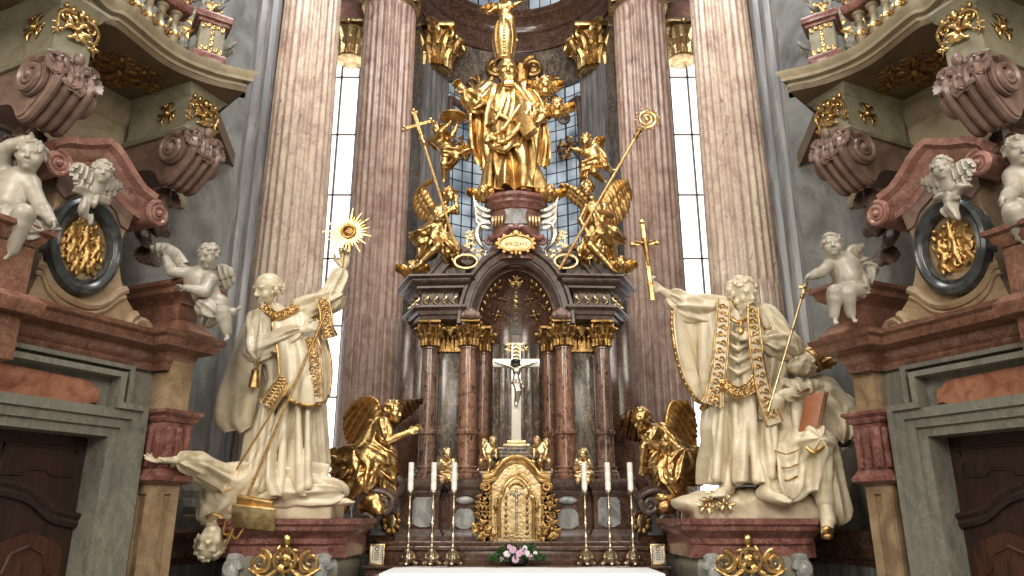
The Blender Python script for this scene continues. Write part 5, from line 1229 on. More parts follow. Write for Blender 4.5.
def curls(S, c, f, u, H, n=60, r=0.09, seed=0, low=-0.15, back=0.2, size=1.0):
    """curly hair: locks over the crown, sides and back of a head"""
    rng = np.random.RandomState(seed); c = np.array(c, float); f, u, rr = basis(f, u)
    S.ell(c+(u*0.17-f*0.09)*H, np.array([0.38, 0.42, 0.36])*H*size, [rr, f, u], k=0.04*H)
    for i in range(n):
        z = rng.uniform(low, 1); a = rng.uniform(0, 6.28); xy = math.sqrt(max(0, 1-z*z)); p = (rr*math.cos(a)*0.40*xy+f*(math.sin(a)*0.44*xy-0.06)+u*(z*0.40+0.13))*H*size
        if np.dot(p, f) > H*(0.26 if np.dot(p, u) < 0.36*H else 0.5): continue
        rad = r*H*rng.uniform(0.7, 1.3); d = nrm(p); t = nrm(np.cross(d, rng.randn(3)))
        S.cap(c+p-t*rad*0.7, c+p+t*rad*0.7, rad*0.62, rad*0.5, k=0.02*H)
def hand(S, w_, d, n, L, side=1, curl=0.5, spread=0.16, r=1.0):
    """hand at wrist w_, fingers along d, palm facing n; side=+1 puts the thumb on the cross(d,n) side"""
    w_ = np.array(w_, float); d = nrm(d); n = nrm(np.array(n, float)-d*np.dot(n, d)); x = np.cross(d, n)*side
    S.ell(w_+d*L*0.26, np.array([0.20, 0.095, 0.29])*L*r, [x, n, d], k=0.06*L)
    for i, (o, l) in enumerate(((0.15, 0.40), (0.05, 0.46), (-0.05, 0.43), (-0.14, 0.34))):
        p = w_+d*L*0.48+x*o*L*1.05; dd = nrm(d+x*o*spread*4); a1 = curl*0.7+0.06*i; a2 = curl*1.6+0.1*i
        p1 = p+(dd*math.cos(a1)+n*math.sin(a1))*l*L*0.45; p2 = p1+(dd*math.cos(a2)+n*math.sin(a2))*l*L*0.34; a3 = a2+curl*0.6
        p3 = p2+(dd*math.cos(a3)+n*math.sin(a3))*l*L*0.24
        S.chain([p, p1, p2, p3], np.array([0.062, 0.055, 0.048, 0.038])*L*r, 0.015*L)
    p = w_+d*L*0.12+x*0.13*L; p1 = p+(d*0.55+x*0.7+n*0.25)*L*0.24; p2 = p1+(d*0.9+x*0.15+n*(0.3+curl*0.5))*L*0.2
    S.chain([p, p1, p2], np.array([0.085, 0.062, 0.045])*L*r, 0.03*L)
def foot(S, a, d, u, L):
    """foot from ankle a pointing along d"""
    d = nrm(d); u = np.array(u, float); u = nrm(u-d*np.dot(u, d)); x = np.cross(d, u)
    S.cap(a-d*L*0.14-u*L*0.10, a+d*L*0.45-u*L*0.17, 0.16*L, 0.12*L, k=0.08*L); S.ell(a+d*L*0.5-u*L*0.19, np.array([0.19, 0.16, 0.09])*L, [x, d, u], k=0.06*L)
    for i, o in enumerate((0.13, 0.06, 0.0, -0.07, -0.13)): S.cap(a+d*L*0.55+x*o*L-u*L*0.2, a+d*L*(0.76-0.05*abs(i-1))+x*o*L*1.2-u*L*0.21, 0.05*L, 0.045*L, k=0.02*L)
def bodyfig(S, J, H, chub=0, fb=(0, -1, 0), fold=None):
    """continuous figure through its joints; H is head height. J: neck, chest, pelvis, arms, legs"""
    fb = nrm(fb); up = nrm(J['chest']-J['pelvis']); x = nrm(np.cross(fb, up)); f2 = np.cross(up, x); R = [x, f2, up]; m = 1.15 if chub else 1.0
    S.ell(J['chest'], np.array([0.62*m*(0.95 if chub else 1.0), 0.45, 0.60])*H, R, k=0.2*H)
    S.ell(lerp(J['chest'], J['pelvis'], 0.55)+f2*0.06*H*chub, np.array([0.50*m, 0.42+0.1*chub, 0.55])*H, R, k=0.25*H)
    S.ell(J['pelvis'], np.array([0.56*m, 0.45, 0.42])*H, R, k=0.2*H)
    if chub: S.ell(J['pelvis']-f2*0.2*H, np.array([0.5, 0.35, 0.4])*H, R, k=0.2*H)
    S.cap(J['chest']+up*0.35*H, J['neck'], 0.26*H, 0.22*H, k=0.12*H)
    ra = (0.27, 0.22, 0.15) if chub else (0.235, 0.18, 0.115)
    rl = (0.42, 0.31, 0.19) if chub else (0.36, 0.25, 0.15)
    for s in 'LR':
        if 'el'+s in J:
            S.ell(J['sh'+s], 0.27*H*m, None, k=0.12*H); S.cap(J['sh'+s], J['el'+s], ra[0]*H, ra[1]*H, k=0.1*H)
            S.cap(J['el'+s], lerp(J['el'+s], J['ha'+s], 0.35), ra[1]*H*1.0, ra[1]*H*1.02, k=0.06*H); S.cap(lerp(J['el'+s], J['ha'+s], 0.35), J['ha'+s], ra[1]*H*1.02, ra[2]*H, k=0.05*H)
        if 'kn'+s in J:
            S.cap(J['hi'+s], J['kn'+s], rl[0]*H, rl[1]*H, k=0.15*H)
            if 'fo'+s in J:
                c = lerp(J['kn'+s], J['fo'+s], 0.3); S.cap(J['kn'+s], c, rl[1]*H*0.95, rl[1]*H*0.95, k=0.08*H); S.cap(c, J['fo'+s], rl[1]*H*0.95, rl[2]*H, k=0.06*H)
def wing(mb, lead, tips, n=12, nrml=(0, -1, 0), rows=2, wd=1.0, thick=0.02):
    """feathered wing: quills run from the leading edge to the tips; shorter coverts overlap them"""
    nrml = nrm(nrml); A = catmull(lead, n); B = catmull(tips, n)
    for row in range(rows+1):
        fr = (1.0, 0.62, 0.34)[row]; m = n
        for i in range(m):
            a = A[i]; b = a+(B[i]-a)*fr; L = np.linalg.norm(b-a)
            if L < 0.03: continue
            sp_ = max(np.linalg.norm(A[min(i+1, n-1)]-A[max(i-1, 0)])/(min(i+1, n-1)-max(i-1, 0)), np.linalg.norm(B[min(i+1, n-1)]-B[max(i-1, 0)])*fr/2.4)*0.60*wd
            d = (b-a)/L; x = nrm(np.cross(d, nrml)); off = nrml*(0.010+0.03*row+0.018*(i % 2)); nu = 7; g = np.zeros((nu, 5, 3))
            for u in range(nu):
                t = u/(nu-1); wv = sp_*(0.6+0.45*math.sin(math.pi*min(1, t*0.85+0.1)))*(1 if t < 0.9 else 0.55)
                for v in range(5):
                    e = v/2-1; g[u, v] = a+d*L*t+x*e*wv+off+nrml*(0.018*(1-e*e)*(1 if abs(e) > 0 else 1.5)+L*0.06*math.sin(math.pi*t))
            mb.grid(g, thick)
    mb.tube(A+nrml*0.02, np.r_[np.linspace(0.05, 0.04, n//2), np.linspace(0.04, 0.015, n-n//2)]*wd, 8)
def hem(pts, name, mat, parent, r=0.018, flat=None, bumps=0.0):
    b = MB(); p = np.array(pts); b.tube(p, r, 6, flat=flat)
    if bumps:
        seg = np.r_[0, np.cumsum(np.linalg.norm(np.diff(p, axis=0), axis=1))]
        for q in np.arange(bumps, seg[-1], bumps): b.ell([np.interp(q, seg, p[:, i]) for i in range(3)], (r*1.25, r*1.25, r*1.5), None, 6, 4)
    return b.build(name, mat, parent, 60)
def strip(name, mat, parent, pts, wd, nrml, thick=0.02, orn=None, ornmat=None, seed=0):
    """embroidered band following pts (a stole, an orphrey): flat ribbon with raised scrolls"""
    p = catmull(pts, 36); nrml = nrm(nrml); b = MB(); g = np.zeros((36, 4, 3)); w_ = np.broadcast_to(np.array(wd, float), (36,)) if np.ndim(wd) == 0 else np.interp(np.linspace(0, 1, 36), np.linspace(0, 1, len(wd)), wd)
    for i in range(36):
        t = nrm(p[min(i+1, 35)]-p[max(i-1, 0)]); x = nrm(np.cross(t, nrml))
        for j in range(4): g[i, j] = p[i]+x*(j/3-0.5)*w_[i]
    fl = np.dot(gridn(g)[18, 1], nrml) < 0; b.grid(g, thick, fl); o = b.build(name, mat, parent, 60)
    if orn:
        b = MB()
        for e in (0, 3): b.tube(g[:, e]+nrml*0.012, 0.011, 6)
        for i in range(2, 34, 2):
            t = nrm(p[i+1]-p[i-1]); x = nrm(np.cross(t, nrml)); sg = 1 if (i//2) % 2 else -1
            b.tube(spiral(p[i]+nrml*0.012+x*sg*w_[i]*0.08, t, x*sg, w_[i]*0.26, w_[i]*0.06, 1.1, 12, 0.5), 0.010, 5); b.ell(p[i]+nrml*0.012-x*sg*w_[i]*0.24, (0.014, 0.014, 0.02), None, 6, 4)
        b.build('embroidery', ornmat, o, 60)
    return o
class PX:
    """pixel helper for a figure standing at depth Y0"""
    def __init__(s, Y0): s.Y = Y0
    def __call__(s, x, y, dy=0.0): return P(x, y, s.Y+dy)
    def row(s, y, x0, x1, dy, ry, fold=1.0):
        a = P(x0, y, s.Y+dy); b = P(x1, y, s.Y+dy); return (a[2], (a[0]+b[0])/2, s.Y+dy, (b[0]-a[0])/2, ry, fold)
def joints(j, **kw):
    """kw: name=(x,y,dy)"""
    return {k: j(*v) for k, v in kw.items()}
def putto(name, label, cat, Y0, H, kw, face, mat, up=(0, 0, 1), vox=0.010, fb=(0, -1, 0), hands=(), hair=True, wings=(), cloth=None, group=None, seed=0, feet=True, hairmat=None):
    """chubby child figure; kw: pixel joints; wings: list of (lead px list, tips px list)"""
    j = PX(Y0); J = joints(j, **kw); base = J['pelvis'].copy()
    t = thing(name, label, cat, (J['pelvis'][0], J['pelvis'][1], min(p[2] for p in J.values())), group)
    S = Sdf(vox); c = J['head']; f, u, r = basis(face, up)
    if 'chest' in J and 'neck' not in J: J['neck'] = c-u*0.42*H
    if 'chest' in J:
        upb = nrm(J['chest']-J['pelvis']); x = nrm(np.cross(nrm(fb), upb))
        for s, sg in (('L', -1), ('R', 1)):
            if 'sh'+s not in J: J['sh'+s] = J['chest']-x*sg*0.50*H+upb*0.28*H
            if 'hi'+s not in J: J['hi'+s] = J['pelvis']-x*sg*0.28*H-upb*0.1*H
        bodyfig(S, J, H, 1, fb)
        for s in 'LR':
            if 'ha'+s in J:
                d = J['ha'+s]-J['el'+s]; hand(S, J['ha'+s], d, np.cross(d, V(0, 1, 0.1))*(1 if s == 'L' else -1)+V(0, -0.3, -0.3), 0.5*H, 1 if s == 'L' else -1, 0.45)
            if feet and 'fo'+s in J: 
                d = J['fo'+s]-J['kn'+s]; foot(S, J['fo'+s], nrm(nrm(fb)*0.75+nrm(d)*0.6), -nrm(d)+V(0, 0, 0.2), 0.62*H)
    head(S, c, f, u, H, chub=1)
    S.build('figure', mat, t, 1)
    if hair:
        S = Sdf(vox); curls(S, c, f, u, H, 46, 0.10, seed); S.build('hair', hairmat or mat, t, 0)
    for ld, tp in wings:
        b = MB(); wing(b, [j(*q) for q in ld], [j(*q) for q in tp], 8, (0, -1, 0), 1, 1.0, 0.012); b.build('wing', mat, t, 60)
    if cloth:
        S = Sdf(vox)
        for pts, rr, pl in cloth: S.chain([j(*q) for q in pts], rr, 0.03, pleat=pl)
        S.build('drapery', mat, t, 1)
    return t
# ---------------------------------------------------------------- the two marble saints and the figures under them
def trim_edge(g, k): return {'t': g[0], 'b': g[-1], 'l': g[:, 0], 'r': g[:, -1]}[k]
def sheet(name, mat, parent, rows, nu=44, nv=44, amp=0.02, nf=5, seed=0, thick=0.03, flip=False, ramp=True):
    g = loft(rows, nu, nv, amp, nf, seed, ramp); b = MB(); b.grid(g, thick, flip); return b.build(name, mat, parent, 70), g
def resamp(c, n): return catmull(c, n)
# ---- saint with the sunburst (left)
j = PX(8.35)
ST = thing('saint_statue', 'white marble bald saint in a cape raising a gilded sunburst with one arm', 'statue', j(285, 505), None)
H = 0.375; hc = j(268, 289, -0.12)
S = Sdf(0.011)
J = joints(j, neck=(276, 309, -0.03), chest=(288, 335, 0.02), pelvis=(290, 395, 0.05), shR=(308, 312, 0.0), elR=(330, 300, -0.05), haR=(343, 268, -0.08), shL=(262, 322, 0.0), elL=(258, 350, -0.26), haL=(302, 330, -0.36), hiL=(279, 405, 0.05), hiR=(302, 405, 0.05), knL=(276, 450, -0.12), knR=(308, 448, -0.02), foL=(268, 492, -0.05), foR=(318, 470, 0.0))
bodyfig(S, J, H, 0); hf = nrm(V(-0.55, -0.72, -0.34)); head(S, hc, hf, V(0.08, -0.2, 1), H)
hand(S, J['haR'], V(0.1, -0.05, 1), V(0, -1, 0), 0.34, -1, 0.9); hand(S, J['haL'], V(0.9, -0.1, 0.25), V(0.1, 1, 0), 0.28, 1, 0.7)
foot(S, J['foL'], V(-0.25, -1, -0.1), UZ, 0.40); foot(S, J['foR'], V(0.5, -0.8, -0.1), UZ, 0.38)
S.build('figure', M['saint'], ST, 1)
S = Sdf(0.011); f, u, r = basis(hf, V(0.08, -0.2, 1)); rng = np.random.RandomState(3)
for i in range(46):
    a = rng.uniform(0.0, 6.28); z = rng.uniform(-0.12, 0.16); p = (r*math.cos(a)*0.38+f*(math.sin(a)*0.45-0.05)+u*z)*H
    if np.dot(p, f) > 0.12*H: continue
    S.cap(hc+p, hc+p*1.04-u*0.1*H+r*0.02, 0.055*H, 0.04*H, k=0.02*H)
S.build('hair', M['saint'], ST, 0)
# alb (long robe)
S = Sdf(0.012)
S.robe([j.row(312, 262, 306, 0.02, .16, .2), j.row(330, 256, 312, 0.02, .22, .4), j.row(365, 258, 314, 0.02, .25, .6), j.row(384, 262, 316, 0.02, .26, .7), j.row(420, 257, 312, 0.0, .30, 1.0), j.row(455, 252, 308, -0.02, .33, 1.2), j.row(482, 248, 312, -0.03, .37, 1.3), j.row(497, 250, 318, -0.03, .38, 1.35)], 8, 0.19, 4)
S.robe([j.row(384, 296, 324, 0.1, .2, .6), j.row(430, 298, 326, 0.1, .24, 1), j.row(462, 300, 328, 0.1, .26, 1.2), j.row(470, 302, 326, 0.1, .26, 1.2)], 6, 0.12, 8)
for x0, y0, x1, y1, rr in ((275, 390, 262, 490, .045), (286, 395, 280, 492, .05), (298, 400, 300, 490, .05), (268, 420, 252, 486, .045), (308, 405, 308, 486, .045)): S.cap(j(x0, y0, -0.27), j(x1, y1, -0.37), rr*0.6, rr, k=0.03)
# wide sleeves
S.cap(J['shR']+V(-0.05, 0, 0), J['elR'], 0.16, 0.13, k=0.06, pleat=(6, 0.028, 1)); S.cap(J['elR'], lerp(J['elR'], J['haR'], 0.72), 0.125, 0.08, k=0.05, pleat=(6, 0.022, 2))
S.cap(J['shL'], J['elL'], 0.17, 0.14, k=0.06, pleat=(6, 0.023, 3)); S.cap(J['elL'], lerp(J['elL'], J['haL'], 0.8), 0.13, 0.085, k=0.05, pleat=(6, 0.022, 4))
S.build('robe', M['saint'], ST, 0)
# great cape falling behind on the left
rows = [[j(274, 312, -0.16), j(258, 312, -0.08), j(251, 317, 0.02), j(262, 312, 0.2)],
        [j(272, 330, -0.24), j(252, 330, -0.20), j(241, 340, 0.0), j(262, 335, 0.28)],
        [j(263, 352, -0.28), j(244, 352, -0.25), j(231, 372, 0.0), j(266, 365, 0.32)],
        [j(258, 385, -0.2), j(238, 385, -0.2), j(223, 398, 0.0), j(266, 390, 0.32)],
        [j(253, 412, -0.15), j(236, 420, -0.14), j(222, 418, 0.02), j(262, 412, 0.3)],
        [j(250, 422, -0.1), j(242, 432, -0.08), j(230, 428, 0.03), j(258, 428, 0.26)]]
cape, g = sheet('cape', M['saint'], ST, rows, 50, 40, 0.028, 2.2, 5, 0.035)
hem(g[0], 'cape_edge', M['gold_leaf'], cape, 0.014)
# chasuble front panel with gilded border
rows = [[j(273, 314, -0.22), j(287, 312, -0.20), j(300, 312, -0.16), j(312, 308, -0.05)],
        [j(272, 328, -0.34), j(288, 328, -0.34), j(304, 328, -0.26), j(319, 322, -0.05)],
        [j(277, 348, -0.38), j(294, 350, -0.40), j(312, 348, -0.30), j(327, 340, -0.05)],
        [j(279, 375, -0.36), j(296, 380, -0.40), j(316, 378, -0.32), j(332, 368, -0.06)],
        [j(281, 392, -0.34), j(297, 403, -0.38), j(317, 405, -0.30), j(330, 395, -0.06)]]
ch, g = sheet('chasuble', M['saint'], ST, rows, 44, 40, 0.02, 3, 6, 0.03)
hem(np.vstack([g[:, 0], g[-1], g[::-1, -1]]), 'gilded_border', M['gold_leaf'], ch, 0.016)
n_ = V(0.2, -1, 0)
strip('orphrey_band', M['saint'], ST, [g[17, 27]+n_*0.02, g[22, 27]+n_*0.03, g[30, 26]+n_*0.03, g[42, 27]+n_*0.03], 0.16, n_, 0.02, True, M['gold_leaf'])
strip('collar_band', M['saint'], ST, [j(262, 305, -0.27), j(276, 316, -0.30), j(292, 310, -0.22), j(296, 303, -0.1)], 0.08, n_, 0.02, True, M['gold_leaf'])
strip('stole_end', M['saint'], ST, [j(284, 378, -0.38), j(276, 392, -0.40), j(266, 406, -0.40)], [0.12, 0.15, 0.20], n_, 0.02, True, M['gold_leaf'])
strip('maniple', M['saint'], ST, [j(322, 298, -0.2), j(326, 312, -0.22), j(327, 328, -0.22), j(330, 338, -0.20)], [0.13, 0.12, 0.14, 0.17], n_, 0.02, True, M['gold_leaf'])
b = MB(); b.tube(catmull([j(281, 352, -0.34), j(268, 352, -0.33), j(258, 356, -0.26)], 14), 0.02, 7); b.tube(catmull([j(264, 353, -0.33), j(259, 362, -0.34), j(256, 370, -0.34)], 10), 0.014, 6)
b.lathe([(0.02, 0.06), (0.045, 0.04), (0.035, 0.0), (0.05, -0.05), (0.06, -0.15)][::-1], j(255, 374, -0.34), 12); b.build('girdle_tassel', M['gold_leaf'], ST)
S = Sdf(0.014)   # carved rock and draped ground under him
S.ell(j(322, 490, 0.0), (0.30, 0.3, 0.13), fold=((1, 0, 1), 22, 0.012)); S.box(j(292, 512, 0.05)*V(1, 1, 0)+V(0, 0, 1.665), (0.50, 0.32, 0.10), rd=0.04, k=0.05); S.ell(j(285, 502, 0.05), (0.5, 0.36, 0.10), fold=((1, 0.4, 1), 22, 0.012)); S.box(j(312, 474, -0.04), (0.17, 0.14, 0.13), [nrm(V(1, 0.3, -0.15)), nrm(V(-0.3, 1, 0)), V(0.13, 0, 1)], 0.03, 0.03)
S.build('ground', M['saint'], ST, 1)
# sunburst in his hand
sb = thing('sunburst', 'gilded sunburst of rays held up in the raised hand of the left marble saint', 'sunburst', j(348, 236, -0.15))
c = j(349, 232, -0.16); b = MB(); rng = np.random.RandomState(2)
for i in range(30):
    a = i*2*math.pi/30; L = (0.29 if i % 2 else 0.21)*rng.uniform(0.85, 1.15); d = V(math.cos(a), 0, math.sin(a)); x = V(-math.sin(a), 0, math.cos(a))
    b.add([c+d*0.07+x*0.016, c+d*0.07-x*0.016, c+d*L+x*0.004, c+d*L-x*0.004]+[q+V(0, -0.018, 0) for q in (c+d*0.07+x*0.016, c+d*0.07-x*0.016, c+d*L+x*0.004, c+d*L-x*0.004)], [(0, 1, 3, 2), (6, 7, 5, 4), (0, 4, 5, 1), (2, 3, 7, 6), (0, 2, 6, 4), (1, 5, 7, 3)])
b.build('rays', M['gold'], sb)
b = MB(); b.ell(c+V(0, -0.01, 0), (0.065, 0.03, 0.065)); b.tube([c+V(math.cos(a)*0.075, -0.02, math.sin(a)*0.075) for a in np.linspace(0, 6.28, 26)[:-1]], 0.018, 6, True); b.build('disc', M['gold_deep'], sb)
b = MB(); b.tube([c+V(0.0, -0.02, -0.06), j(344, 250, -0.12), j(342, 268, -0.12)], 0.016, 7); b.build('handle', M['gold'], sb)
# lance
def rod(name, label, cat, a, b_, r, mat, group=None):
    t = thing(name, label, cat, np.minimum(a, b_), group); b = MB(); b.tube([a, b_], r, 8); b.build('shaft', mat, t); return t
a, e = j(326, 312, -0.46), j(231, 534, -0.50)
ln = rod('lance', 'long gilded lance slanting from the left saint\'s chest to the fallen head', 'lance', a, e, 0.016, M['gold_leaf'])
b = MB(); d = nrm(e-a); x = nrm(np.cross(d, V(0, -1, 0)))
b.tube([e-d*0.02, e+d*0.16], np.array([0.03, 0.004]), 8); b.tube(catmull([e-x*0.10-d*0.1, e-x*0.07+d*0.02, e, e+x*0.07+d*0.02, e+x*0.10-d*0.1], 16), 0.014, 6); b.build('barbed_tip', M['gold_leaf'], ln)
a2, e2 = j(281, 398, -0.46), j(216, 502, -0.44)
l2 = rod('spear', 'shorter gilded spear across the fallen man\'s chest, parallel to the lance', 'spear', a2, e2, 0.012, M['gold_leaf'])
b = MB(); d = nrm(a2-e2); b.tube([a2, a2+d*0.05, a2+d*0.2], [0.012, 0.03, 0.003], 6, flat=(V(0, -1, 0), 0.4)); b.build('spear_head', M['gold_leaf'], l2)
# fallen man under the saint
k = PX(8.2)
FM = thing('fallen_man_statue', 'white marble man lying head down under the left saint, one arm flung out', 'statue', k(240, 500), None)
J = joints(k, neck=(213, 524, -0.2), chest=(220, 495, -0.12), pelvis=(258, 482, 0.0), shL=(224, 480, -0.22), elL=(198, 467, -0.62), haL=(176, 460, -1.02), shR=(234, 506, -0.2), elR=(252, 505, -0.16), haR=(262, 497, -0.22), hiL=(272, 480, 0.02), hiR=(270, 490, -0.02), knL=(305, 478, -0.1), knR=(300, 492, -0.08), foL=(330, 486, -0.05), foR=(334, 498, -0.05))
S = Sdf(0.011); bodyfig(S, J, 0.36, 0, V(-0.1, -1, 0.15)); head(S, k(211, 541, -0.24), V(0.15, -0.9, -0.30), V(-0.12, -0.3, -1), 0.37, beard=0)
hand(S, J['haL'], V(-1, -0.25, -0.05), V(0, -0.3, 1), 0.30, -1, 0.25, 0.25); hand(S, J['haR'], V(0.8, -0.2, 0.2), V(0, -1, 0), 0.26, 1, 0.8); foot(S, J['foR'], V(1, -0.3, 0.1), UZ, 0.32)
S.build('figure', M['saint'], FM, 1)
S = Sdf(0.011); curls(S, k(211, 541, -0.24), V(0.15, -0.9, -0.30), V(-0.12, -0.3, -1), 0.37, 44, 0.09, 9, -0.05); S.build('hair', M['saint'], FM, 0)
S = Sdf(0.012)
S.chain([k(234, 484, -0.12), J['elL'], lerp(J['elL'], J['haL'], 0.75)], [0.16, 0.12, 0.075], 0.05, pleat=(6, 0.022, 2)); S.ell(k(226, 494, -0.1), (0.26, 0.22, 0.24), k=0.08, fold=((1, 0, 0.6), 30, 0.01)); S.cap(k(214, 512, -0.15), k(240, 488, -0.1), 0.16, 0.24, k=0.1, pleat=(7, 0.023, 5))
S.cap(k(245, 487, 0), k(285, 486, 0.0), 0.23, 0.2, k=0.1, pleat=(7, 0.028, 6)); S.cap(k(290, 492, -0.05), k(330, 492, -0.05), 0.17, 0.13, k=0.06, pleat=(6, 0.022, 7)); S.cap(k(232, 505, -0.1), k(255, 505, -0.1), 0.15, 0.12, k=0.06)
S.build('tunic', M['saint'], FM, 1)
b = MB(); b.tube(catmull([k(214, 488, -0.36), k(222, 492, -0.38), k(232, 486, -0.36), k(240, 474, -0.3)], 14), 0.016, 6); b.build('gilded_cord', M['gold_leaf'], FM); b = MB(); b.tube(catmull([k(206, 517, -0.36), k(214, 514, -0.38), k(222, 518, -0.36)], 10), 0.016, 6); b.build('gilded_neck_cord', M['gold_leaf'], FM)
for i, (cx, cy, w_, h_, an, mt) in enumerate(((254, 517, .29, .15, -6, 'gold_pale'), (255, 504, .24, .08, -10, 'gold_leaf'))):
    R = [nrm(V(1, 0.1, math.sin(math.radians(an)))), nrm(V(0, 1, 0.5)), nrm(V(0.1, -0.5, 1))]
    tb = thing('book', ('gilded book cover lying open under the left saint, hanging over the pedestal', 'small gilded book lying on the larger one beside the fallen man')[i], 'book', k(cx, cy, -0.35))
    b = MB(); b.rbox(k(cx, cy, -0.40), R, (w_*0.75, 0.03, h_*0.8), 0.01); b.build('cover', M[mt], tb)
    b = MB(); b.rbox(k(cx, cy, -0.355), R, (w_*0.70, 0.03, h_*0.74), 0.006); b.build('pages', M['pages'], tb)

# ---- bearded saint with the crucifix (right)
SB = thing('saint_statue', 'white marble bearded saint with gilded stole raising a gold crucifix', 'statue', j(740, 505), None)
H = 0.385; hc = j(743, 294, -0.14); hf = nrm(V(0.34, -0.86, -0.30)); hu = V(-0.02, -0.2, 1)
J = joints(j, neck=(738, 314, -0.03), chest=(740, 342, 0.02), pelvis=(742, 405, 0.05), shL=(716, 312, 0.0), elL=(688, 308, -0.1), haL=(661, 290, -0.2), shR=(762, 320, 0.0), elR=(786, 346, -0.16), haR=(757, 338, -0.36), hiL=(729, 415, 0.05), hiR=(754, 415, 0.05), knL=(728, 450, -0.1), knR=(760, 450, -0.1), foL=(726, 485, -0.26), foR=(766, 490, -0.36))
S = Sdf(0.011); bodyfig(S, J, H, 0); head(S, hc, hf, hu, H, beard=1.25)
hand(S, J['haL'], V(-0.75, -0.2, 0.45), V(0.2, -1, 0.2), 0.30, -1, 0.95); hand(S, J['haR'], V(-0.9, -0.1, 0.15), V(-0.2, 1, 0), 0.28, -1, 0.6)
foot(S, J['foL'], V(-0.6, -0.8, -0.1), UZ, 0.42); foot(S, J['foR'], V(0.45, -0.9, -0.1), UZ, 0.44)
S.build('figure', M['saint'], SB, 1)
S = Sdf(0.011); curls(S, hc, hf, hu, H, 70, 0.085, 12, -0.3); S.build('hair', M['saint'], SB, 0)
S = Sdf(0.010); f, u, r = basis(hf, hu); rng = np.random.RandomState(8)
for i in range(26):
    a = rng.uniform(-1, 1); t = rng.uniform(0, 1); p = hc+(r*a*0.27*(1-0.55*t)+f*(0.34-0.22*abs(a)+0.08*t)+u*(-0.30-0.62*t+0.10*abs(a)))*H
    S.cap(p, p+(-u*0.16+r*rng.uniform(-0.06, 0.06)+f*0.03)*H, 0.075*H, 0.045*H, k=0.02*H)
for s in (-1, 1): S.cap(hc+(r*s*0.03+f*0.46-u*0.2)*H, hc+(r*s*0.17+f*0.38-u*0.36)*H, 0.045*H, 0.035*H, k=0.02*H)
S.build('beard', M['saint'], SB, 0)
S = Sdf(0.012)
S.robe([j.row(314, 716, 762, 0.02, .17, .2), j.row(335, 712, 770, 0.02, .24, .4), j.row(370, 712, 770, 0.02, .27, .5), j.row(400, 708, 774, 0.02, .29, .7), j.row(430, 705, 774, 0.0, .32, 1.0), j.row(460, 706, 772, -0.02, .35, 1.2), j.row(484, 708, 770, -0.03, .37, 1.3)], 8, 0.18, 14)
for x0, y0, x1, y1, rr in ((722, 405, 716, 478, .05), (735, 405, 738, 480, .06), (750, 400, 756, 480, .05), (765, 405, 772, 476, .05)): S.cap(j(x0, y0, -0.28), j(x1, y1, -0.35), rr*0.6, rr, k=0.03)
S.cap(J['shL']+V(0.05, 0, 0), J['elL'], 0.18, 0.15, k=0.06, pleat=(6, 0.025, 1)); S.cap(J['elL'], lerp(J['elL'], J['haL'], 0.45), 0.14, 0.11, k=0.05, pleat=(6, 0.019, 2))
S.cap(J['shR'], J['elR'], 0.19, 0.16, k=0.06, pleat=(6, 0.025, 3)); S.cap(J['elR'], lerp(J['elR'], J['haR'], 0.5), 0.15, 0.11, k=0.05, pleat=(6, 0.022, 4))
for y in (334, 346, 358, 370): S.chain([j(722, y-6, -0.24), j(738, y+3, -0.31), j(754, y-4, -0.24)], 0.022, 0.03)
S.build('robe', M['saint'], SB, 0)
# cope: hangs from the raised arm and down his back
rows = [[j(718, 302, -0.16), j(705, 300, -0.12), j(690, 297, -0.12), j(678, 298, -0.16)],
        [j(718, 325, -0.2), j(704, 325, -0.1), j(688, 322, -0.06), j(672, 314, -0.2)],
        [j(714, 352, -0.24), j(704, 352, -0.1), j(692, 350, -0.04), j(675, 345, -0.24)],
        [j(712, 378, -0.22), j(706, 380, -0.1), j(698, 382, -0.02), j(684, 376, -0.24)],
        [j(712, 396, -0.2), j(708, 402, -0.1), j(704, 408, 0.0), j(697, 398, -0.2)]]
cp1, g = sheet('cope', M['saint'], SB, rows, 44, 36, 0.034, 2.5, 15, 0.035)
hem(np.vstack([g[:, -1], g[-1, ::-1]]), 'gilded_border', M['gold_leaf'], cp1, 0.02, bumps=0.07)
rows = [[j(752, 306, -0.2), j(764, 308, -0.14), j(774, 316, 0.0)], [j(762, 322, -0.24), j(778, 324, -0.18), j(790, 338, 0.02)], [j(768, 352, -0.2), j(786, 362, -0.16), j(794, 362, 0.06)],
        [j(766, 385, -0.18), j(780, 390, -0.12), j(788, 386, 0.1)], [j(768, 420, -0.2), j(780, 424, -0.12), j(790, 420, 0.12)]]
cp2, g = sheet('cope_side', M['saint'], SB, rows, 40, 30, 0.03, 2, 16, 0.035)
hem(g[12], 'sleeve_border', M['gold_leaf'], cp2, 0.018, bumps=0.07)
n_ = V(0.05, -1, 0.05)
strip('stole_left', M['saint'], SB, [j(724, 300, -0.24), j(722, 330, -0.34), j(719, 365, -0.37), j(714, 395, -0.37), j(712, 405, -0.37)], [0.14, 0.15, 0.16, 0.19, 0.24], n_, 0.025, True, M['gold_leaf'])['label'] = 'gilded stole end with fringe'
strip('stole_right', M['saint'], SB, [j(753, 306, -0.24), j(754, 330, -0.38), j(758, 365, -0.38), j(766, 400, -0.38), j(775, 424, -0.36)], [0.12, 0.13, 0.14, 0.16, 0.19], n_, 0.025, True, M['gold_leaf'])
strip('surplice_hem', M['saint'], SB, [j(718, 378, -0.34), j(728, 388, -0.38), j(738, 393, -0.39), j(750, 388, -0.38), j(758, 378, -0.34)], 0.12, V(0, -1, 0.1), 0.02, True, M['gold_leaf'])
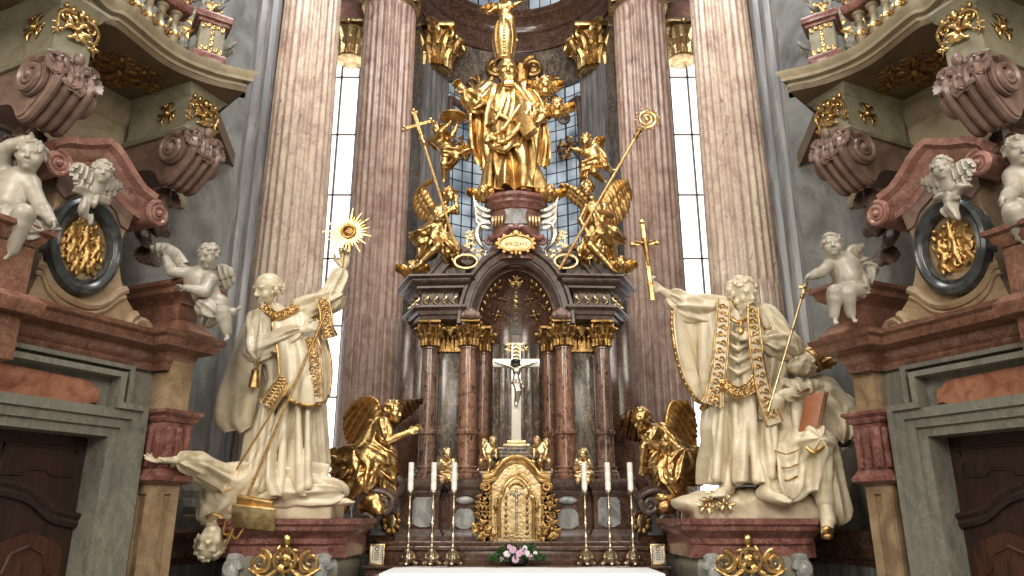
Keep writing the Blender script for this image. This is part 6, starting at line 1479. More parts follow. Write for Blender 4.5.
b = MB(); b.tube(catmull([j(728, 316, -0.26), j(738, 322, -0.32), j(750, 316, -0.26)], 14), 0.024, 7); b.tube(catmull([j(741, 322, -0.34), j(740, 330, -0.36), j(744, 340, -0.37)], 10), 0.014, 6); b.ell(j(741, 331, -0.37), (0.04, 0.02, 0.05)); b.build('morse_clasp', M['gold_leaf'], SB)
S = Sdf(0.014)
S.ell(j(755, 502, 0.05), (0.85, 0.36, 0.14), fold=((1, 0.4, 1), 20, 0.015)); S.ell(j(700, 504, 0.0), (0.3, 0.25, 0.12), fold=((1, 0.4, 1), 24, 0.015)); S.box(V(-0.0, 0, 0)+j(755, 512, 0.05)*V(1, 1, 0)+V(0.03, 0, 1.655), (0.76, 0.32, 0.09), rd=0.04, k=0.05); S.ell(j(790, 495, 0.1), (0.4, 0.25, 0.22), fold=((1, 0, 1), 22, 0.015)); S.build('ground', M['saint'], SB, 1)
b = MB()
for i, (x, y) in enumerate(((712, 500), (719, 496), (726, 504), (706, 506))):
    c = j(x, y, -0.34); leafy(b, c, V(1, 0, 0), UZ, V(0, -1, 0), 0.10, 6, i)
b.build('carved_thistle', M['gold_pale'], SB)
# crucifix in his raised hand
a, e = j(652, 296, -0.32), j(642, 222, -0.36); d = nrm(e-a); x = nrm(np.cross(d, V(0, -1, 0)))
t = thing('hand_crucifix', 'gold crucifix held high in the right saint\'s raised hand, against the rosy column', 'crucifix', a)
b = MB(); b.tube([a-d*0.05, e], [0.03, 0.026], 8, flat=(V(0, -1, 0), 0.6)); q = a+d*0.70*np.linalg.norm(e-a); b.tube([q-x*0.13, q+x*0.13], 0.024, 8, flat=(V(0, -1, 0), 0.6))
for p in (e, q-x*0.14, q+x*0.14): b.ell(p, (0.036, 0.03, 0.036), None, 8, 6)
b.build('cross', M['gold'], t)
S = Sdf(0.006); f_ = V(0, -0.035, 0); S.ell(q+d*0.04+f_, 0.028, k=0.01); S.cap(q+f_, q-d*0.12+f_, 0.032, 0.026, k=0.01)
for s in (-1, 1): S.chain([q+f_+x*s*0.03, q+x*s*0.12+d*0.03+f_*0.6], [0.014, 0.010], 0.01)
S.cap(q-d*0.12+f_, q-d*0.27+f_, 0.026, 0.014, k=0.01); S.build('corpus', M['gold_deep'], t)
# fallen king seated at his side
k = PX(8.3)
KG = thing('fallen_king_statue', 'white marble crowned king reclining with head thrown back beside the bearded saint', 'statue', k(805, 500), None)
hc = k(801, 366, -0.12); hf = nrm(V(-0.35, -0.72, 0.62)); hu = nrm(V(0.85, 0.05, 0.5)); H = 0.33
J = joints(k, neck=(798, 384, -0.1), chest=(795, 405, -0.05), pelvis=(796, 446, 0.0), shL=(776, 396, -0.1), elL=(768, 412, -0.2), haL=(781, 394, -0.36), shR=(822, 394, 0.0), elR=(840, 412, 0.02), haR=(842, 434, -0.06), hiL=(786, 452, -0.05), hiR=(806, 452, -0.05), knL=(790, 470, -0.3), knR=(815, 444, -0.35), foL=(790, 500, -0.2), foR=(825, 500, -0.30))
S = Sdf(0.011); bodyfig(S, J, 0.36, 0); head(S, hc, hf, hu, H)
hand(S, J['haL'], V(0.9, -0.1, 0.15), V(0, 1, 0), 0.27, -1, 0.45, 0.3); hand(S, J['haR'], V(0.1, -0.3, -1), V(-1, 0, 0), 0.28, 1, 0.6)
S.cap(J['foR'], k(828, 520, -0.36), 0.075, 0.065, k=0.06); S.cap(k(828, 520, -0.36), k(826, 533, -0.42), 0.07, 0.05, k=0.04); S.build('figure', M['saint'], KG, 1)
S = Sdf(0.011); curls(S, hc, hf, hu, H, 46, 0.085, 31, -0.35); S.build('hair', M['saint'], KG, 0)
S = Sdf(0.012)
S.robe([k.row(388, 776, 824, 0.0, .17, .3), k.row(405, 772, 828, 0.0, .24, .6), k.row(435, 775, 828, 0.0, .28, .8), k.row(465, 770, 828, -0.05, .32, 1.1), k.row(492, 772, 822, -0.05, .34, 1.3)], 8, 0.14, 24)
S.cap(J['shL'], J['elL'], 0.14, 0.11, k=0.05, pleat=(6, 0.018, 1)); S.cap(J['elL'], lerp(J['elL'], J['haL'], 0.7), 0.105, 0.08, k=0.04)
S.cap(J['shR'], J['elR'], 0.19, 0.17, k=0.05, pleat=(6, 0.028, 2)); S.cap(J['elR'], lerp(J['elR'], J['haR'], 0.85), 0.17, 0.14, k=0.05, pleat=(6, 0.031, 3))
S.cap(J['hiR'], J['knR'], 0.2, 0.17, k=0.08, pleat=(6, 0.022, 4)); S.cap(J['knR'], k(818, 472, -0.32), 0.16, 0.12, k=0.06, pleat=(6, 0.016, 6)); S.cap(k(818, 470, -0.3), J['foR'], 0.12, 0.1, k=0.05)
S.cap(J['knR']+V(0.1, 0.1, 0), k(834, 508, -0.2), 0.14, 0.13, k=0.06, pleat=(6, 0.031, 8)); S.cap(k(786, 448, -0.1), k(788, 485, -0.3), 0.2, 0.16, k=0.08, pleat=(6, 0.028, 7))
S.build('robe', M['saint'], KG, 0)
b = MB()
b.tube(catmull([k(806, 447, -0.52), k(814, 452, -0.55), k(824, 446, -0.52), k(827, 440, -0.42)], 14), 0.022, 7); b.build('gilded_garter', M['gold_leaf'], KG); b = MB(); b.tube(catmull([k(822, 530, -0.48), k(827, 528, -0.50), k(832, 531, -0.46)], 8), 0.026, 6); b.ell(k(827, 536, -0.46), (0.06, 0.06, 0.04)); b.build('gilded_boot_tip', M['gold_leaf'], KG)
for y in (450, 464, 476):
    b = MB(); b.tube(catmull([k(774, y, -0.3), k(786, y+4, -0.45), k(798, y, -0.45)], 12), 0.009, 5); b.build('gilded_hem', M['gold_leaf'], KG)
b = MB()
b.tube(catmull([k(784, 386, -0.24), k(796, 393, -0.32), k(812, 388, -0.22)], 12), 0.018, 6); b.build('gilded_collar', M['gold_leaf'], KG)
S = Sdf(0.012); S.chain([k(786, 384, -0.16), k(798, 391, -0.22), k(814, 386, -0.12), k(824, 390, -0.02)], 0.08, 0.04, fold=((1, 0, 0), 40, 0.01)); S.build('cloak_collar', M['saint'], KG, 1)
# crown, staff and book of the king
cw = thing('crown', 'gilded leafy crown on the tilted head of the marble king', 'crown', k(818, 360, -0.1)); b = MB(); ax = hu; c = k(811, 362, -0.10); f, u, r = basis(hf, hu)
b.lathe([(0.125, 0), (0.14, 0.01), (0.14, 0.05), (0.128, 0.06), (0.12, 0.06), (0.12, 0.0)], c, 20, u); b.build('band', M['gold_leaf'], cw)
b = MB()
for i in range(9):
    a = i*2*math.pi/9; d = r*math.cos(a)+f*math.sin(a); acanthus(b, c+d*0.125+u*0.04, d, u, 0.16, 0.09, 0.4, 3); b.ell(c+d*0.155+u*0.2, 0.02, None, 6, 5)
b.build('leaf_points', M['gold_leaf'], cw)
a, e = j(776, 388, -0.42), j(803, 293, -0.42)
st = rod('cross_staff', 'thin pale gilded staff topped by a small cross, between the saint and the king', 'staff', j(768, 412, -0.40), e, 0.014, M['gold_pale']); d = nrm(e-a); x = nrm(np.cross(d, V(0, -1, 0))); b = MB()
b.rbox(e+d*0.05, [x, V(0, 1, 0), d], (0.022, 0.015, 0.085), 0.006); b.rbox(e+d*0.06, [x, V(0, 1, 0), d], (0.07, 0.015, 0.022), 0.006); b.ell(e-d*0.05, 0.026); b.ell(lerp(a, e, 0.62), (0.024, 0.024, 0.03)); b.build('small_cross', M['gold_pale'], st)
bk = thing('book', 'brown leather book with pale pages tucked against the marble king\'s side', 'book', k(815, 420, -0.3)); c = k(814, 412, -0.34); R = [nrm(V(0.75, -0.65, 0.2)), nrm(V(0.65, 0.75, 0.0)), nrm(V(0.36, 0.05, 1))]
b = MB(); b.rbox(c-R[1]*0.05, R, (0.10, 0.014, 0.21), 0.006); b.rbox(c+R[1]*0.05, R, (0.10, 0.014, 0.21), 0.006); b.rbox(c-R[0]*0.10, R, (0.012, 0.06, 0.21), 0.006); b.build('cover', M['book'], bk)
b = MB(); b.rbox(c, R, (0.092, 0.042, 0.20), 0.004); b.build('pages', M['pages'], bk)
b = MB(); b.tube(catmull([k(846, 432, -0.1), k(850, 440, -0.14), k(844, 446, -0.16), k(838, 442, -0.14)], 12), 0.022, 6); o = b.build('sceptre_stump', M['iron'], None, 40, k(844, 440, -0.1)); tagit(o, 'dark broken iron piece in the hanging hand of the marble king', 'sceptre')
# ---------------------------------------------------------------- gilded figures
GD = M['gold']
# ---- bishop on the top pedestal
j = PX(10.1)
BS = thing('bishop_statue', 'gilded bishop in a tall mitre holding a book, crowning the altarpiece', 'statue', (0, 10.05, 6.06))
H = 0.40; hc = j(507, 70, -0.22)
J = joints(j, neck=(507, 84, -0.12), chest=(508, 105, -0.03), pelvis=(510, 140, 0.0), shL=(488, 92, -0.02), elL=(476, 104, -0.18), haL=(466, 93, -0.36), shR=(526, 92, -0.02), elR=(540, 112, -0.12), haR=(531, 124, -0.34), hiL=(503, 146, 0.0), hiR=(519, 146, 0.0), knL=(500, 168, -0.1), knR=(523, 166, -0.1), foL=(501, 190, -0.08), foR=(524, 190, -0.08))
S = Sdf(0.012); bodyfig(S, J, H, 0); head(S, hc, V(0.12, -0.95, -0.3), V(0, -0.1, 1), H, beard=1.0)
hand(S, J['haL'], V(-0.6, -0.4, 0.5), V(0, -1, -0.2), 0.34, -1, 0.7, 0.25); hand(S, J['haR'], V(-0.2, -0.3, -0.8), V(-0.5, 0.8, 0), 0.30, 1, 0.5); foot(S, J['foL'], V(-0.1, -1, -0.1), UZ, 0.42); foot(S, J['foR'], V(0.1, -1, -0.1), UZ, 0.42)
S.build('figure', GD, BS, 1)
b = MB(); mz = [(64, 0.135, .16), (56, 0.155, .17), (44, 0.19, .18), (32, 0.175, .15), (24, 0.12, .10), (18, 0.03, .04)]; g = np.zeros((6, 25, 3))
cx0 = hc
for i, (py, rx, ry) in enumerate(mz):
    c = j(504.5-(0.0 if i < 2 else 0.5*i*0.3), py, -0.18)
    for q in range(25): a = q*2*math.pi/24; g[i, q] = c+V(math.cos(a)*rx, math.sin(a)*ry, 0)
gg = np.stack([catmull(g[:, q], 22) for q in range(25)], 1); b.grid(gg, 0, True); mt = b.build('mitre', GD, BS, 60)
b = MB(); b.tube(gg[1, :24]*1.0, 0.025, 6, True)
for i in range(3, 19): b.ell(gg[i, 18]+V(0, -0.012, 0), (0.03 if i % 2 else 0.02, 0.02, 0.02), None, 6, 4)
for e in (15, 21): b.tube(gg[3:18, e]+V(0, -0.008, 0), 0.012, 5)
b.build('mitre_band', M['gold_leaf'], mt)
S = Sdf(0.012)
S.robe([j.row(92, 490, 524, 0, .18, .2), j.row(105, 486, 530, 0, .25, .4), j.row(130, 486, 532, 0, .28, .7), j.row(150, 489, 534, -0.02, .31, 1), j.row(175, 488, 537, -0.04, .34, 1.3), j.row(197, 486, 541, -0.04, .37, 1.4)], 7, 0.15, 3)
S.cap(j(505, 140, -0.25), j(502, 186, -0.33), 0.06, 0.06, k=0.03); S.cap(j(522, 140, -0.27), j(524, 186, -0.33), 0.075, 0.07, k=0.03); S.cap(j(493, 145, -0.2), j(489, 186, -0.25), 0.05, 0.06, k=0.03)
S.cap(J['shL'], J['elL'], 0.19, 0.17, k=0.05, pleat=(5, 0.02, 1)); S.cap(J['elL'], lerp(J['elL'], J['haL'], 0.6), 0.16, 0.12, k=0.05, pleat=(5, 0.02, 2)); S.cap(J['shR'], J['elR'], 0.19, 0.17, k=0.05, pleat=(5, 0.02, 3)); S.cap(J['elR'], lerp(J['elR'], J['haR'], 0.6), 0.15, 0.11, k=0.05, pleat=(5, 0.02, 4))
S.build('alb', GD, BS, 0)
rows = [[j(492, 86, -0.22), j(508, 88, -0.30), j(524, 86, -0.22)], [j(488, 102, -0.30), j(508, 104, -0.38), j(530, 102, -0.28)], [j(486, 122, -0.32), j(504, 124, -0.42), j(531, 118, -0.30)], [j(490, 136, -0.30), j(506, 146, -0.42), j(531, 132, -0.28)], [j(490, 144, -0.30), j(508, 152, -0.42), j(530, 138, -0.28)]]
rows[-1][1] = j(503, 148, -0.43)
cs, g = sheet('chasuble', GD, BS, rows, 50, 46, 0.030, 2.5, 2, 0.03, False, True)
S = Sdf(0.012)
for a, m_, e, rr in (((489, 138), (504, 128), (520, 106), .035), ((490, 146), (510, 138), (528, 112), .04), ((487, 126), (497, 118), (506, 98), .03), ((492, 108), (505, 118), (518, 122), .03), ((496, 148), (505, 150), (514, 140), .04)): S.chain(catmull([j(*a, -0.34), j(*m_, -0.44), j(*e, -0.36)], 8), rr, 0.02)
for i in range(9): S.ell(j(490+random.Random(i).uniform(-5, 6), 142+random.Random(i+9).uniform(-8, 5), -0.42), 0.045, k=0.02)
S.build('gathered_folds', GD, BS, 0)
rows = [[j(503, 84, -0.30), j(490, 86, -0.2), j(478, 96, -0.12), j(469, 98, -0.20)], [j(498, 96, -0.32), j(486, 100, -0.22), j(476, 110, -0.05), j(470, 112, -0.2)], [j(490, 112, -0.26), j(484, 120, -0.14), j(478, 128, 0.02), j(470, 132, -0.1)], [j(488, 140, -0.18), j(483, 148, -0.05), j(478, 150, 0.05), j(472, 148, -0.08)], [j(492, 165, -0.12), j(486, 170, 0.02), j(482, 170, 0.08), j(476, 160, 0.0)]]
cl, g = sheet('cope', GD, BS, rows, 46, 40, 0.035, 2.5, 8, 0.03)
rows = [[j(510, 84, -0.30), j(522, 86, -0.2), j(534, 96, -0.08), j(541, 104, -0.10)], [j(520, 94, -0.30), j(530, 100, -0.18), j(540, 110, 0.0), j(546, 118, -0.10)], [j(534, 116, -0.22), j(540, 122, -0.1), j(546, 132, 0.02), j(551, 138, -0.06)], [j(532, 140, -0.14), j(540, 146, 0.0), j(547, 152, 0.06), j(552, 156, -0.06)], [j(530, 160, -0.1), j(538, 166, 0.02), j(544, 168, 0.08), j(550, 166, 0.0)]]
sheet('cope', GD, BS, rows, 46, 40, 0.035, 2.5, 9, 0.03, True)
b = MB(); b.rbox(j(509, 83, -0.36), np.eye(3), (0.075, 0.03, 0.035), 0.015); b.build('clasp', M['gold_pale'], BS)
bt = thing('book', 'gilded book held against the bishop\'s hip in his left hand', 'book', j(527, 126, -0.38)); R = [nrm(V(0.8, -0.5, 0.45)), nrm(V(0.5, 0.85, 0)), nrm(V(-0.42, 0.2, 0.9))]
b = MB(); c = j(526, 125, -0.42); b.rbox(c-R[1]*0.05, R, (0.10, 0.014, 0.19), 0.006); b.rbox(c+R[1]*0.05, R, (0.10, 0.014, 0.19), 0.006); b.rbox(c-R[0]*0.10, R, (0.014, 0.055, 0.19), 0.006); b.build('cover', M['gold_leaf'], bt); b = MB(); b.rbox(c, R, (0.09, 0.04, 0.18), 0.004); b.build('pages', M['gold_pale'], bt)

# ---- kneeling angels beside the altar
def angel(name, label, Y0, H, kw, face, wings, cloths, vox=0.011, fb=(0, -1, 0), seed=0, feet=(), hands=True, cloud=None, hmat=None, up=(0, 0, 1)):
    j = PX(Y0); J = joints(j, **kw); t = thing(name, label, 'statue', (J['pelvis'][0], Y0, min(p[2] for p in J.values())-0.05), None)
    S = Sdf(vox); bodyfig(S, J, H, 0, fb); head(S, J['head'], face, up, H)
    for s in 'LR':
        if hands and 'ha'+s in J: d = J['ha'+s]-J['el'+s]; hand(S, J['ha'+s], d, V(0, -1, 0.2) if s == 'R' else V(0, 1, 0.2), 0.75*H, 1, 0.35)
    for s, d in feet: foot(S, J['fo'+s], d, UZ, 0.95*H)
    S.build('figure', GD, t, 1)
    S = Sdf(vox); curls(S, J['head'], face, up, H, 60, 0.10, seed, -0.35, size=1.04); S.build('hair', hmat or GD, t, 0)
    for nm, ld, tp, n, mt in wings:
        b = MB(); wing(b, [j(*q) for q in ld], [j(*q) for q in tp], n, (0.1, -1, 0), 2, 1.0, 0.014); b.build('wing', M['gold_leaf'], t, 60)
    S = Sdf(vox)
    for pts, rr, pl in cloths: S.chain([j(*q) for q in pts], rr, 0.05, pleat=pl)
    S.build('robe', GD, t, 0)
    if cloud:
        S = Sdf(vox+0.003); rng = np.random.RandomState(seed)
        for x, y, dy, rr in cloud:
            S.ell(j(x, y, dy), (rr*1.1, rr, rr*0.95), k=0.03)
            for _ in range(4): S.ell(j(x, y, dy)+nrm(rng.randn(3)+V(0, -1, 0))*rr*0.75, rr*0.5, k=0.02)
        S.build('cloud', GD, t, 1)
    return t
angel('kneeling_angel', 'large gilded kneeling angel with praying hands, left of the candles', 9.4, 0.27,
      dict(head=(393, 412, -0.1), neck=(387, 420, -0.06), chest=(380, 430, 0.0), pelvis=(366, 458, 0.02), shL=(371, 424, 0.12), elL=(386, 444, 0.1), haL=(408, 434, 0.0), shR=(383, 426, -0.14), elR=(388, 441, -0.24), haR=(408, 432, -0.2), hiL=(364, 462, 0.1), hiR=(369, 462, -0.08), knL=(388, 478, 0.1), foL=(376, 500, 0.2), knR=(362, 484, -0.24), foR=(342, 508, -0.16)),
      V(0.9, -0.42, -0.12), [('w', [(377, 442, 0.12), (380, 424, 0.16), (378, 404, 0.22), (368, 398, 0.26), (357, 403, 0.28)], [(372, 456, 0.2), (362, 454, 0.26), (352, 448, 0.32), (345, 436, 0.36), (344, 420, 0.36)], 14, GD)],
      [(((380, 428, 0.0), (374, 444, 0.0), (366, 458, 0.0)), (0.13, 0.165, 0.20), (8, 0.022, 1)), (((366, 456, -0.02), (350, 462, 0.05), (337, 458, 0.1)), (0.17, 0.15, 0.07), (6, 0.04, 2)), (((362, 462, 0.0), (348, 474, 0.02), (336, 476, 0.1)), (0.15, 0.13, 0.05), (6, 0.036, 3)),
       (((368, 460, -0.08), (384, 474, 0.05), (384, 494, 0.08)), (0.19, 0.15, 0.13), (7, 0.036, 4)), (((366, 462, -0.1), (364, 480, -0.18), (356, 488, -0.18)), (0.16, 0.11, 0.06), (6, 0.028, 5)), (((374, 448, -0.12), (388, 456, -0.1), (392, 468, -0.02)), (0.09, 0.10, 0.05), (5, 0.02, 6)), (((384, 424, -0.14), (386, 434, -0.2)), (0.095, 0.085), (5, 0.01, 7))],
      seed=1, feet=(('R', V(-0.7, -0.3, -0.6)),), cloud=((372, 500, -0.05, .13), (384, 498, 0.0, .12), (362, 505, 0.0, .10), (377, 508, -0.12, .10)))
angel('kneeling_angel', 'large gilded kneeling angel bowing forward, right of the candles', 9.4, 0.27,
      dict(head=(641, 420, -0.15), neck=(650, 427, -0.08), chest=(660, 436, 0.0), pelvis=(678, 462, 0.02), shL=(654, 431, -0.15), elL=(643, 448, -0.25), haL=(642, 464, -0.2), shR=(668, 430, 0.02), elR=(664, 450, -0.22), haR=(648, 440, -0.26), hiL=(676, 466, -0.08), hiR=(681, 466, 0.1), knL=(672, 480, -0.28), foL=(696, 506, -0.18), knR=(664, 484, 0.05), foR=(672, 502, 0.15)),
      V(-0.72, -0.55, -0.42), [('w', [(668, 444, 0.12), (666, 428, 0.16), (668, 412, 0.22), (672, 403, 0.26), (682, 402, 0.28)], [(676, 458, 0.2), (686, 456, 0.26), (693, 448, 0.3), (696, 434, 0.34), (694, 416, 0.34)], 14, GD)],
      [(((661, 434, 0.0), (669, 448, 0.0), (678, 462, 0.0)), (0.13, 0.165, 0.20), (8, 0.022, 1)), (((678, 458, -0.02), (690, 462, 0.05), (698, 458, 0.1)), (0.17, 0.15, 0.07), (6, 0.04, 2)), (((682, 466, 0.0), (693, 474, 0.02), (701, 478, 0.1)), (0.15, 0.12, 0.05), (6, 0.036, 3)),
       (((676, 464, -0.1), (668, 478, -0.02), (664, 496, 0.05)), (0.19, 0.15, 0.11), (7, 0.036, 4)), (((674, 464, -0.12), (672, 476, -0.22), (680, 488, -0.2)), (0.15, 0.11, 0.06), (6, 0.028, 5)), (((664, 448, -0.14), (654, 458, -0.14), (650, 470, -0.05)), (0.09, 0.10, 0.06), (5, 0.02, 6)), (((654, 432, -0.15), (648, 441, -0.2)), (0.095, 0.085), (5, 0.01, 7))],
      seed=2, feet=(('L', V(0.7, -0.3, -0.6)),), cloud=((668, 500, -0.05, .13), (658, 497, 0.0, .11), (680, 504, 0.0, .10), (664, 507, -0.12, .10)))
# far wings of the two angels, their shadow put into the dark bronze colour
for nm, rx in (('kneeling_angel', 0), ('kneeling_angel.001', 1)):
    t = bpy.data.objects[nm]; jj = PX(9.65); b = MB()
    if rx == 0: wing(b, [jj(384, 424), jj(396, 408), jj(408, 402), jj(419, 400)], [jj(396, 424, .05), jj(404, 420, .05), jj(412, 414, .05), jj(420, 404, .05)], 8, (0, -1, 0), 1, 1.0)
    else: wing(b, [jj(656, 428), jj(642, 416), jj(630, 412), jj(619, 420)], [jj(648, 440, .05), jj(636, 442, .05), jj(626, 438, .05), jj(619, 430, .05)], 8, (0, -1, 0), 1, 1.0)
    b.build('far_wing', M['bronze'], t, 60)['label'] = 'far wing, dark bronze standing in for shadow'
# ---- angels on the entablature
angel('standing_angel', 'gilded winged angel holding a cross staff on the left end of the altarpiece', 9.95, 0.23,
      dict(head=(449, 195, -0.12), neck=(445, 203, -0.08), chest=(440, 214, -0.02), pelvis=(436, 236, 0.0), shL=(433, 209, 0.02), elL=(437, 220, -0.2), haL=(448, 212, -0.26), shR=(447, 210, -0.06), elR=(457, 212, -0.14), haR=(456, 200, -0.2), hiL=(437, 236, -0.06), hiR=(441, 240, -0.0), knL=(438, 246, -0.30), foL=(421, 262, -0.26), knR=(448, 252, -0.18), foR=(450, 262, -0.05)),
      V(0.55, -0.8, 0.1), [('w', [(436, 214, 0.1), (430, 200, 0.14), (424, 188, 0.18), (432, 182, 0.2)], [(432, 226, 0.16), (420, 220, 0.22), (413, 206, 0.26), (418, 190, 0.26)], 11, GD)],
      [(((440, 214, -0.02), (438, 226, 0.0), (436, 238, 0.0)), (0.12, 0.135, 0.15), (7, 0.022, 1)), (((434, 232, -0.05), (422, 238, 0.0), (414, 236, 0.05)), (0.14, 0.12, 0.05), (5, 0.025, 2)), (((434, 238, 0.05), (428, 250, 0.05), (422, 257, 0.05)), (0.15, 0.10, 0.05), (6, 0.03, 3)), (((438, 238, -0.05), (449, 248, -0.12), (452, 260, -0.02)), (0.15, 0.12, 0.08), (6, 0.03, 4)), (((441, 222, -0.14), (436, 232, -0.17), (430, 244, -0.18)), (0.04, 0.05, 0.04), None)],
      seed=3, feet=(('L', V(-0.5, -0.6, -0.4)),), vox=0.010)
angel('standing_angel', 'gilded winged angel leaning on a crozier on the right end of the altarpiece', 9.95, 0.23,
      dict(head=(587, 189, -0.14), neck=(591, 198, -0.08), chest=(595, 211, -0.02), pelvis=(598, 234, 0.0), shL=(587, 206, -0.04), elL=(580, 220, -0.2), haL=(586, 230, -0.28), shR=(604, 206, 0.02), elR=(612, 216, -0.16), haR=(602, 213, -0.30), hiL=(596, 236, -0.08), hiR=(603, 238, 0.0), knL=(590, 245, -0.32), foL=(611, 267, -0.27), knR=(602, 252, -0.05), foR=(596, 266, 0.05)),
      V(-0.35, -0.9, -0.1), [('w', [(592, 208, 0.1), (584, 198, 0.14), (574, 190, 0.18), (563, 186, 0.2)], [(588, 214, 0.16), (578, 208, 0.2), (568, 200, 0.24), (560, 190, 0.24)], 9, GD), ('w', [(600, 210, 0.1), (606, 196, 0.14), (614, 184, 0.18), (624, 182, 0.2)], [(606, 226, 0.16), (616, 226, 0.2), (626, 216, 0.24), (631, 196, 0.24)], 11, GD)],
      [(((595, 211, -0.02), (597, 224, 0.0), (598, 236, 0.0)), (0.12, 0.135, 0.15), (7, 0.022, 1)), (((600, 230, -0.05), (612, 236, 0.0), (622, 240, 0.05)), (0.14, 0.11, 0.04), (5, 0.025, 2)), (((600, 236, 0.05), (607, 250, 0.05), (610, 258, 0.05)), (0.17, 0.12, 0.07), (5, 0.02, 3)), (((596, 236, -0.05), (588, 250, -0.12), (588, 262, -0.02)), (0.15, 0.12, 0.08), (6, 0.03, 4)), (((596, 222, -0.16), (602, 234, -0.18), (610, 244, -0.12)), (0.045, 0.05, 0.03), None)],
      seed=4, feet=(('L', V(0.5, -0.7, -0.4)),), vox=0.010)
# their staffs
jj = PX(9.68); a, e = jj(457, 250), jj(414, 112, -0.05); d = nrm(e-a); x = nrm(np.cross(d, V(0, -1, 0)))
t = rod('cross_staff', 'tall gilded staff with a gold trefoil cross, held by the left upper angel', 'staff', a, e, 0.02, M['gold_leaf']); b = MB(); q = e-d*0.28
b.tube([q-d*0.1, e], 0.03, 8, flat=(V(0, -1, 0), 0.6)); b.tube([q+d*0.06-x*0.19, q+d*0.06+x*0.19], 0.028, 8, flat=(V(0, -1, 0), 0.6))
for p in (e, q+d*0.06-x*0.2, q+d*0.06+x*0.2):
    for o in (d*0.03, -d*0.02+x*0.03, -d*0.02-x*0.03): b.ell(p+o, 0.028, None, 7, 5)
b.lathe([(0.02, -0.1), (0.045, -0.06), (0.03, 0), (0.045, 0.06), (0.02, 0.1)], q-d*0.2, 10, d); b.build('cross', M['gold'], t)
a, e = jj(559, 270, -0.02), jj(640, 130, -0.05); d = nrm(e-a); x = nrm(np.cross(d, V(0, -1, 0)))
t = rod('crozier', 'tall gilded crozier with an openwork spiral head, against the right rosy column', 'crozier', a, e, 0.02, M['gold_leaf']); b = MB(); c = jj(647, 119, -0.05)
b.tube(spiral(c, x, d, 0.15, 0.05, 1.7, 50, -1.6), np.linspace(0.028, 0.018, 50), 8)
for i in range(10): aa = i*0.628; b.ell(c+x*math.cos(aa)*0.175+d*math.sin(aa)*0.175, 0.022, None, 6, 5)
b.ell(c, (0.04, 0.02, 0.04)); b.lathe([(0.02, -0.12), (0.05, -0.06), (0.03, 0), (0.055, 0.05), (0.02, 0.1)], e-d*0.06, 10, d)
b.build('spiral_head', M['gold'], t)

# ---- small gilded putti
putto('putto', 'gilded putto holding up a tray beside the bishop\'s right arm, left', 'putto', 10.0, 0.2, dict(head=(437, 129, -0.1), chest=(442, 141, 0), pelvis=(449, 154, 0), elL=(441, 132, -0.18), haL=(448, 124, -0.2), elR=(452, 136, -0.1), haR=(457, 125, -0.14), knL=(444, 164, -0.1), foL=(444, 178, -0.02), knR=(456, 158, -0.14), foR=(450, 168, -0.02)), V(-0.3, -0.9, 0.2), GD, vox=0.009, seed=5,
      wings=([[(440, 140, .06), (434, 138, .08), (429, 142, .1)], [(438, 150, .1), (433, 150, .12), (429, 146, .14)]],), cloth=((((446, 152, -0.08), (456, 152, -0.1), (467, 149, 0.0)), (0.09, 0.08, 0.05), (5, 0.02, 1)),))
t = thing('tray', 'gilded dish carried by the left putto near the bishop', 'dish', PX(9.82)(453, 121)); b = MB(); b.lathe([(0.02, 0), (0.1, 0.01), (0.19, 0.05), (0.2, 0.06), (0.1, 0.025), (0.02, 0.02)], PX(9.82)(453, 121), 20); b.build('dish', M['gold_leaf'], t); b = MB(); b.tube([PX(9.82)(453, 121)+V(math.cos(a)*0.2, math.sin(a)*0.2, 0.06) for a in np.linspace(0, 6.28, 24)[:-1]], 0.016, 6, True); b.build('rim', GD, t)
putto('putto', 'gilded putto flying with outspread arm right of the bishop, above the crozier angel', 'putto', 10.0, 0.2, dict(head=(586, 140, -0.1), chest=(591, 152, 0), pelvis=(597, 164, 0), elL=(581, 151, -0.1), haL=(573, 149, -0.14), elR=(602, 152, -0.02), haR=(606, 158, -0.1), knL=(594, 172, -0.16), foL=(602, 180, -0.04), knR=(605, 166, -0.14), foR=(610, 170, -0.02)), V(-0.5, -0.8, 0.0), GD, vox=0.009, seed=6,
      wings=([[(592, 148, .06), (596, 140, .08), (603, 138, .1)], [(598, 154, .1), (603, 150, .12), (605, 143, .14)]],), cloth=((((594, 162, -0.08), (586, 166, -0.02), (584, 176, 0.02)), (0.09, 0.08, 0.05), (5, 0.02, 2)),))
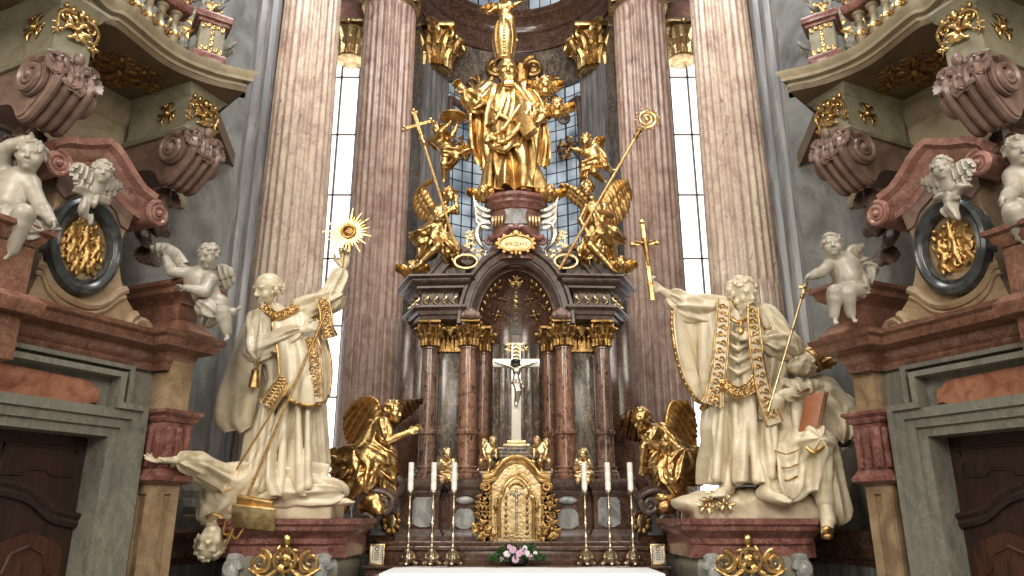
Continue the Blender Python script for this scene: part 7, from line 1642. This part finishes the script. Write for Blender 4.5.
for x, y, lab, fx in ((545, 82, 'gilded cherub head with wings just right of the bishop\'s shoulder', .2), (557, 104, 'curly gilded cherub head right of the bishop\'s book, below the other cherub', -.1), (483, 190, 'small gilded cherub left of the bishop\'s feet on the pedestal', .3), (550, 190, 'small gilded cherub right of the bishop\'s feet on the pedestal', -.3), (412, 266, 'tiny gilded cherub at the far left tip of the altar cornice', .2), (621, 262, 'tiny gilded cherub at the far right tip of the altar cornice', -.2)):
    j = PX(9.8); Hh = 0.19 if y < 150 else 0.16; c = j(x, y); t = thing('cherub_head', lab, 'cherub', c, None); S = Sdf(0.008); f_ = nrm(V(fx, -0.9, -0.1)); head(S, c, f_, UZ, Hh, chub=1); S.cap(c-UZ*Hh*0.3, c-UZ*Hh*0.75+V(0, 0.05, 0), Hh*0.3, Hh*0.4, k=0.03); S.build('head', GD, t, 1)
    S = Sdf(0.008); curls(S, c, f_, UZ, Hh, 44, 0.12, x); S.build('hair', GD, t, 0)
    for s in (-1, 1):
        b = MB(); wing(b, [c+V(s*Hh*0.3, 0.06, -Hh*0.3), c+V(s*Hh*0.9, 0.07, Hh*0.1), c+V(s*Hh*1.3, 0.08, Hh*0.2)], [c+V(s*Hh*0.3, 0.1, -Hh*1.0), c+V(s*Hh*0.9, 0.1, -Hh*0.7), c+V(s*Hh*1.5, 0.1, -Hh*0.3)], 6, (0, -1, 0), 1, 1.0, 0.01); b.build('wing', GD, t, 60)
putto('putto', 'gilded putto with wings perched above the tip of the bishop\'s mitre', 'putto', 10.35, 0.2, dict(head=(503, -3, -0.1), chest=(504, 8, 0), pelvis=(507, 20, 0), elL=(496, 8, -0.1), haL=(490, 12, -0.1), elR=(514, 6, -0.05), haR=(519, 3, -0.1), knL=(503, 30, -0.1), foL=(500, 40, 0.0), knR=(512, 30, -0.1), foR=(515, 38, 0.0)), V(0.2, -0.9, 0.1), GD, vox=0.009, seed=7, wings=([[(500, 8, .06), (490, 6, .08), (482, 10, .1)], [(498, 14, .1), (490, 16, .12), (483, 14, .14)]],))
# gilded scrolled capital behind the mitre
t = thing('apse_capital', 'old gilded double volute capital on the apse wall behind the bishop\'s mitre', 'capital', ap(0, AR-0.05)+UZ*11.3); b = MB(); c0 = ap(0, AR-0.1)+UZ*11.2
for e in (-1, 1): b.tube(spiral(c0+V(e*0.42, -0.1, 0.35), V(e, 0, 0), UZ, 0.26, 0.05, 2, 44, 1.5), np.linspace(0.08, 0.05, 44), 8); acanthus(b, c0+V(e*0.3, -0.05, -0.3), V(0, -1, 0), UZ, 0.7, 0.4, 0.3)
acanthus(b, c0+V(0, -0.08, -0.3), V(0, -1, 0), UZ, 0.8, 0.4, 0.3); b.build('volutes', M['gold_deep'], t)
b = MB(); b.rbox(c0+V(0, 0.0, 0.15), np.eye(3), (0.5, 0.1, 0.6), 0.03); b.build('bell', M['dark'], t)
# putti around the tabernacle and on the ledge
for s, lab in ((-1, 'left'), (1, 'right')):
    X = lambda x: 515+s*(x-515)
    putto('putto', 'small gilded putto sitting on the %s corner of the tabernacle beside the crucifix' % lab, 'putto', 9.55, 0.115, dict(head=(X(537), 441, -0.06), chest=(X(540), 448, 0), pelvis=(X(543), 457, 0), elL=(X(534) if s > 0 else X(547), 450, -0.08), haL=(X(534) if s > 0 else X(545), 456, -0.12), elR=(X(547) if s > 0 else X(534), 450, -0.08), haR=(X(545) if s > 0 else X(534), 456, -0.12), knL=(X(540) if s > 0 else X(549), 461, -0.1), foL=(X(541) if s > 0 else X(551), 467, -0.04), knR=(X(549) if s > 0 else X(540), 461, -0.1), foR=(X(551) if s > 0 else X(541), 467, -0.04)), V(-s*0.4, -0.9, -0.1), M['gold_pale'], vox=0.006, seed=8)
    j = PX(9.58); c = j(X(546), 443); Hh = 0.105; t = thing('cherub_head', 'small gilded cherub head peeping behind the %s tabernacle putto' % lab, 'cherub', c); S = Sdf(0.006); head(S, c, V(s*0.4, -0.9, 0), UZ, Hh, chub=1); S.cap(c-UZ*0.05, c-UZ*0.12, 0.04, 0.055, k=0.03); S.build('head', M['gold_pale'], t, 1); S = Sdf(0.006); curls(S, c, V(s*0.4, -0.9, 0), UZ, Hh, 40, 0.12, 77); S.build('hair', M['gold_pale'], t, 0)
    putto('putto', 'gilded putto with folded arms kneeling on the ledge between the columns, %s of the tabernacle' % lab, 'putto', 9.62, 0.15, dict(head=(X(583), 454, -0.06), chest=(X(583), 465, 0), pelvis=(X(583), 476, 0), elL=(X(583)-8, 468, -0.1), haL=(X(583)+2, 463, -0.16), elR=(X(583)+8, 468, -0.1), haR=(X(583)-2, 465, -0.16), knL=(X(583)-5, 481, -0.12), foL=(X(583)-6, 483, 0.04), knR=(X(583)+5, 481, -0.12), foR=(X(583)+6, 483, 0.04)), V(-s*0.35, -0.9, -0.15), M['gold_pale'], vox=0.007, seed=9, feet=False,
          cloth=((((X(583)-5, 474, -0.06), (X(583)+5, 476, -0.08)), (0.06, 0.07), (6, 0.012, 2)),))

# ---------------------------------------------------------------- white stucco putti on the portals
def wput(s, *a, **k): return putto(*a, **k)
PU = M['putto']
putto('putto', 'white stucco putto with raised arm sitting at the far left edge above the portal', 'putto', 5.75, 0.27, dict(head=(31, 156, -0.08), chest=(15, 186, 0), pelvis=(10, 222, 0.02), shL=(2, 172, 0), elL=(4, 150, -0.1), haL=(24, 140, -0.12), shR=(30, 184, 0.0), elR=(40, 205, -0.05), haR=(52, 222, -0.12), knL=(-6, 238, -0.2), foL=(-8, 262, -0.1), knR=(24, 214, -0.26), foR=(12, 250, -0.2)), V(0.35, -0.85, -0.15), PU, vox=0.010, seed=11, hairmat=PU,
      cloth=((((2, 212, -0.16), (10, 222, -0.2), (30, 230, -0.15), (54, 228, 0.0)), (0.06, 0.09, 0.07, 0.03), (5, 0.018, 2)),))
putto('putto', 'white stucco putto leaning over the red cornice beside the left grey pilaster', 'putto', 7.0, 0.235, dict(head=(209, 256, -0.1), chest=(200, 280, 0.0), pelvis=(212, 306, 0.04), shL=(190, 274, 0.02), elL=(172, 272, -0.04), haL=(166, 258, -0.08), shR=(210, 280, -0.05), elR=(204, 292, -0.18), haR=(186, 288, -0.25), knL=(222, 312, -0.16), foL=(227, 332, -0.12), knR=(220, 316, 0.0), foR=(233, 312, 0.06)), V(-0.3, -0.85, -0.4), PU, vox=0.009, seed=12,
      wings=([[(186, 266, .08), (176, 252, .1), (162, 246, .12), (155, 248, .14)], [(182, 278, .12), (172, 268, .14), (162, 260, .16), (155, 254, .16)]], [[(212, 276, .08), (222, 268, .1), (232, 270, .12)], [(218, 286, .12), (228, 290, .14), (235, 284, .14)]]),
      cloth=((((204, 306, -0.1), (212, 312, -0.14), (208, 320, -0.1)), (0.08, 0.09, 0.06), (5, 0.016, 3)),))
putto('putto', 'white stucco putto sitting on the red cornice and reaching out beside the right grey pilaster', 'putto', 7.0, 0.235, dict(head=(832, 245, -0.1), chest=(842, 265, 0.0), pelvis=(850, 290, 0.04), shL=(832, 262, 0.0), elL=(822, 272, -0.12), haL=(809, 277, -0.2), shR=(852, 264, 0.02), elR=(862, 278, 0.05), haR=(866, 288, 0.0), knL=(835, 292, -0.24), foL=(834, 316, -0.2), knR=(847, 294, -0.24), foR=(851, 314, -0.2)), V(-0.3, -0.9, -0.1), PU, vox=0.009, seed=13,
      wings=([[(846, 262, .08), (850, 250, .1), (858, 246, .12)], [(850, 268, .12), (858, 262, .14), (862, 252, .14)]],),
      cloth=((((852, 266, 0.08), (864, 262, 0.1), (873, 268, 0.1), (870, 282, 0.08)), (0.03, 0.045, 0.045, 0.03), (4, 0.012, 3)), (((846, 290, -0.02), (858, 290, 0.0)), (0.09, 0.08), (5, 0.014, 5))))
putto('putto', 'white stucco putto partly cut off at the far right edge above the portal', 'putto', 5.75, 0.27, dict(head=(1019, 152, -0.08), chest=(1026, 180, 0), pelvis=(1034, 212, 0.02), shL=(1014, 176, 0), elL=(1012, 192, -0.12), haL=(1004, 200, -0.2), shR=(1042, 178, 0.0), elR=(1052, 200, 0), haR=(1050, 215, -0.1), knL=(1014, 212, -0.26), foL=(1020, 236, -0.2), knR=(1040, 226, -0.2), foR=(1042, 250, -0.1)), V(-0.35, -0.85, -0.1), PU, vox=0.010, seed=14,
      cloth=((((1010, 200, -0.12), (1024, 214, -0.12), (1040, 216, -0.05)), (0.05, 0.09, 0.09), (5, 0.018, 2)),))
for s, cx, cy in ((1, 102, 172), (-1, 938, 168)):
    LR = ('left', 'right')[s < 0]; c = PPL(cx, cy, OW+E3*0.42, E3) if s > 0 else V(-1, 1, 1)*PPL(2*516-cx, cy, OW+E3*0.42, E3)
    ex = E3*V(s, 1, 1); e1 = E1*V(s, 1, 1); Hh = 0.21
    t = thing('cherub_head', 'white winged cherub head under the %s scroll pediment, above the oval medallion' % LR, 'cherub', c); f_ = nrm(ex*1.0+V(0, -0.7, -0.15)-UZ*0.1)
    S = Sdf(0.009); head(S, c, f_, UZ, Hh, chub=1); S.cap(c-UZ*Hh*0.3-ex*0.03, c-UZ*Hh*0.8-ex*0.08, Hh*0.3, Hh*0.4, k=0.03); S.build('head', PU, t, 1)
    S = Sdf(0.009); curls(S, c, f_, UZ, Hh, 46, 0.11, 41); S.build('hair', PU, t, 0)
    for q in (-1, 1):
        b = MB(); o = c-ex*0.1; wing(b, [o+e1*q*0.05-UZ*0.05, o+e1*q*0.14+UZ*0.0, o+e1*q*0.21-UZ*0.01], [o+e1*q*0.06-UZ*0.22, o+e1*q*0.15-UZ*0.19, o+e1*q*0.24-UZ*0.09], 8, ex, 1, 1.0, 0.012); b.build('wing', PU, t, 60)
    S = Sdf(0.010); o = c-ex*0.08-UZ*0.2
    S.chain([o+e1*-0.12, o-UZ*0.05, o+e1*0.12-UZ*0.02], 0.05, 0.03, fold=(UZ, 60, 0.012)); S.chain([o-UZ*0.04, o-UZ*0.16+e1*-0.06*s, o-UZ*0.26+e1*0.02], [0.06, 0.05, 0.03], 0.03, fold=(e1, 60, 0.012)); S.build('drapery', PU, t, 1)

# ---------------------------------------------------------------- candles, cards, flowers
CY = 9.18; cz = 1.062
t = thing('altar_candlestick', 'x', 'candlestick', (0, 0, 0), 'candlesticks on the altar step')
b = MB()
for i in range(3):
    a = i*2.094+0.5; d = V(math.cos(a), math.sin(a), 0); b.tube(catmull([d*0.035+UZ*0.15, d*0.075+UZ*0.1, d*0.06+UZ*0.05, d*0.1+UZ*0.015], 12), np.linspace(0.02, 0.026, 12), 7); b.ell(d*0.105+UZ*0.02, (0.028, 0.028, 0.02))
b.lathe([(0.05, 0.03), (0.07, 0.07), (0.05, 0.13), (0.03, 0.17), (0.02, 0.19)], (0, 0, 0), 14); o = b.build('foot', M['brass_pale'], t)
b = MB(); b.lathe([(0.018, 0.18), (0.03, 0.2), (0.018, 0.22), (0.014, 0.25), (0.026, 0.28), (0.03, 0.31), (0.02, 0.34), (0.012, 0.36), (0.013, 0.43), (0.028, 0.45), (0.028, 0.47), (0.014, 0.49), (0.012, 0.62), (0.022, 0.64), (0.014, 0.66), (0.012, 0.78), (0.03, 0.8)], (0, 0, 0), 14); b.build('stem', M['brass_pale'], t)
b = MB(); b.lathe([(0.012, 0.79), (0.045, 0.81), (0.055, 0.825), (0.045, 0.83), (0.03, 0.83), (0.028, 0.86), (0.02, 0.86)], (0, 0, 0), 16); b.build('drip_pan', M['brass_pale'], t)
pos = [(408.5, 562, 478), (432, 562, 478), (453, 562, 477), (586, 562, 477), (610, 562, 477), (633, 562, 477)]
W_ = ('leftmost candlestick of the left trio, beside the framed card', 'middle candlestick of the left trio on the altar step', 'candlestick of the left trio nearest the tabernacle', 'candlestick of the right trio nearest the tabernacle', 'middle candlestick of the right trio on the altar step', 'rightmost candlestick of the right trio, beside the framed card')
WC = ('white candle on the outermost left candlestick', 'white candle on the middle left candlestick', 'white candle on the inner left candlestick, below a putto', 'white candle on the inner right candlestick, below a putto', 'white candle on the middle right candlestick', 'white candle on the outermost right candlestick')
cn = thing('candle', 'x', 'candle', (0, 0, 0), 'white candles on the altar')
b = MB(); b.lathe([(0.033, 0.0), (0.034, 0.09), (0.031, 0.10), (0.034, 0.11), (0.034, 0.2), (0.031, 0.21), (0.034, 0.22), (0.033, 0.32), (0.026, 0.325), (0.004, 0.318)], (0, 0, 0), 16); b.build('wax', M['wax'], cn); b = MB(); b.tube([(0, 0, 0.315), (0.002, 0, 0.345)], 0.004, 5); b.build('wick', M['ink'], cn)
for i, (px, y0, y1) in enumerate(pos):
    q = P(px, 540, CY); loc = (q[0], CY, cz); lab = 'ornate pale gilded '+W_[i]
    if i == 0: t.location = loc; t['label'] = lab; G.root_loc[t.name] = np.array(loc); cn.location = (loc[0], loc[1], loc[2]+0.845); cn['label'] = WC[0]
    else: dup(t, loc, lab); dup(cn, (loc[0], loc[1], loc[2]+0.845), WC[i])
for s, px in ((-1, 377), (1, 658)):
    LR = ('left', 'right')[s > 0]; c = P(px, 549, 9.2); c[2] = 1.062; t = thing('framed_card', 'small cream altar card in a pale frame at the %s end of the altar' % LR, 'card', c)
    Rr = [V(1, 0, 0), nrm(V(0, 1, -0.12)), nrm(V(0, 0.12, 1))]; cc = c+Rr[2]*0.12
    b = MB(); hw, hh = 0.075, 0.118
    for (dx, dz, a, h_) in ((-hw, 0, .012, hh), (hw, 0, .012, hh), (0, hh-.012, hw, .012), (0, -hh+.012, hw, .012)): b.rbox(cc+Rr[0]*dx+Rr[2]*dz, Rr, (a, .012, h_), 0.003)
    b.build('frame', M['gold_pale'], t); b = MB(); b.rbox(cc+Rr[1]*0.004, Rr, (hw, 0.006, hh), 0); pg = b.build('card', M['paper'], t, 0)
    b = MB(); f_ = cc-Rr[1]*0.004
    b.tube([f_+Rr[0]*math.cos(a)*0.02+Rr[2]*(0.062+math.sin(a)*0.022) for a in np.linspace(0, 6.28, 16)[:-1]], 0.005, 5, True)
    for k in range(5): b.rbox(f_+Rr[2]*(0.022-0.02*k), Rr, (0.034 if k % 2 else 0.028, 0.0015, 0.003), 0)
    for e in (-1, 1): b.rbox(f_+Rr[0]*e*0.05, Rr, (0.002, 0.0015, 0.06), 0)
    b.build('printed_lines', M['ink'], pg, 0)
# flowers in front of the tabernacle
rng = np.random.RandomState(5); c = P(518, 553, 9.15); c[2] = 1.07
t = thing('flower_arrangement', 'low arrangement of pale lilac flowers and green leaves in front of the tabernacle', 'flowers', c)
b = MB(); b.lathe([(0.07, 0), (0.11, 0.02), (0.12, 0.08), (0.1, 0.085), (0.06, 0.03)], c, 16); b.build('bowl', M['iron'], t)
b = MB()
for i in range(240):
    a = rng.uniform(0, 6.28); rr = math.sqrt(rng.uniform(0, 1)); q = c+V(math.cos(a)*rr*0.30, math.sin(a)*rr*0.12-0.02, 0.04+rng.uniform(0, 0.17)*(1.15-rr**2)); d = nrm(V(math.cos(a)*(0.4+rr), math.sin(a)*0.6-0.3, rng.uniform(0.1, 1.0))); x = nrm(np.cross(d, rng.randn(3))); L = rng.uniform(0.05, 0.10)
    n_ = np.cross(d, x); b.add([q, q+d*L*0.45+x*L*0.22+n_*0.008, q+d*L, q+d*L*0.45-x*L*0.22+n_*0.008, q+d*L*0.5-n_*0.006], [(0, 1, 4), (1, 2, 4), (2, 3, 4), (3, 0, 4), (0, 3, 2, 1)])
b.build('foliage', M['leaf'], t, 0)
for i, (dx, dz, r) in enumerate(((-0.06, 0.17, .045), (-0.13, 0.12, .045), (-0.03, 0.07, .045), (0.05, 0.15, .042), (0.10, 0.13, .04), (0.15, 0.09, .035), (0.01, 0.13, .04), (0.08, 0.19, .03), (-0.19, 0.07, .03), (-0.10, 0.2, .03), (0.2, 0.13, .028))):
    b = MB(); q = c+V(dx, -0.13+abs(dx)*0.2, dz)
    for lay in range(3):
        n = 9-2*lay
        for k in range(n):
            a = 6.283*k/n+lay*0.4; el = 0.3+0.45*lay; d = nrm(V(math.cos(a)*math.cos(el), -math.sin(el)-0.15, math.sin(a)*math.cos(el))); x = nrm(np.cross(d, V(0, -1, 0.01))); b.ell(q+d*r*0.55, (r*0.3, r*0.14, r*0.55), [x, np.cross(d, x), d], 6, 5)
    b.build('flower', M['petal'] if i % 3 != 1 else M['petal_w'], t)
